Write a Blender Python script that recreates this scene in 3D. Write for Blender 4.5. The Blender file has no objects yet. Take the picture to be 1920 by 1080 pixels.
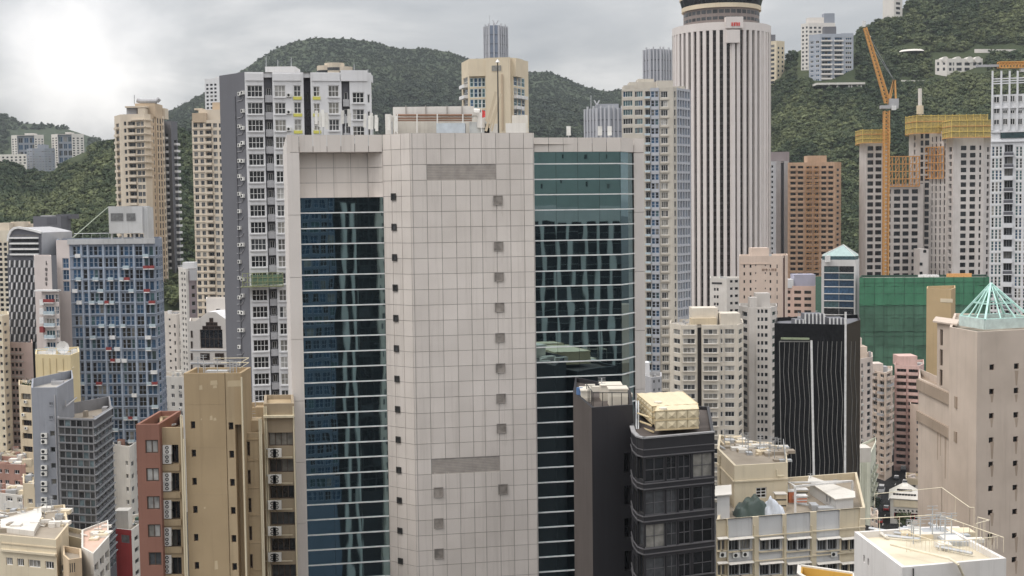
import bpy, math, random
from mathutils import Vector, Matrix
R = random.Random(11)
scene = bpy.context.scene
COL = scene.collection
# ------------------------------------------------------------------ camera
FPX = 2460.0                       # focal length in photograph pixels (1920 wide)
PITCH = math.atan(155.0 / FPX)     # looking slightly down
ROLL = math.radians(0.7)
CAM = Vector((0, 0, 100))
_f = Vector((0, math.cos(PITCH), -math.sin(PITCH)))
_r0, _u0 = Vector((1, 0, 0)), Vector((0, math.sin(PITCH), math.cos(PITCH)))
_r = _r0 * math.cos(ROLL) - _u0 * math.sin(ROLL)
_u = _u0 * math.cos(ROLL) + _r0 * math.sin(ROLL)
cd = bpy.data.cameras.new('camera')
cd.sensor_width = 36.0
cd.lens = 36.0 * FPX / 1920.0
cd.clip_start = 0.5
cd.clip_end = 30000
cam = bpy.data.objects.new('camera', cd)
COL.objects.link(cam)
cam.matrix_world = Matrix(((_r.x, _u.x, -_f.x, CAM.x), (_r.y, _u.y, -_f.y, CAM.y), (_r.z, _u.z, -_f.z, CAM.z), (0, 0, 0, 1)))
scene.camera = cam
# ------------------------------------------------------------------ sky, sun, exposure
HAZE = 0.00007
SUN_EL, SUN_AZ = math.radians(58), math.radians(-112)   # azimuth from +Y towards +X
w = bpy.data.worlds.new('World')
scene.world = w
w.use_nodes = True
nt = w.node_tree
nt.nodes.clear()
N = lambda t, x=None: x.nodes.new(t) if x else nt.nodes.new(t)
wo = N('ShaderNodeOutputWorld')
bg1, bg2 = N('ShaderNodeBackground'), N('ShaderNodeBackground')
sky = N('ShaderNodeTexSky')
sky.sky_type = 'NISHITA'
sky.sun_disc = False
sky.sun_elevation = SUN_EL
sky.sun_rotation = SUN_AZ
sky.air_density, sky.dust_density = 1.0, 2.0
bg1.inputs['Strength'].default_value = 0.10
nt.links.new(sky.outputs[0], bg1.inputs['Color'])
# cloud deck: brighter towards the zenith, broken by soft cloud masses
tc = N('ShaderNodeTexCoord')
sep = N('ShaderNodeSeparateXYZ')
nt.links.new(tc.outputs['Generated'], sep.inputs[0])
zc = N('ShaderNodeMath'); zc.operation = 'MAXIMUM'; zc.inputs[1].default_value = 0.0
nt.links.new(sep.outputs['Z'], zc.inputs[0])
zoff = N('ShaderNodeMath'); zoff.operation = 'ADD'; zoff.inputs[1].default_value = 0.16
nt.links.new(zc.outputs[0], zoff.inputs[0])
div = N('ShaderNodeVectorMath'); div.operation = 'DIVIDE'
cmb = N('ShaderNodeCombineXYZ')
nt.links.new(sep.outputs['X'], cmb.inputs[0]); nt.links.new(sep.outputs['Y'], cmb.inputs[1]); nt.links.new(zoff.outputs[0], cmb.inputs[2])
cmb2 = N('ShaderNodeCombineXYZ')
for i in (0, 1): nt.links.new(zoff.outputs[0], cmb2.inputs[i])
cmb2.inputs[2].default_value = 1.0
nt.links.new(cmb.outputs[0], div.inputs[0]); nt.links.new(cmb2.outputs[0], div.inputs[1])
no1 = N('ShaderNodeTexNoise'); no1.inputs['Scale'].default_value = 1.5; no1.inputs['Detail'].default_value = 7; no1.inputs['Roughness'].default_value = 0.52
no1.inputs['Distortion'].default_value = 0.5
mp = N('ShaderNodeMapping'); mp.inputs['Location'].default_value = (3.7, 1.9, 0.6); mp.inputs['Scale'].default_value = (1, 0.75, 2.6)
nt.links.new(div.outputs[0], mp.inputs[0]); nt.links.new(mp.outputs[0], no1.inputs['Vector'])
cr = N('ShaderNodeValToRGB')
cr.color_ramp.elements[0].position = 0.38; cr.color_ramp.elements[0].color = (0.49, 0.50, 0.515, 1)
cr.color_ramp.elements[1].position = 0.68; cr.color_ramp.elements[1].color = (0.90, 0.88, 0.86, 1)
e = cr.color_ramp.elements.new(0.52); e.color = (0.635, 0.635, 0.635, 1)
nt.links.new(no1.outputs['Fac'], cr.inputs[0])
zg = N('ShaderNodeMapRange'); zg.inputs['From Min'].default_value = 0.0; zg.inputs['From Max'].default_value = 1.0
zg.inputs['To Min'].default_value = 0.65; zg.inputs['To Max'].default_value = 3.3
nt.links.new(sep.outputs['Z'], zg.inputs['Value'])
# the thin place in the cloud where the daylight comes through
gl = N('ShaderNodeVectorMath'); gl.operation = 'DOT_PRODUCT'
nrm = N('ShaderNodeVectorMath'); nrm.operation = 'NORMALIZE'
nt.links.new(tc.outputs['Generated'], nrm.inputs[0]); nt.links.new(nrm.outputs[0], gl.inputs[0])
GLOW = (_f + _r * ((175 - 960) / FPX) + _u * (-(125 - 540) / FPX)).normalized()
gl.inputs[1].default_value = GLOW
gr = N('ShaderNodeMapRange'); gr.interpolation_type = 'SMOOTHSTEP'
gr.inputs['From Min'].default_value = math.cos(math.radians(6.4)); gr.inputs['From Max'].default_value = 1.0008
gr.inputs['To Min'].default_value = 0.0; gr.inputs['To Max'].default_value = 1.0
no2 = N('ShaderNodeTexNoise'); no2.inputs['Scale'].default_value = 11.0; no2.inputs['Detail'].default_value = 6
nt.links.new(tc.outputs['Generated'], no2.inputs['Vector'])
nsub = N('ShaderNodeMath'); nsub.operation = 'MULTIPLY_ADD'; nsub.inputs[1].default_value = 0.0075; nsub.inputs[2].default_value = -0.0052
nt.links.new(no2.outputs['Fac'], nsub.inputs[0])
gadd = N('ShaderNodeMath'); gadd.operation = 'ADD'
nt.links.new(gl.outputs['Value'], gadd.inputs[0]); nt.links.new(nsub.outputs[0], gadd.inputs[1])
nt.links.new(gadd.outputs[0], gr.inputs['Value'])
gm = N('ShaderNodeMath'); gm.operation = 'MULTIPLY_ADD'; gm.inputs[1].default_value = 0.92; gm.inputs[2].default_value = 1.0
nt.links.new(gr.outputs[0], gm.inputs[0])
mul = N('ShaderNodeMath'); mul.operation = 'MULTIPLY'
nt.links.new(zg.outputs[0], mul.inputs[0]); nt.links.new(gm.outputs[0], mul.inputs[1])
gmx = N('ShaderNodeMix'); gmx.data_type = 'RGBA'; gmx.inputs['B'].default_value = (0.90, 0.865, 0.83, 1)
nt.links.new(gr.outputs[0], gmx.inputs['Factor']); nt.links.new(cr.outputs[0], gmx.inputs['A'])
nt.links.new(gmx.outputs['Result'], bg2.inputs['Color']); nt.links.new(mul.outputs[0], bg2.inputs['Strength'])
mx = N('ShaderNodeMixShader'); mx.inputs[0].default_value = 0.86
nt.links.new(bg1.outputs[0], mx.inputs[1]); nt.links.new(bg2.outputs[0], mx.inputs[2]); nt.links.new(mx.outputs[0], wo.inputs['Surface'])
sd = bpy.data.lights.new('sun', 'SUN')
sd.energy = 1.2
sd.angle = math.radians(22)
sd.color = (1.0, 0.97, 0.93)
so = bpy.data.objects.new('sun', sd)
COL.objects.link(so)
sv = Vector((math.sin(SUN_AZ) * math.cos(SUN_EL), math.cos(SUN_AZ) * math.cos(SUN_EL), math.sin(SUN_EL)))
so.rotation_euler = (-sv).to_track_quat('-Z', 'Y').to_euler()
so.location = sv * 400
vs = scene.view_settings
vs.view_transform, vs.look, vs.exposure, vs.gamma = 'Standard', 'None', 0.08, 1.0
cy = scene.cycles
cy.use_denoising = True
cy.max_bounces, cy.diffuse_bounces, cy.glossy_bounces, cy.transmission_bounces, cy.volume_bounces, cy.transparent_max_bounces = 4, 2, 3, 2, 0, 6
cy.caustics_reflective = cy.caustics_refractive = False
# ------------------------------------------------------------------ helpers
def ray(px, py):
    return _f + _r * ((px - 960) / FPX) - _u * ((py - 540) / FPX)
def P(px, py, Y):
    d = ray(px, py)
    return CAM + d * (Y / d.y)
def Zat(px, py, Y):
    return P(px, py, Y).z
def lin(c):
    c /= 255.0
    return c / 12.92 if c <= 0.04045 else ((c + 0.055) / 1.055) ** 2.4
def alb(r, g, b, k=0.62):
    c = [lin(v) / k for v in (r, g, b)]
    f = min(1.0, 0.8 / max(c))
    y = sum(c) / 3
    return tuple((y + (v - y) * 0.80) * f for v in c)
MATS = {}
def _mat(name):
    m = bpy.data.materials.new(name)
    m.use_nodes = True
    t = m.node_tree
    return m, t, t.nodes['Principled BSDF']
def wallmat(name, rgb, dirt=0.35, rough=0.88, streak=1.0, bump=0.15, k=0.62, rnd=0.0, spec=0.3):
    """rgb: how the surface looks in the photograph; weathered with blotches and rain streaks"""
    if name in MATS: return MATS[name]
    m, t, b = _mat(name)
    c = alb(*rgb, k=k)
    L = t.links.new
    g = N('ShaderNodeNewGeometry', t)
    n1 = N('ShaderNodeTexNoise', t); n1.inputs['Scale'].default_value = 0.22; n1.inputs['Detail'].default_value = 6
    L(g.outputs['Position'], n1.inputs['Vector'])
    ma = N('ShaderNodeMapping', t); ma.inputs['Scale'].default_value = (1.5, 1.5, 0.06)
    L(g.outputs['Position'], ma.inputs[0])
    n2 = N('ShaderNodeTexNoise', t); n2.inputs['Scale'].default_value = 1.0; n2.inputs['Detail'].default_value = 5; n2.inputs['Roughness'].default_value = 0.65
    L(ma.outputs[0], n2.inputs['Vector'])
    r1 = N('ShaderNodeMapRange', t); r1.inputs['From Min'].default_value = 0.35; r1.inputs['From Max'].default_value = 0.75
    r1.inputs['To Min'].default_value = 0.0; r1.inputs['To Max'].default_value = 1.0
    L(n1.outputs['Fac'], r1.inputs['Value'])
    r2 = N('ShaderNodeMapRange', t); r2.inputs['From Min'].default_value = 0.52; r2.inputs['From Max'].default_value = 0.74
    r2.inputs['To Min'].default_value = 0.0; r2.inputs['To Max'].default_value = streak
    L(n2.outputs['Fac'], r2.inputs['Value'])
    ad = N('ShaderNodeMath', t); ad.operation = 'ADD'; ad.use_clamp = True
    L(r1.outputs[0], ad.inputs[0]); L(r2.outputs[0], ad.inputs[1])
    mm = N('ShaderNodeMath', t); mm.operation = 'MULTIPLY'; mm.inputs[1].default_value = dirt
    L(ad.outputs[0], mm.inputs[0])
    mixc = N('ShaderNodeMix', t); mixc.data_type = 'RGBA'
    mixc.inputs['A'].default_value = (*c, 1)
    mixc.inputs['B'].default_value = (c[0] * 0.52, c[1] * 0.5, c[2] * 0.47, 1)
    L(mm.outputs[0], mixc.inputs['Factor'])
    out = mixc.outputs['Result']
    if rnd:
        oi = N('ShaderNodeObjectInfo', t)
        rr = N('ShaderNodeMapRange', t); rr.inputs['To Min'].default_value = 1 - rnd; rr.inputs['To Max'].default_value = 1 + rnd * 0.6
        L(oi.outputs['Random'], rr.inputs['Value'])
        hs = N('ShaderNodeHueSaturation', t)
        L(rr.outputs[0], hs.inputs['Value']); L(out, hs.inputs['Color'])
        out = hs.outputs[0]
    L(out, b.inputs['Base Color'])
    b.inputs['Roughness'].default_value = rough
    b.inputs['Specular IOR Level'].default_value = spec
    if bump:
        n3 = N('ShaderNodeTexNoise', t); n3.inputs['Scale'].default_value = 2.5; n3.inputs['Detail'].default_value = 4
        L(g.outputs['Position'], n3.inputs['Vector'])
        bp = N('ShaderNodeBump', t); bp.inputs['Strength'].default_value = bump; bp.inputs['Distance'].default_value = 0.05
        L(n3.outputs['Fac'], bp.inputs['Height']); L(bp.outputs[0], b.inputs['Normal'])
    MATS[name] = m
    return m
def plain(name, rgb, rough=0.6, k=0.62, metal=0.0, rnd=0.0, spec=0.4, raw=False, var=0.12):
    """painted or metal surface with slight mottling; rgb as seen (or raw albedo)"""
    if name in MATS: return MATS[name]
    m, t, b = _mat(name)
    c = rgb if raw else alb(*rgb, k=k)
    g = N('ShaderNodeNewGeometry', t)
    n1 = N('ShaderNodeTexNoise', t); n1.inputs['Scale'].default_value = 1.3; n1.inputs['Detail'].default_value = 5
    t.links.new(g.outputs['Position'], n1.inputs['Vector'])
    rr = N('ShaderNodeMapRange', t); rr.inputs['From Min'].default_value = 0.3; rr.inputs['From Max'].default_value = 0.7
    rr.inputs['To Min'].default_value = 1 - var; rr.inputs['To Max'].default_value = 1 + var
    t.links.new(n1.outputs['Fac'], rr.inputs['Value'])
    hs = N('ShaderNodeHueSaturation', t); hs.inputs['Color'].default_value = (*c, 1)
    v = rr.outputs[0]
    if rnd:
        oi = N('ShaderNodeObjectInfo', t)
        r2 = N('ShaderNodeMapRange', t); r2.inputs['To Min'].default_value = 1 - rnd; r2.inputs['To Max'].default_value = 1 + rnd
        t.links.new(oi.outputs['Random'], r2.inputs['Value'])
        mu = N('ShaderNodeMath', t); mu.operation = 'MULTIPLY'
        t.links.new(r2.outputs[0], mu.inputs[0]); t.links.new(v, mu.inputs[1])
        v = mu.outputs[0]
    t.links.new(v, hs.inputs['Value'])
    t.links.new(hs.outputs[0], b.inputs['Base Color'])
    b.inputs['Roughness'].default_value = rough
    b.inputs['Metallic'].default_value = metal
    b.inputs['Specular IOR Level'].default_value = spec
    MATS[name] = m
    return m
def winglass(name, rgb, rough=0.12, spec=0.5, rnd=0.5):
    return plain('glass_' + name, rgb, rough=rough, raw=True, rnd=rnd, spec=spec, var=0.35)
G_DARK = winglass('dark', (0.012, 0.013, 0.015))
G_MID = winglass('mid', (0.05, 0.052, 0.055))
G_CURT = winglass('curtain', (0.20, 0.19, 0.17), rough=0.3)
G_PALE = winglass('blind', (0.36, 0.35, 0.33), rough=0.35, rnd=0.25)
G_BLUE = winglass('blue', (0.030, 0.075, 0.14))
G_TEAL = winglass('teal', (0.05, 0.10, 0.11))
G_BROWN = winglass('brown', (0.035, 0.022, 0.015))
GS = dict(res=[(G_DARK, 4), (G_MID, 4), (G_CURT, 2), (G_PALE, 1)],
          old=[(G_DARK, 5), (G_MID, 3), (G_CURT, 1.5)],
          dark=[(G_DARK, 5), (G_MID, 1)], hole=[(G_DARK, 1)],
          pale=[(G_MID, 3), (G_CURT, 4), (G_PALE, 2), (G_DARK, 1.5)],
          blue=[(G_BLUE, 5), (G_DARK, 3), (G_TEAL, 1), (G_CURT, 0.6)],
          teal=[(G_TEAL, 4), (G_BLUE, 2), (G_DARK, 2), (G_CURT, 1)],
          brown=[(G_BROWN, 4), (G_DARK, 2)])
F_WHITE = plain('frame_white', (205, 203, 200), rough=0.5)
F_GREY = plain('frame_grey', (120, 122, 125), rough=0.5)
F_DARK = plain('frame_dark', (50, 48, 46), rough=0.5)
F_BRONZE = plain('frame_bronze', (70, 55, 45), rough=0.4)
M_METAL = plain('galvanised_metal', (150, 152, 154), rough=0.45, metal=0.3)
M_AC = plain('air_conditioner_casing', (200, 198, 192), rough=0.5, rnd=0.15)
M_BLACK = plain('black_plastic', (0.015, 0.015, 0.016), rough=0.5, raw=True)
def pick(lst):
    t = R.random() * sum(x[1] for x in lst)
    for m, wt in lst:
        t -= wt
        if t <= 0: return m
    return lst[-1][0]
class MB:
    """collects faces, then becomes one mesh"""
    def __init__(s): s.v, s.f, s.mi, s.mats = [], [], [], []
    def m(s, mat):
        if mat not in s.mats: s.mats.append(mat)
        return s.mats.index(mat)
    def poly(s, pts, mat):
        i = len(s.v)
        s.v += [tuple(p) for p in pts]
        s.f.append(tuple(range(i, i + len(pts))))
        s.mi.append(s.m(mat))
    def hexa(s, c, mat, skip=()):
        """c: 8 corners, 0-3 bottom ring, 4-7 top ring"""
        i = len(s.v)
        s.v += [tuple(p) for p in c]
        k = s.m(mat)
        for j, q in enumerate(((3, 2, 1, 0), (4, 5, 6, 7), (0, 1, 5, 4), (1, 2, 6, 5), (2, 3, 7, 6), (3, 0, 4, 7))):
            if j in skip: continue
            s.f.append(tuple(i + a for a in q)); s.mi.append(k)
    def box(s, x0, x1, y0, y1, z0, z1, mat, skip=()):
        s.hexa([(x0, y0, z0), (x1, y0, z0), (x1, y1, z0), (x0, y1, z0), (x0, y0, z1), (x1, y0, z1), (x1, y1, z1), (x0, y1, z1)], mat, skip)
    def fbox(s, fc, s0, s1, o0, o1, z0, z1, mat, skip=()):
        """box in a face's frame: s along the wall, o outwards"""
        c = [fc.W(s0, o1, z0), fc.W(s1, o1, z0), fc.W(s1, o0, z0), fc.W(s0, o0, z0)]
        s.hexa(c + [Vector((p.x, p.y, z1)) for p in c], mat, skip)
    def prism(s, pts, z0, z1, mat, top=True, bottom=False, topmat=None):
        n = len(pts)
        for i in range(n):
            a, b = pts[i], pts[(i + 1) % n]
            s.poly([(a[0], a[1], z0), (b[0], b[1], z0), (b[0], b[1], z1), (a[0], a[1], z1)], mat)
        if top: s.poly([(p[0], p[1], z1) for p in pts], topmat or mat)
        if bottom: s.poly([(p[0], p[1], z0) for p in reversed(pts)], mat)
    def bar(s, p, q, w, mat, h=None):
        p, q = Vector(p), Vector(q)
        d = (q - p)
        if d.length < 1e-6: return
        d.normalize()
        a = d.cross(Vector((0, 0, 1)))
        if a.length < 0.05: a = d.cross(Vector((1, 0, 0)))
        a.normalize(); b = a.cross(d).normalized()
        a *= w / 2; b *= (h or w) / 2
        s.hexa([p - a - b, p + a - b, p + a + b, p - a + b, q - a - b, q + a - b, q + a + b, q - a + b], mat)
    def tube(s, p, q, r, mat, n=8, r2=None, caps=True):
        p, q = Vector(p), Vector(q)
        d = (q - p).normalized()
        a = d.cross(Vector((0, 0, 1)))
        if a.length < 0.05: a = d.cross(Vector((1, 0, 0)))
        a.normalize(); b = a.cross(d).normalized()
        r2 = r if r2 is None else r2
        i0 = len(s.v); k = s.m(mat)
        for j in range(n):
            t = 2 * math.pi * j / n
            o = a * math.cos(t) + b * math.sin(t)
            s.v.append(tuple(p + o * r)); s.v.append(tuple(q + o * r2))
        for j in range(n):
            a0, a1 = i0 + 2 * j, i0 + 2 * ((j + 1) % n)
            s.f.append((a0, a0 + 1, a1 + 1, a1)); s.mi.append(k)
        if caps:
            s.f.append(tuple(i0 + 2 * j for j in range(n))); s.mi.append(k)
            s.f.append(tuple(i0 + 2 * j + 1 for j in reversed(range(n)))); s.mi.append(k)
    def mesh(s, name, off=Vector((0, 0, 0)), smooth=False):
        me = bpy.data.meshes.new(name)
        ox, oy, oz = off
        me.from_pydata([(x - ox, y - oy, z - oz) for x, y, z in s.v], [], s.f)
        for mt in s.mats: me.materials.append(mt)
        me.polygons.foreach_set('material_index', s.mi)
        if smooth: me.polygons.foreach_set('use_smooth', [True] * len(s.f))
        me.update()
        return me
    def build(s, name, parent=None, smooth=False):
        """one object; world coordinates, origin at the parent's base"""
        if not s.f: return None
        off = Vector(parent['_loc']) if parent is not None else Vector((0, 0, 0))
        if parent is None:
            xs = [v[0] for v in s.v]; ys = [v[1] for v in s.v]
            off = Vector(((min(xs) + max(xs)) / 2, (min(ys) + max(ys)) / 2, min(v[2] for v in s.v)))
        o = bpy.data.objects.new(name, s.mesh(name, off, smooth))
        COL.objects.link(o)
        o.parent = parent
        if parent is None: o.location = off
        return o
def tag(o, label=None, cat=None, group=None, kind=None):
    for k, v in (('label', label), ('category', cat), ('group', group), ('kind', kind)):
        if v: o[k] = v
    return o
def thing(name, label, cat, loc, group=None):
    o = bpy.data.objects.new(name, None)
    o.empty_display_size = 1
    COL.objects.link(o)
    o.location = loc
    o['_loc'] = tuple(loc)
    return tag(o, label, cat, group)
def inst(name, me, parent, W, rotz=0.0):
    """an object that shares mesh data; W in world coordinates"""
    o = bpy.data.objects.new(name, me)
    COL.objects.link(o)
    o.parent = parent
    o.location = Vector(W) - (Vector(parent['_loc']) if parent is not None else Vector((0, 0, 0)))
    o.rotation_euler = (0, 0, rotz)
    return o
class Face:
    """a vertical plane of a building, left to right as the camera sees it"""
    def __init__(s, A, B, pyref=385):
        s.A, s.B = Vector((A[0], A[1])), Vector((B[0], B[1]))
        d = s.B - s.A
        s.L = d.length
        s.u = d / s.L
        s.n = Vector((s.u.y, -s.u.x))
        s.rot = math.atan2(s.u.y, s.u.x)
        s.pyref = pyref
    def W(s, a, o, z):
        return Vector((s.A.x + s.u.x * a + s.n.x * o, s.A.y + s.u.y * a + s.n.y * o, z))
    def sz(s, px, py=None, o=0.0):
        d = ray(px, s.pyref if py is None else py)
        dn = d.x * s.n.x + d.y * s.n.y
        t = ((s.A.x + s.n.x * o - CAM.x) * s.n.x + (s.A.y + s.n.y * o - CAM.y) * s.n.y) / dn
        p = CAM + d * t
        return (p.x - s.A.x) * s.u.x + (p.y - s.A.y) * s.u.y, p.z
    def S(s, px, py=None): return s.sz(px, py)[0]
    def Z(s, px, py): return s.sz(px, py)[1]
def xy(px, Y, py=385):
    p = P(px, py, Y)
    return (p.x, p.y)
# ---- windows
_wc = {}
def win_geo(w, h, kind, frame, glass, fw, sill, rec, glass2=None, pat=0):
    """local: x along the wall (centred), y into the wall, z up from the sill; pane at y=0"""
    b = MB()
    x0, x1 = -w / 2, w / 2
    nc = int(kind[1]) + 1 if kind and fw > 0 else 1
    for j in range(nc):
        xa, xb = x0 + (x1 - x0) * j / nc, x0 + (x1 - x0) * (j + 1) / nc
        b.poly([(xa, 0, 0), (xb, 0, 0), (xb, 0, h), (xa, 0, h)], glass2 if glass2 and (pat >> j) & 1 else glass)
    d = -0.07
    if fw > 0:
        i0, i1, j0, j1 = x0 + fw, x1 - fw, fw, h - fw
        o = [(x0, d, 0), (x1, d, 0), (x1, d, h), (x0, d, h)]
        n = [(i0, d, j0), (i1, d, j0), (i1, d, j1), (i0, d, j1)]
        k = [(i0, 0, j0), (i1, 0, j0), (i1, 0, j1), (i0, 0, j1)]
        for a in range(4):
            c = (a + 1) % 4
            b.poly([o[a], o[c], n[c], n[a]], frame)
            b.poly([n[a], n[c], k[c], k[a]], frame)
        nv = nh = 0
        if kind:
            nv = int(kind[1]); nh = int(kind[3]) if len(kind) > 3 else 0
        mw = fw * 0.8
        for q in range(nv):
            x = i0 + (i1 - i0) * (q + 1) / (nv + 1)
            b.box(x - mw / 2, x + mw / 2, d * 0.9, 0, j0, j1, frame, skip=(0, 1, 4))
        for q in range(nh):
            z = j0 + (j1 - j0) * (q + 1) / (nh + 1)
            b.box(i0, i1, d * 0.8, 0, z - mw / 2, z + mw / 2, frame, skip=(3, 4, 5))
    if sill:
        sh, sdp, ext, sm = sill
        b.box(x0 - ext, x1 + ext, -rec - sdp, -rec + 0.02, -sh, 0.0, sm, skip=(4,))
    return b
def win_mesh(*key):
    kk = tuple(round(x, 2) if isinstance(x, float) else x for x in key)
    if kk not in _wc:
        g = win_geo(*key)
        _wc[kk] = (g, g.mesh('window'))
    return _wc[kk]
_bc = {}
def cached(key, fn, name):
    if key not in _bc: _bc[key] = fn().mesh(name)
    return _bc[key]
def ac_geo():
    b = MB()
    b.box(-0.42, 0.42, -0.38, -0.02, 0, 0.62, M_AC)
    for a in range(8):   # fan grille
        t0, t1 = math.pi * a / 4, math.pi * (a + 1) / 4
        b.poly([(-0.1, -0.385, 0.31), (-0.1 + 0.24 * math.cos(t0), -0.385, 0.31 + 0.24 * math.sin(t0)), (-0.1 + 0.24 * math.cos(t1), -0.385, 0.31 + 0.24 * math.sin(t1))], M_BLACK)
    b.box(-0.4, -0.34, -0.4, 0, -0.06, 0, F_GREY); b.box(0.34, 0.4, -0.4, 0, -0.06, 0, F_GREY)
    return b
def offset_poly(pts, d):
    n = len(pts); out = []
    for i in range(n):
        p0, p1, p2 = (Vector(pts[(i + k) % n][:2]) for k in (-1, 0, 1))
        e1, e2 = (p1 - p0).normalized(), (p2 - p1).normalized()
        n1, n2 = Vector((-e1.y, e1.x)), Vector((-e2.y, e2.x))
        b = n1 + n2
        l = max(0.3, b.length ** 2 / 2)
        out.append(p1 + b * (d / l))
    return out
class Bld:
    """a building: wall shell, roof, facades made of strips with real openings"""
    def __init__(s, name, label, pts, yt, mat, depth=15, zb=0.0, cat='building', group=None, par=0.9, roof=None, zt=None, back=None, xref=None, inn=None, py=None):
        """pts: (photo x, distance) of the visible corners left to right"""
        s.mat = mat
        pr = py if py is not None else (yt + 60 if yt > 0 or zt is None else 950)
        s.xy = [Vector(xy(p[0], p[1], pr)) for p in pts]
        s.zt = Zat(xref or pts[0][0], yt, pts[0][1]) if zt is None else zt
        s.zb = zb
        if inn is None:
            inn = (s.xy[0] + s.xy[-1]).normalized()
        inn = Vector(inn)
        if back is None:
            bk = [s.xy[-1] + inn * depth, s.xy[0] + inn * depth]
        else:
            bk = [Vector(xy(p[0], p[1], pr)) for p in back]
        s.poly = s.xy + bk
        cx = sum((p.x for p in s.poly), 0) / len(s.poly); cyy = sum((p.y for p in s.poly), 0) / len(s.poly)
        s.root = thing(name, label, cat, (cx, cyy, zb), group)
        s.faces = [Face(s.xy[i], s.xy[i + 1], pr) for i in range(len(s.xy) - 1)]
        s.cover = [[] for _ in s.faces]
        s.w, s.wins = MB(), []
        n = len(s.poly)
        for i in range(len(s.xy) - 1, n):
            a, b = s.poly[i], s.poly[(i + 1) % n]
            s.w.poly([(a.x, a.y, zb), (b.x, b.y, zb), (b.x, b.y, s.zt), (a.x, a.y, s.zt)], mat)
        s.inn = offset_poly(s.poly, 0.3)
        rz = s.zt - par
        s.rz = rz
        for i in range(n):
            a, b, c, d = s.poly[i], s.poly[(i + 1) % n], s.inn[(i + 1) % n], s.inn[i]
            s.w.poly([(a.x, a.y, s.zt), (b.x, b.y, s.zt), (c.x, c.y, s.zt), (d.x, d.y, s.zt)], mat)
            s.w.poly([(d.x, d.y, s.zt), (c.x, c.y, s.zt), (c.x, c.y, rz), (d.x, d.y, rz)], mat)
        rf = MB(); rf.poly([(p.x, p.y, rz) for p in s.inn], roof or MATS.get('roof_concrete') or mat)
        rf.build('roof', s.root)
    def sec(s, i, x0, x1, cols=None, rows=None, wk='v1', rec=0.25, mat=None, out=0.0, glass='res', frame=F_GREY, fw=0.08,
            sill=None, bal=None, ac=0.0, yt=None, zb=None, name='window', skip=0.0):
        """strip of face i between photo columns x0..x1; cols: [(x,x)] or (n, fill); rows: (first top y, height, pitch, count)"""
        fc = s.faces[i]
        mat = mat or s.mat
        s0 = 0.0 if x0 is None else fc.S(x0)
        s1 = fc.L if x1 is None else fc.S(x1)
        s0, s1 = max(0.0, s0), min(fc.L, s1)
        s.cover[i].append((s0, s1))
        cm = fc.W((s0 + s1) / 2, 0, s.zt) - CAM
        xm = 960 + FPX * (cm.dot(_r) / cm.dot(_f))
        zt = s.zt if yt is None else fc.Z(xm, yt)
        zb = s.zb if zb is None else zb
        cs = []
        if cols:
            if isinstance(cols[0], (int, float)):
                n, fill = cols
                p = (s1 - s0) / n
                cs = [(s0 + p * (k + 0.5 - fill / 2), s0 + p * (k + 0.5 + fill / 2)) for k in range(n)]
            else:
                cs = [(fc.S(a), fc.S(b)) for a, b in cols]
        rs = []
        if rows:
            y0, h, pt, n = rows
            za, zb2 = fc.Z(xm, y0), fc.Z(xm, y0 + pt * n)
            pz = (za - zb2) / n
            hz = pz * h / pt
            rs = [(za - pz * k - hz, za - pz * k) for k in range(n)]
            rs = [r for r in rs if r[0] > zb + 0.3]
        q = lambda a, b, z0, z1, o=out, o2=None: s.w.poly([fc.W(a, o, z0), fc.W(b, o, z0), fc.W(b, o, z1), fc.W(a, o, z1)], mat) if z1 > z0 + 1e-4 and b > a + 1e-4 else None
        if out:
            for a in (s0, s1):
                s.w.poly([fc.W(a, out, zb), fc.W(a, 0, zb), fc.W(a, 0, zt), fc.W(a, out, zt)], mat)
            s.w.poly([fc.W(s0, 0, zt), fc.W(s1, 0, zt), fc.W(s1, out, zt), fc.W(s0, out, zt)], mat)
        if yt is not None and zt < s.zt - 0.01: q(s0, s1, zt, s.zt, 0.0)
        if not cs or not rs:
            q(s0, s1, zb, zt)
            return s
        top = zt
        for k, (z0, z1) in enumerate(rs):
            q(s0, s1, z1, top)
            a = s0
            for (c0, c1) in cs:
                q(a, c0, z0, z1)
                a = c1
                ho = out - rec
                w_, h_ = c1 - c0, z1 - z0
                s.w.poly([fc.W(c0, out, z0), fc.W(c0, ho, z0), fc.W(c0, ho, z1), fc.W(c0, out, z1)], mat)
                s.w.poly([fc.W(c1, ho, z0), fc.W(c1, out, z0), fc.W(c1, out, z1), fc.W(c1, ho, z1)], mat)
                s.w.poly([fc.W(c0, ho, z1), fc.W(c1, ho, z1), fc.W(c1, out, z1), fc.W(c0, out, z1)], mat)
                s.w.poly([fc.W(c0, out, z0), fc.W(c1, out, z0), fc.W(c1, ho, z0), fc.W(c0, ho, z0)], mat)
                g1 = pick(GS[glass])
                vary = wk[1] != '0' and R.random() < 0.6
                s.wins.append((fc, (c0 + c1) / 2, ho, z0, (w_, h_, wk, frame, g1, fw, sill, rec) + ((pick(GS[glass]), R.choice((1, 2, 3))) if vary else ()), name))
                if bal and R.random() < bal.get('p', 1):
                    s.balcony(fc, (c0 + c1) / 2, out, z0, w_ + bal.get('ext', 0.4), bal)
                if ac and R.random() < ac:
                    inst('air_conditioner', cached('ac', ac_geo, 'air_conditioner'), s.root, fc.W(c0 + 0.5 + R.random() * max(0.1, w_ - 1.0), out, z0 - 0.8), fc.rot)
            q(a, s1, z0, z1)
            top = z0
        q(s0, s1, zb, top)
        return s
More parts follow.
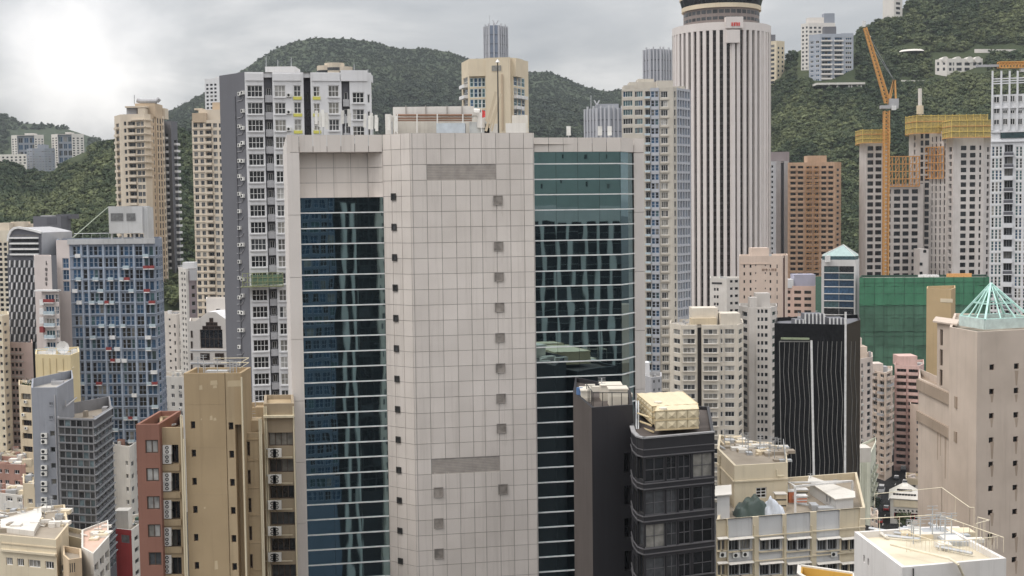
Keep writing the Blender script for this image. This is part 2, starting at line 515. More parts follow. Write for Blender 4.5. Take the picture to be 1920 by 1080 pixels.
    def balcony(s, fc, sc, o, z, w, bal):
        d, h, mt = bal.get('d', 0.9), bal.get('h', 0.9), pick(bal['mats']) if 'mats' in bal else bal['mat']
        sm = bal.get('slab', s.mat)
        drop = bal.get('drop', 0.3)
        def geo():
            b = MB()
            b.box(-w / 2, w / 2, -d, 0, -drop - 0.25, -drop, sm)
            b.box(-w / 2, w / 2, -d, -d + 0.08, -drop, -drop + h, mt)
            b.box(-w / 2, -w / 2 + 0.08, -d + 0.08, 0, -drop, -drop + h, mt)
            b.box(w / 2 - 0.08, w / 2, -d + 0.08, 0, -drop, -drop + h, mt)
            return b
        inst('balcony', cached(('bal', round(w, 2), d, h, mt.name, sm.name, drop), geo, 'balcony'), s.root, fc.W(sc, o, z), fc.rot)
    def part(s, name, mb, smooth=False):
        return mb.build(name, s.root, smooth)
    def band(s, i, y, h, d, mat, x0=None, x1=None, name='ledge', o=0.0):
        """a horizontal moulding on face i at photo row y"""
        fc = s.faces[i]
        s0 = 0 if x0 is None else fc.S(x0); s1 = fc.L if x1 is None else fc.S(x1)
        px = (x0 or x1 or 0)
        if x0 is None and x1 is None:
            rel = fc.W(fc.L / 2, 0, s.zt) - CAM
            px = 960 + FPX * rel.dot(_r) / rel.dot(_f)
        z = fc.Z(px, y)
        b = MB(); b.fbox(fc, s0, s1, o - 0.02, o + d, z - h, z, mat)
        return b.build(name, s.root)
    def roofbox(s, px0, px1, yt, Y, dep, mat, name='roof_hut', yb=None, zb=None, parent=None):
        """a box on the roof, front at distance Y"""
        a, b = P(px0, yt, Y), P(px1, yt, Y)
        m = MB()
        z0 = s.rz if yb is None and zb is None else (zb if zb is not None else Zat(px0, yb, Y))
        m.box(a.x, b.x, Y, Y + dep, z0, a.z, mat)
        return m.build(name, s.root)
    def clutter(s, n, mats, hmax=1.6, keep=0.15):
        """small plant, pipes and boxes lying about on the roof"""
        a, b, c, d = s.inn[0], s.inn[len(s.xy) - 1], s.inn[len(s.xy)], s.inn[-1]
        for k in range(n):
            u, v = R.uniform(keep, 1 - keep), R.uniform(keep, 1 - keep)
            p = (a * (1 - u) + b * u) * (1 - v) + (d * (1 - u) + c * u) * v
            m = MB()
            t = R.random()
            x, y, z = p.x, p.y, s.rz
            if t < 0.55:
                l, ww, h = R.uniform(0.5, 2.4), R.uniform(0.5, 1.8), R.uniform(0.25, hmax)
                m.box(x, x + l, y, y + ww, z, z + h, R.choice(mats)); nm = 'roof_unit'
            elif t < 0.8:
                m.tube((x, y, z + 0.25), (x + R.uniform(-3, 3), y + R.uniform(1, 3), z + 0.25), 0.12, R.choice(mats), 6); nm = 'roof_pipe'
            else:
                h = R.uniform(1.2, 2.6)
                m.tube((x, y, z), (x, y, z + h), 0.05, M_METAL, 5)
                for q in (0.75, 0.9, 1.0): m.bar((x - 0.4, y, z + h * q), (x + 0.4, y, z + h * q), 0.04, M_METAL)
                nm = 'aerial'
            m.build(nm, s.root)
    def done(s):
        for i, fc in enumerate(s.faces):
            a = 0.0
            for c0, c1 in sorted(s.cover[i]) + [(fc.L, fc.L)]:
                if c0 > a + 0.01:
                    s.w.poly([fc.W(a, 0, s.zb), fc.W(c0, 0, s.zb), fc.W(c0, 0, s.zt), fc.W(a, 0, s.zt)], s.mat)
                a = max(a, c1)
        s.w.build('wall', s.root)
        ws = sorted(s.wins, key=lambda q: -q[4][0] * q[4][1])
        rest = MB()
        for k, (fc, c, o, z, key, nm) in enumerate(ws):
            g, me = win_mesh(*key)
            if k < 298:
                inst(nm, me, s.root, fc.W(c, o, z), fc.rot)
            else:
                base = fc.W(c, o, z); i0 = len(rest.v)
                for x, y, zz in g.v:
                    rest.v.append((base.x + fc.u.x * x - fc.n.x * y, base.y + fc.u.y * x - fc.n.y * y, base.z + zz))
                for f, mi in zip(g.f, g.mi):
                    rest.f.append(tuple(i0 + q for q in f)); rest.mi.append(rest.m(g.mats[mi]))
        r = rest.build('small_windows', s.root)
        if r: r['kind'] = 'stuff'
        return s
M_ROOF = wallmat('roof_concrete', (150, 145, 138), dirt=0.6, streak=0.0)
# ------------------------------------------------------------------ ground and hills
from mathutils import noise as mnoise
def interp(tab, x):
    if x <= tab[0][0]: return tab[0][1]
    for (a, b), (c, d) in zip(tab, tab[1:]):
        if x <= c:
            t = (x - a) / (c - a)
            return b + (d - b) * t
    return tab[-1][1]
def soil(name, a, b, sc):
    m, t, p = _mat(name)
    g = N('ShaderNodeNewGeometry', t)
    n1 = N('ShaderNodeTexNoise', t); n1.inputs['Scale'].default_value = sc; n1.inputs['Detail'].default_value = 8; n1.inputs['Roughness'].default_value = 0.65
    t.links.new(g.outputs['Position'], n1.inputs['Vector'])
    r = N('ShaderNodeValToRGB', t)
    r.color_ramp.elements[0].position = 0.35; r.color_ramp.elements[0].color = (*a, 1)
    r.color_ramp.elements[1].position = 0.68; r.color_ramp.elements[1].color = (*b, 1)
    t.links.new(n1.outputs['Fac'], r.inputs[0]); t.links.new(r.outputs[0], p.inputs['Base Color'])
    p.inputs['Roughness'].default_value = 0.95
    p.inputs['Specular IOR Level'].default_value = 0.1
    bp = N('ShaderNodeBump', t); bp.inputs['Strength'].default_value = 1.0; bp.inputs['Distance'].default_value = 3.0
    n2 = N('ShaderNodeTexNoise', t); n2.inputs['Scale'].default_value = sc * 4; n2.inputs['Detail'].default_value = 6
    t.links.new(g.outputs['Position'], n2.inputs['Vector'])
    t.links.new(n2.outputs['Fac'], bp.inputs['Height']); t.links.new(bp.outputs[0], p.inputs['Normal'])
    return m
M_HILL = soil('hill_scrub', (0.036, 0.050, 0.026), (0.070, 0.082, 0.042), 0.02)
M_HILLF = soil('hill_scrub_far', (0.042, 0.058, 0.036), (0.070, 0.086, 0.050), 0.012)
M_GROUND = soil('ground_paving', (0.05, 0.05, 0.05), (0.11, 0.105, 0.10), 0.05)
b = MB(); b.poly([(-9000, -6000, 0), (9000, -6000, 0), (9000, 14000, 0), (-9000, 14000, 0)], M_GROUND)
tag(b.build('ground'), 'grey city ground between the buildings', kind='structure')
def hill_Y(h, px, py):
    """distance of the hill surface where the photo shows (px, py)"""
    best = None
    for k in range(401):
        p = h.at(px, k / 400)
        d = p - CAM
        y = 540 - FPX * d.dot(_u) / d.dot(_f)
        if best is None or abs(y - py) < best[0]: best = (abs(y - py), p.y)
    return best[1]
class Hill:
    def __init__(s, name, label, ridge, Yr, foot, Yf, mat, x0, x1, step, amp, seed, rows=26):
        s.ridge, s.Yr, s.foot, s.Yf, s.amp, s.seed = ridge, Yr, foot, Yf, amp, seed
        mb = MB(); mb.m(mat)
        xs = [x0 + step * i for i in range(int((x1 - x0) / step) + 1)]
        grid = []
        for px in xs:
            col = [s.at(px, j / rows) for j in range(rows + 1)]
            rp = col[-1]
            for k, (dy, dz) in enumerate(((120, -25), (350, -120), (700, -330))):
                f = (rp.y + dy) / rp.y
                col.append(Vector((rp.x * f, rp.y + dy, rp.z + dz)))
            f0 = col[0]
            dd = max(15.0, f0.z * 0.45); col.insert(0, Vector((f0.x * (f0.y - dd) / f0.y, f0.y - dd, -5)))
            grid.append(col)
        n = len(grid[0])
        for c in grid: mb.v += [tuple(p) for p in c]
        for i in range(len(xs) - 1):
            for j in range(n - 1):
                mb.f.append((i * n + j, (i + 1) * n + j, (i + 1) * n + j + 1, i * n + j + 1)); mb.mi.append(0)
        o = mb.build(name, None, smooth=True)
        tag(o, label, kind='structure')
    def at(s, px, t):
        Yr = interp(s.Yr, px) if isinstance(s.Yr, list) else s.Yr
        Yf = interp(s.Yf, px) if isinstance(s.Yf, list) else s.Yf
        zr = Zat(px, interp(s.ridge, px), Yr)
        zf = Zat(px, interp(s.foot, px), Yf)
        Y = Yf + (Yr - Yf) * t
        x = P(px, 385, Y).x
        z = zf + (zr - zf) * (0.75 * t + 0.25 * t * t)
        nz = mnoise.fractal(Vector((x * 0.006, Y * 0.004, s.seed)), 0.9, 2.0, 4)
        z += s.amp * nz * min(1, 5 * t) * max(0.0, 1 - t) * 1.6 - s.amp * 0.3 * t * (1 - t)
        return Vector((x, Y, z))
far_ridge = [(-200, 196), (-60, 203), (0, 211), (28, 222), (45, 231), (90, 233), (125, 240), (165, 253), (205, 268), (260, 292), (330, 330)]
HA = Hill('far_hill', 'bluish far hill rising behind the pale twin apartment blocks', far_ridge, 2500, [(-200, 330), (330, 345)], 1500, M_HILLF, -200, 330, 10, 26, 3.1)
near_ridge = [(-250, 292), (0, 304), (40, 318), (100, 322), (122, 302), (165, 284), (215, 270), (290, 255), (340, 250), (420, 262), (520, 280)]
HB = Hill('wooded_hill', 'tree covered slope behind the blue gridded tower', near_ridge, [(-250, 1150), (80, 1080), (215, 980), (520, 980)], [(-250, 560), (520, 560)], 560, M_HILL, -250, 520, 10, 20, 8.7)
main_ridge = [(180, 300), (240, 258), (300, 221), (345, 198), (385, 177), (430, 152), (470, 126), (520, 93), (560, 78), (600, 71), (660, 73), (710, 79), (750, 92), (800, 91), (850, 98), (880, 111), (905, 114), (945, 124), (985, 136), (1030, 134), (1060, 146), (1100, 163), (1140, 172), (1180, 168), (1260, 152), (1340, 140), (1420, 150), (1500, 170)]
HC = Hill('main_hill', 'broad green hill with a bare rounded summit behind the office tower', main_ridge, 2450, [(180, 330), (1500, 330)], 1250, M_HILLF, 180, 1500, 10, 42, 5.5)
right_ridge = [(1330, 200), (1400, 175), (1445, 150), (1472, 110), (1502, 93), (1560, 82), (1600, 66), (1632, 52), (1668, 28), (1700, 10), (1722, 0), (1800, -45), (1950, -120), (2150, -190)]
HD = Hill('steep_hill', 'steep tree covered hillside above the yellow tower crane', right_ridge, [(1330, 1250), (1600, 1180), (1800, 1250), (2150, 1300)], [(1330, 520), (2150, 520)], 720, M_HILL, 1330, 2150, 10, 26, 2.2)
# ------------------------------------------------------------------ woods
def leafmat(name, dark, lite):
    m, t, p = _mat(name)
    oi = N('ShaderNodeObjectInfo', t)
    g = N('ShaderNodeNewGeometry', t)
    n1 = N('ShaderNodeTexNoise', t); n1.inputs['Scale'].default_value = 0.012; n1.inputs['Detail'].default_value = 3
    t.links.new(oi.outputs['Location'], n1.inputs['Vector'])
    ad = N('ShaderNodeMath', t); ad.operation = 'ADD'
    mu = N('ShaderNodeMath', t); mu.operation = 'MULTIPLY'; mu.inputs[1].default_value = 0.75
    t.links.new(oi.outputs['Random'], mu.inputs[0])
    mr = N('ShaderNodeMapRange', t); mr.inputs['From Min'].default_value = 0.35; mr.inputs['From Max'].default_value = 0.65; mr.inputs['To Min'].default_value = -0.25; mr.inputs['To Max'].default_value = 0.5
    t.links.new(n1.outputs['Fac'], mr.inputs['Value'])
    t.links.new(mu.outputs[0], ad.inputs[0]); t.links.new(mr.outputs[0], ad.inputs[1])
    r = N('ShaderNodeValToRGB', t)
    r.color_ramp.elements[0].color = (*dark, 1); r.color_ramp.elements[1].color = (*lite, 1)
    e = r.color_ramp.elements.new(0.6); e.color = tuple((a * 0.6 + c * 0.4) for a, c in zip(dark, lite)) + (1,)
    t.links.new(ad.outputs[0], r.inputs[0])
    t.links.new(r.outputs[0], p.inputs['Base Color'])
    p.inputs['Roughness'].default_value = 0.75
    p.inputs['Specular IOR Level'].default_value = 0.25
    return m
LEAF = leafmat('leaves', (0.026, 0.046, 0.021), (0.140, 0.160, 0.072))
LEAF2 = leafmat('leaves_far', (0.028, 0.044, 0.028), (0.074, 0.094, 0.054))
BARK = plain('bark', (0.09, 0.07, 0.05), raw=True, rough=0.9)
def crown_mesh(seed, mat, lobes, per, leaf):
    r = random.Random(seed)
    b = MB()
    b.tube((0, 0, -0.35), (0, 0, 0.35), 0.035, BARK, 5, r2=0.02)
    for k in range(lobes):
        a, q = r.uniform(0, 6.283), r.uniform(0, 1) ** 0.6
        cx, cy, cz = 0.36 * q * math.cos(a), 0.36 * q * math.sin(a), r.uniform(0.22, 0.62) - 0.28 * q * q
        rad = r.uniform(0.15, 0.27)
        for i in range(per):
            d = Vector((r.gauss(0, 1), r.gauss(0, 1), r.gauss(0.35, 1))).normalized()
            p = Vector((cx, cy, cz)) + Vector((d.x * rad, d.y * rad, d.z * rad * 0.75)) * r.uniform(0.75, 1.05)
            nrm_ = (d + Vector((r.gauss(0, .45), r.gauss(0, .45), r.gauss(.2, .45)))).normalized()
            t1 = nrm_.cross(Vector((r.gauss(0, 1), r.gauss(0, 1), r.gauss(0, 1)))).normalized()
            t2 = nrm_.cross(t1)
            l = leaf * r.uniform(0.6, 1.3)
            b.poly([p - t1 * l, p + t2 * l * 0.7, p + t1 * l, p - t2 * l * 0.7], mat)
        # dense heart of the clump
        i0 = len(b.v); kk = b.m(mat)
        ring = 6
        b.v.append((cx, cy, cz - rad * 0.6)); b.v.append((cx, cy, cz + rad * 0.62))
        for j in range(ring):
            t = 6.283 * j / ring
            b.v.append((cx + rad * 0.8 * math.cos(t), cy + rad * 0.8 * math.sin(t), cz))
        for j in range(ring):
            j2 = (j + 1) % ring
            b.f.append((i0, i0 + 2 + j2, i0 + 2 + j)); b.mi.append(kk)
            b.f.append((i0 + 1, i0 + 2 + j, i0 + 2 + j2)); b.mi.append(kk)
    return b.mesh('crown')
def tree_set(nm, mat, lobes, per, leaf, count):
    c = bpy.data.collections.new(nm)
    for i in range(count):
        c.objects.link(bpy.data.objects.new(nm + '_crown', crown_mesh(i * 7 + lobes, mat, lobes, per, leaf)))
    return c
def scatter(name, label, pts, coll, n_var):
    """pts: (location, size, stretch); a wood that reads as one mass"""
    me = bpy.data.meshes.new(name)
    me.from_pydata([tuple(p[0]) for p in pts], [], [])
    a1 = me.attributes.new('scl', 'FLOAT_VECTOR', 'POINT'); a1.data.foreach_set('vector', [q for p in pts for q in (p[1], p[1], p[1] * p[2])])
    a2 = me.attributes.new('rot', 'FLOAT_VECTOR', 'POINT'); a2.data.foreach_set('vector', [q for p in pts for q in (0.0, 0.0, R.uniform(0, 6.28))])
    a3 = me.attributes.new('idx', 'INT', 'POINT'); a3.data.foreach_set('value', [R.randrange(n_var) for p in pts])
    o = bpy.data.objects.new(name, me); COL.objects.link(o)
    ng = bpy.data.node_groups.new(name, 'GeometryNodeTree')
    ng.interface.new_socket('Geometry', in_out='INPUT', socket_type='NodeSocketGeometry')
    ng.interface.new_socket('Geometry', in_out='OUTPUT', socket_type='NodeSocketGeometry')
    gi, go = ng.nodes.new('NodeGroupInput'), ng.nodes.new('NodeGroupOutput')
    iop = ng.nodes.new('GeometryNodeInstanceOnPoints')
    ci = ng.nodes.new('GeometryNodeCollectionInfo')
    ci.inputs['Collection'].default_value = coll
    ci.inputs['Separate Children'].default_value = True
    ci.inputs['Reset Children'].default_value = True
    iop.inputs['Pick Instance'].default_value = True
    def na(nm, ty):
        q = ng.nodes.new('GeometryNodeInputNamedAttribute'); q.data_type = ty; q.inputs['Name'].default_value = nm
        return q.outputs['Attribute']
    L = ng.links.new
    L(gi.outputs[0], iop.inputs['Points']); L(ci.outputs[0], iop.inputs['Instance'])
    L(na('idx', 'INT'), iop.inputs['Instance Index']); L(na('scl', 'FLOAT_VECTOR'), iop.inputs['Scale'])
    e2r = ng.nodes.new('FunctionNodeEulerToRotation')
    L(na('rot', 'FLOAT_VECTOR'), e2r.inputs[0]); L(e2r.outputs[0], iop.inputs['Rotation'])
    L(iop.outputs[0], go.inputs[0])
    md = o.modifiers.new('trees', 'NODES'); md.node_group = ng
    tag(o, label, 'wood', kind='stuff')
    return o
TREES = tree_set('broadleaf', LEAF, 12, 24, 0.070, 7)
TREES_F = tree_set('far_broadleaf', LEAF2, 9, 9, 0.10, 5)
CLEAR = [(1498, 1604, 20, 150), (1526, 1624, 150, 167), (1746, 1848, 98, 139), (1678, 1744, 84, 92), (1826, 1960, 84, 96), (1438, 1473, 60, 150), (18, 164, 244, 304), (48, 108, 266, 322), (-60, 54, 286, 303), (1652, 1696, 0, 32), (1688, 1764, 147, 154)]   # photo boxes kept free of trees in front of hillside buildings
def wood(h, n, x0, x1, t0, t1, smin, smax, dens=None):
    out = []
    while len(out) < n:
        px, t = R.uniform(x0, x1), R.uniform(t0, t1)
        if dens and R.random() > dens(px, t): continue
        p = h.at(px, t)
        s = smin + (smax - smin) * R.random() ** 1.7
        p.z -= s * 0.12
        d = p + Vector((0, 0, s * 0.35)) - CAM
        f_ = d.dot(_f); qx, qy = 960 + FPX * d.dot(_r) / f_, 540 - FPX * d.dot(_u) / f_
        rr_ = FPX * s * 0.3 / f_
        if any(a - rr_ < qx < b_ + rr_ and c - rr_ < qy < e_ + rr_ * .3 for a, b_, c, e_ in CLEAR) and h is not HC: 
            n -= 1
            continue
        out.append((p, s, R.uniform(0.75, 1.15)))
    return out
scatter('wooded_hill_trees', 'broadleaf wood covering the slope behind the blue gridded tower', wood(HB, 10000, -120, 480, 0.0, 1.0, 5, 13), TREES, 7)
scatter('steep_hill_trees', 'dense broadleaf wood on the steep hillside above the yellow crane', wood(HD, 16000, 1345, 2000, 0.0, 1.0, 5, 13), TREES, 7)
scatter('main_hill_trees', 'dark wood on the lower slopes of the broad main hill', wood(HC, 13000, 240, 1300, 0.0, 0.74, 9, 18, lambda x, t: 1.0 if t < 0.6 else max(0.0, (0.76 - t) / 0.16)), TREES_F, 5)
scatter('main_hill_scrub', 'low scrub over the rounded summit of the main hill', wood(HC, 15000, 240, 1300, 0.55, 1.0, 3, 8), TREES_F, 5)
scatter('far_hill_trees', 'hazy scrub wood over the bluish far hill', wood(HA, 2600, -100, 300, 0.0, 1.0, 7, 15), TREES_F, 5)
# ------------------------------------------------------------------ the white panelled office tower
M_PANEL = wallmat('white_panel', (204, 194, 185), dirt=0.26, rough=0.55, streak=1.2, bump=0.0, rnd=0.06, spec=0.4)
M_JOINT = plain('panel_joint', (135, 128, 122), rough=0.9)
M_STONE = wallmat('white_pier', (188, 180, 173), dirt=0.2, rough=0.7, bump=0.0)
def mirror_glass(name, tint, dark, mixf, bumpd):
    m, t, p = _mat(name)
    t.nodes.remove(p)
    out = t.nodes['Material Output']
    gl_ = N('ShaderNodeBsdfGlossy', t); gl_.inputs['Color'].default_value = (*tint, 1); gl_.inputs['Roughness'].default_value = 0.015
    df = N('ShaderNodeBsdfDiffuse', t); df.inputs['Color'].default_value = (*dark, 1)
    g = N('ShaderNodeNewGeometry', t)
    oi = N('ShaderNodeObjectInfo', t)
    ma = N('ShaderNodeMapping', t); ma.inputs['Scale'].default_value = (0.42, 0.42, 0.16)
    t.links.new(g.outputs['Position'], ma.inputs[0])
    ad = N('ShaderNodeVectorMath', t); ad.operation = 'ADD'
    sc_ = N('ShaderNodeVectorMath', t); sc_.operation = 'SCALE'; sc_.inputs['Scale'].default_value = 1.2
    t.links.new(oi.outputs['Random'], sc_.inputs[0])
    t.links.new(ma.outputs[0], ad.inputs[0]); t.links.new(sc_.outputs[0], ad.inputs[1])
    n1 = N('ShaderNodeTexNoise', t); n1.inputs['Scale'].default_value = 1.0; n1.inputs['Detail'].default_value = 1.0
    t.links.new(ad.outputs[0], n1.inputs['Vector'])
    bp = N('ShaderNodeBump', t); bp.inputs['Strength'].default_value = 1.0; bp.inputs['Distance'].default_value = bumpd
    t.links.new(n1.outputs['Fac'], bp.inputs['Height'])
    t.links.new(bp.outputs[0], gl_.inputs['Normal'])
    mx_ = N('ShaderNodeMixShader', t); mx_.inputs[0].default_value = mixf
    t.links.new(df.outputs[0], mx_.inputs[1]); t.links.new(gl_.outputs[0], mx_.inputs[2]); t.links.new(mx_.outputs[0], out.inputs['Surface'])
    return m
M_MIRROR = mirror_glass('green_mirror_glass', (0.32, 0.44, 0.47), (0.006, 0.018, 0.026), 0.80, 0.0050)
M_TRANS = plain('white_transom', (205, 206, 204), rough=0.35)
M_LOUV = plain('louvre_brown', (150, 138, 126), rough=0.6)
OFF = Bld.__new__(Bld)
def lineY(px, x0, Y0, slope):
    """distance of the wall through (x0,Y0) with dY/dX = slope where photo column px meets it"""
    k = (px - 960) / FPX; X0 = (x0 - 960) / FPX * Y0
    X = k * (Y0 - slope * X0) / (1 - slope * k)
    return Y0 + slope * (X - X0)
SL = math.tan(math.radians(10.5))
Y719 = 152.6
pY = {563: lineY(563, 719, Y719, SL), 540: lineY(540, 719, Y719, SL), 1001: lineY(1001, 770, 150.0, SL)}
Yg = pY[1001] + 0.6
Y1165 = lineY(1165, 1002, Yg, SL)
Y1189 = Y1165 + 3.0
V = {}
V['a'] = xy(540, pY[540] - 0.3); V['b'] = xy(563, pY[563] - 0.3)
V['c'] = xy(719, Y719); V['d'] = xy(770, 150.0); V['e'] = xy(1001, pY[1001])
V['f'] = xy(1002.5, Yg); V['g'] = xy(1165, Y1165); V['h'] = xy(1189, Y1189); V['i'] = xy(1208, lineY(1208, 1189, Y1189, SL))
inn_ = Vector((-math.sin(math.radians(10.5)), math.cos(math.radians(10.5))))
off_root = thing('office_tower', 'white panelled office tower with green mirror glass and a faceted front', 'office tower', (0, 165, 0))
dz = 29.0 / FPX * 151.35 * 1.002
zl = Zat(900, 307.8, 151.35)                      # a panel joint level
lev = lambda k: zl - dz * k                       # k = -1 parapet joint, grows downwards
z_top, z_top_r, z_top_l = Zat(900, 249.0, 151.3), Zat(1080, 257.5, 154.2), Zat(600, 252.5, 151.3)
NB = int(zl / dz)
wl = MB()
Fl, Fc, Ff = Face(xy(563, pY[563]), V['c']), Face(V['c'], V['d']), Face(V['d'], V['e'])
Fg, Fch, Frc, Flc = Face(V['f'], V['g']), Face(V['g'], V['h']), Face(V['h'], V['i']), Face(V['a'], V['b'])
bk = [Vector(V['i']) + inn_ * 26, Vector(V['a']) + inn_ * 32]
rim = [Vector(V[k]) for k in 'abcdefghi']
rim[1] = Vector(xy(563, pY[563]))
def vquad(mb, a, b, z0, z1, mat): mb.poly([(a[0], a[1], z0), (b[0], b[1], z0), (b[0], b[1], z1), (a[0], a[1], z1)], mat)
# backing behind the joints (a little behind the panel faces), sides and back
for fc, zt in ((Fc, z_top), (Ff, z_top)):
    a, b2 = fc.W(0, -0.06, 0), fc.W(fc.L, -0.06, 0)
    vquad(wl, a, b2, 0, zt, M_JOINT)
vquad(wl, V['i'], bk[0], 0, z_top_r, M_STONE); vquad(wl, bk[0], bk[1], 0, z_top_r, M_STONE); vquad(wl, bk[1], V['a'], 0, z_top_l, M_STONE)
vquad(wl, V['e'], V['f'], 0, z_top, M_STONE)
# recess above the left glass: back wall, soffit, ledge, side
z_re_t, z_re_b = Zat(640, 285.5, 151.8), Zat(640, 370.5, 151.8)
RD = 1.9
Frb = Face(Fl.W(0, -RD, 0).xy, Fl.W(Fl.L + 0.4, -RD, 0).xy)
vquad(wl, Frb.W(0, -0.03, 0), Frb.W(Frb.L, -0.03, 0), z_re_b - 0.2, z_re_t + 0.3, M_JOINT)
for z, mt in ((z_re_t, M_STONE), (z_re_b, M_STONE)):
    wl.poly([Fl.W(0, 0, z), Fl.W(Fl.L, 0, z), Fl.W(Fl.L + 1.0, -RD, z), Fl.W(0, -RD, z)], mt)
wl.poly([Fl.W(0, 0, z_re_b), Fl.W(0, -RD, z_re_b), Fl.W(0, -RD, z_re_t), Fl.W(0, 0, z_re_t)], M_STONE)
# roof deck
rd = MB(); rd.poly([(p[0], p[1], z_top_l - 1.3) for p in [Fl.W(0, -0.3, 0), Fl.W(Fl.L, -0.3, 0), Fc.W(Fc.L, -0.3, 0), Ff.W(Ff.L, -0.3, 0), Fg.W(Fg.L, -.3, 0), Frc.W(0, -.3, 0), Frc.W(Frc.L, -0.2, 0), bk[0], bk[1]]], M_ROOF)
rd.build('roof', off_root)
# panels
pc = {}
def panel(fc, s0, s1, z0, z1, o=0.0, parent=off_root):
    g_ = 0.03
    w_, h_ = round(s1 - s0 - 2 * g_, 2), round(z1 - z0 - 2 * g_, 2)
    if (w_, h_) not in pc:
        m_ = MB()
        m_.box(-w_ / 2, w_ / 2, 0.0, 0.08, 0, h_, M_PANEL, skip=(4,))
        pc[(w_, h_)] = (m_, m_.mesh('panel'))
    PAN.append((fc, (s0 + s1) / 2, o, z0 + g_, (w_, h_)))
PAN = []
louv = []
fcols = [774.5, 801.0, 828.0, 855.0, 882.0, 904.0, 931.0, 957.0, 983.0]
fs = [0.0] + [Ff.S(x) for x in fcols] + [Ff.L]
ccol = [0.0] + [Fc.S(x) for x in (735, 753)] + [Fc.L]
skipped = {0: (2, 7), 19: (2, 7)}      # louvre rows: panel columns taken out
for k in range(-2, NB + 1):
    z1, z0 = (z_top if k == -2 else lev(k)), lev(k + 1)
    if k == -2: z1, z0 = z_top, lev(-1)
    for fc, cols in ((Ff, fs), (Fc, ccol)):
        for j in range(len(cols) - 1):
            if fc is Ff and k in skipped and skipped[k][0] <= j < skipped[k][1]: continue
            if cols[j + 1] - cols[j] < 0.05: continue
            panel(fc, cols[j], cols[j + 1], z0, z1)
n5 = 6
for j in range(n5):      # parapet over the recess and over the right glass
    panel(Fl, Fl.L * j / n5, Fl.L * (j + 1) / n5, z_re_t, z_top_l)
for j in range(6): panel(Fg, Fg.L * j / 6, Fg.L * (j + 1) / 6, Zat(1080, 285, 154.2), z_top_r)
panel(Fch, 0, Fch.L, Zat(1080, 285, 154.2), z_top_r); panel(Frc, 0, Frc.L, Zat(1080, 285, 154.2), z_top_r, 0.05)
panel(Flc, 0, Flc.L, z_re_t, z_top_l)
for k in range(3):        # recess back wall
    z1, z0 = z_re_t - (z_re_t - z_re_b) * k / 3, z_re_t - (z_re_t - z_re_b) * (k + 1) / 3
    for j in range(5): panel(Frb, Frb.L * j / 5, Frb.L * (j + 1) / 5, z0, z1)
    Fcx = Face(Fc.W(-2.4, 0, 0).xy, Fc.W(0, 0, 0).xy)
    panel(Fcx, 0, Fcx.L, z0, z1)
PAN.sort(key=lambda q: -q[4][0] * q[4][1] * (2 if q[3] > 55 else 1))
restp = MB()
for i_, (fc, sc_, o_, z_, key) in enumerate(PAN):
    m_, me_ = pc[key]
    if i_ < 300: inst('panel', me_, off_root, fc.W(sc_, o_, z_), fc.rot)
    else:
        base = fc.W(sc_, o_, z_); i0 = len(restp.v)
        for x, y, zz in m_.v: restp.v.append((base.x + fc.u.x * x - fc.n.x * y, base.y + fc.u.y * x - fc.n.y * y, base.z + zz))
        for f in m_.f: restp.f.append(tuple(i0 + q for q in f)); restp.mi.append(restp.m(M_PANEL))
rp_ = restp.build('small_panels', off_root); rp_['kind'] = 'stuff'
# piers at both ends
z_pr = Zat(1080, 285, 154.2)
for (fc, zt, dep) in ((Flc, z_re_t, 1.0), (Frc, z_pr, 0.8)):
    k = 0
    z1 = zt
    while z1 > 0:
        z0 = max(0.0, z1 - dz * 4)
        m_ = MB(); m_.fbox(fc, 0.0, fc.L, -dep, 0.0, z0 + 0.02, z1 - 0.02, M_STONE); m_.build('pier_block', off_root)
        z1 = z0
# glass bands
def glass_band(fc, n, ztop, tag_):
    zs = [ztop]
    k = 0
    while lev(k) > ztop - 0.4: k += 1
    while lev(k) > 1:
        zs.append(lev(k)); k += 1
    mesh = {}
    for a, b2 in zip(zs, zs[1:]):
        h_ = round(a - b2, 3); w_ = fc.L / n
        if h_ not in mesh:
            m_ = MB(); m_.poly([(-w_ / 2 + .015, 0, 0.0), (w_ / 2 - .015, 0, 0.0), (w_ / 2 - .015, 0, h_), (-w_ / 2 + .015, 0, h_)], M_MIRROR); mesh[h_] = m_.mesh('glass_pane')
        for j in range(n):
            o = inst('glass_pane', mesh[h_], off_root, fc.W(w_ * (j + .5), -0.12, b2), fc.rot)
            o.rotation_euler = (R.gauss(0, 0.0006), 0, fc.rot + R.gauss(0, 0.0006))
        m_ = MB(); m_.fbox(fc, 0, fc.L, -0.12, 0.02, b2 - 0.065, b2 + 0.065, M_TRANS); m_.build('transom', off_root)
    vquad(wl, fc.W(0, -0.16, 0), fc.W(fc.L, -0.16, 0), 0, ztop, M_BLACK)
glass_band(Fl, 3, z_re_b, 'l')
glass_band(Fg, 4, z_pr, 'r')
glass_band(Fch, 1, z_pr, 'c')
wl.build('wall', off_root)
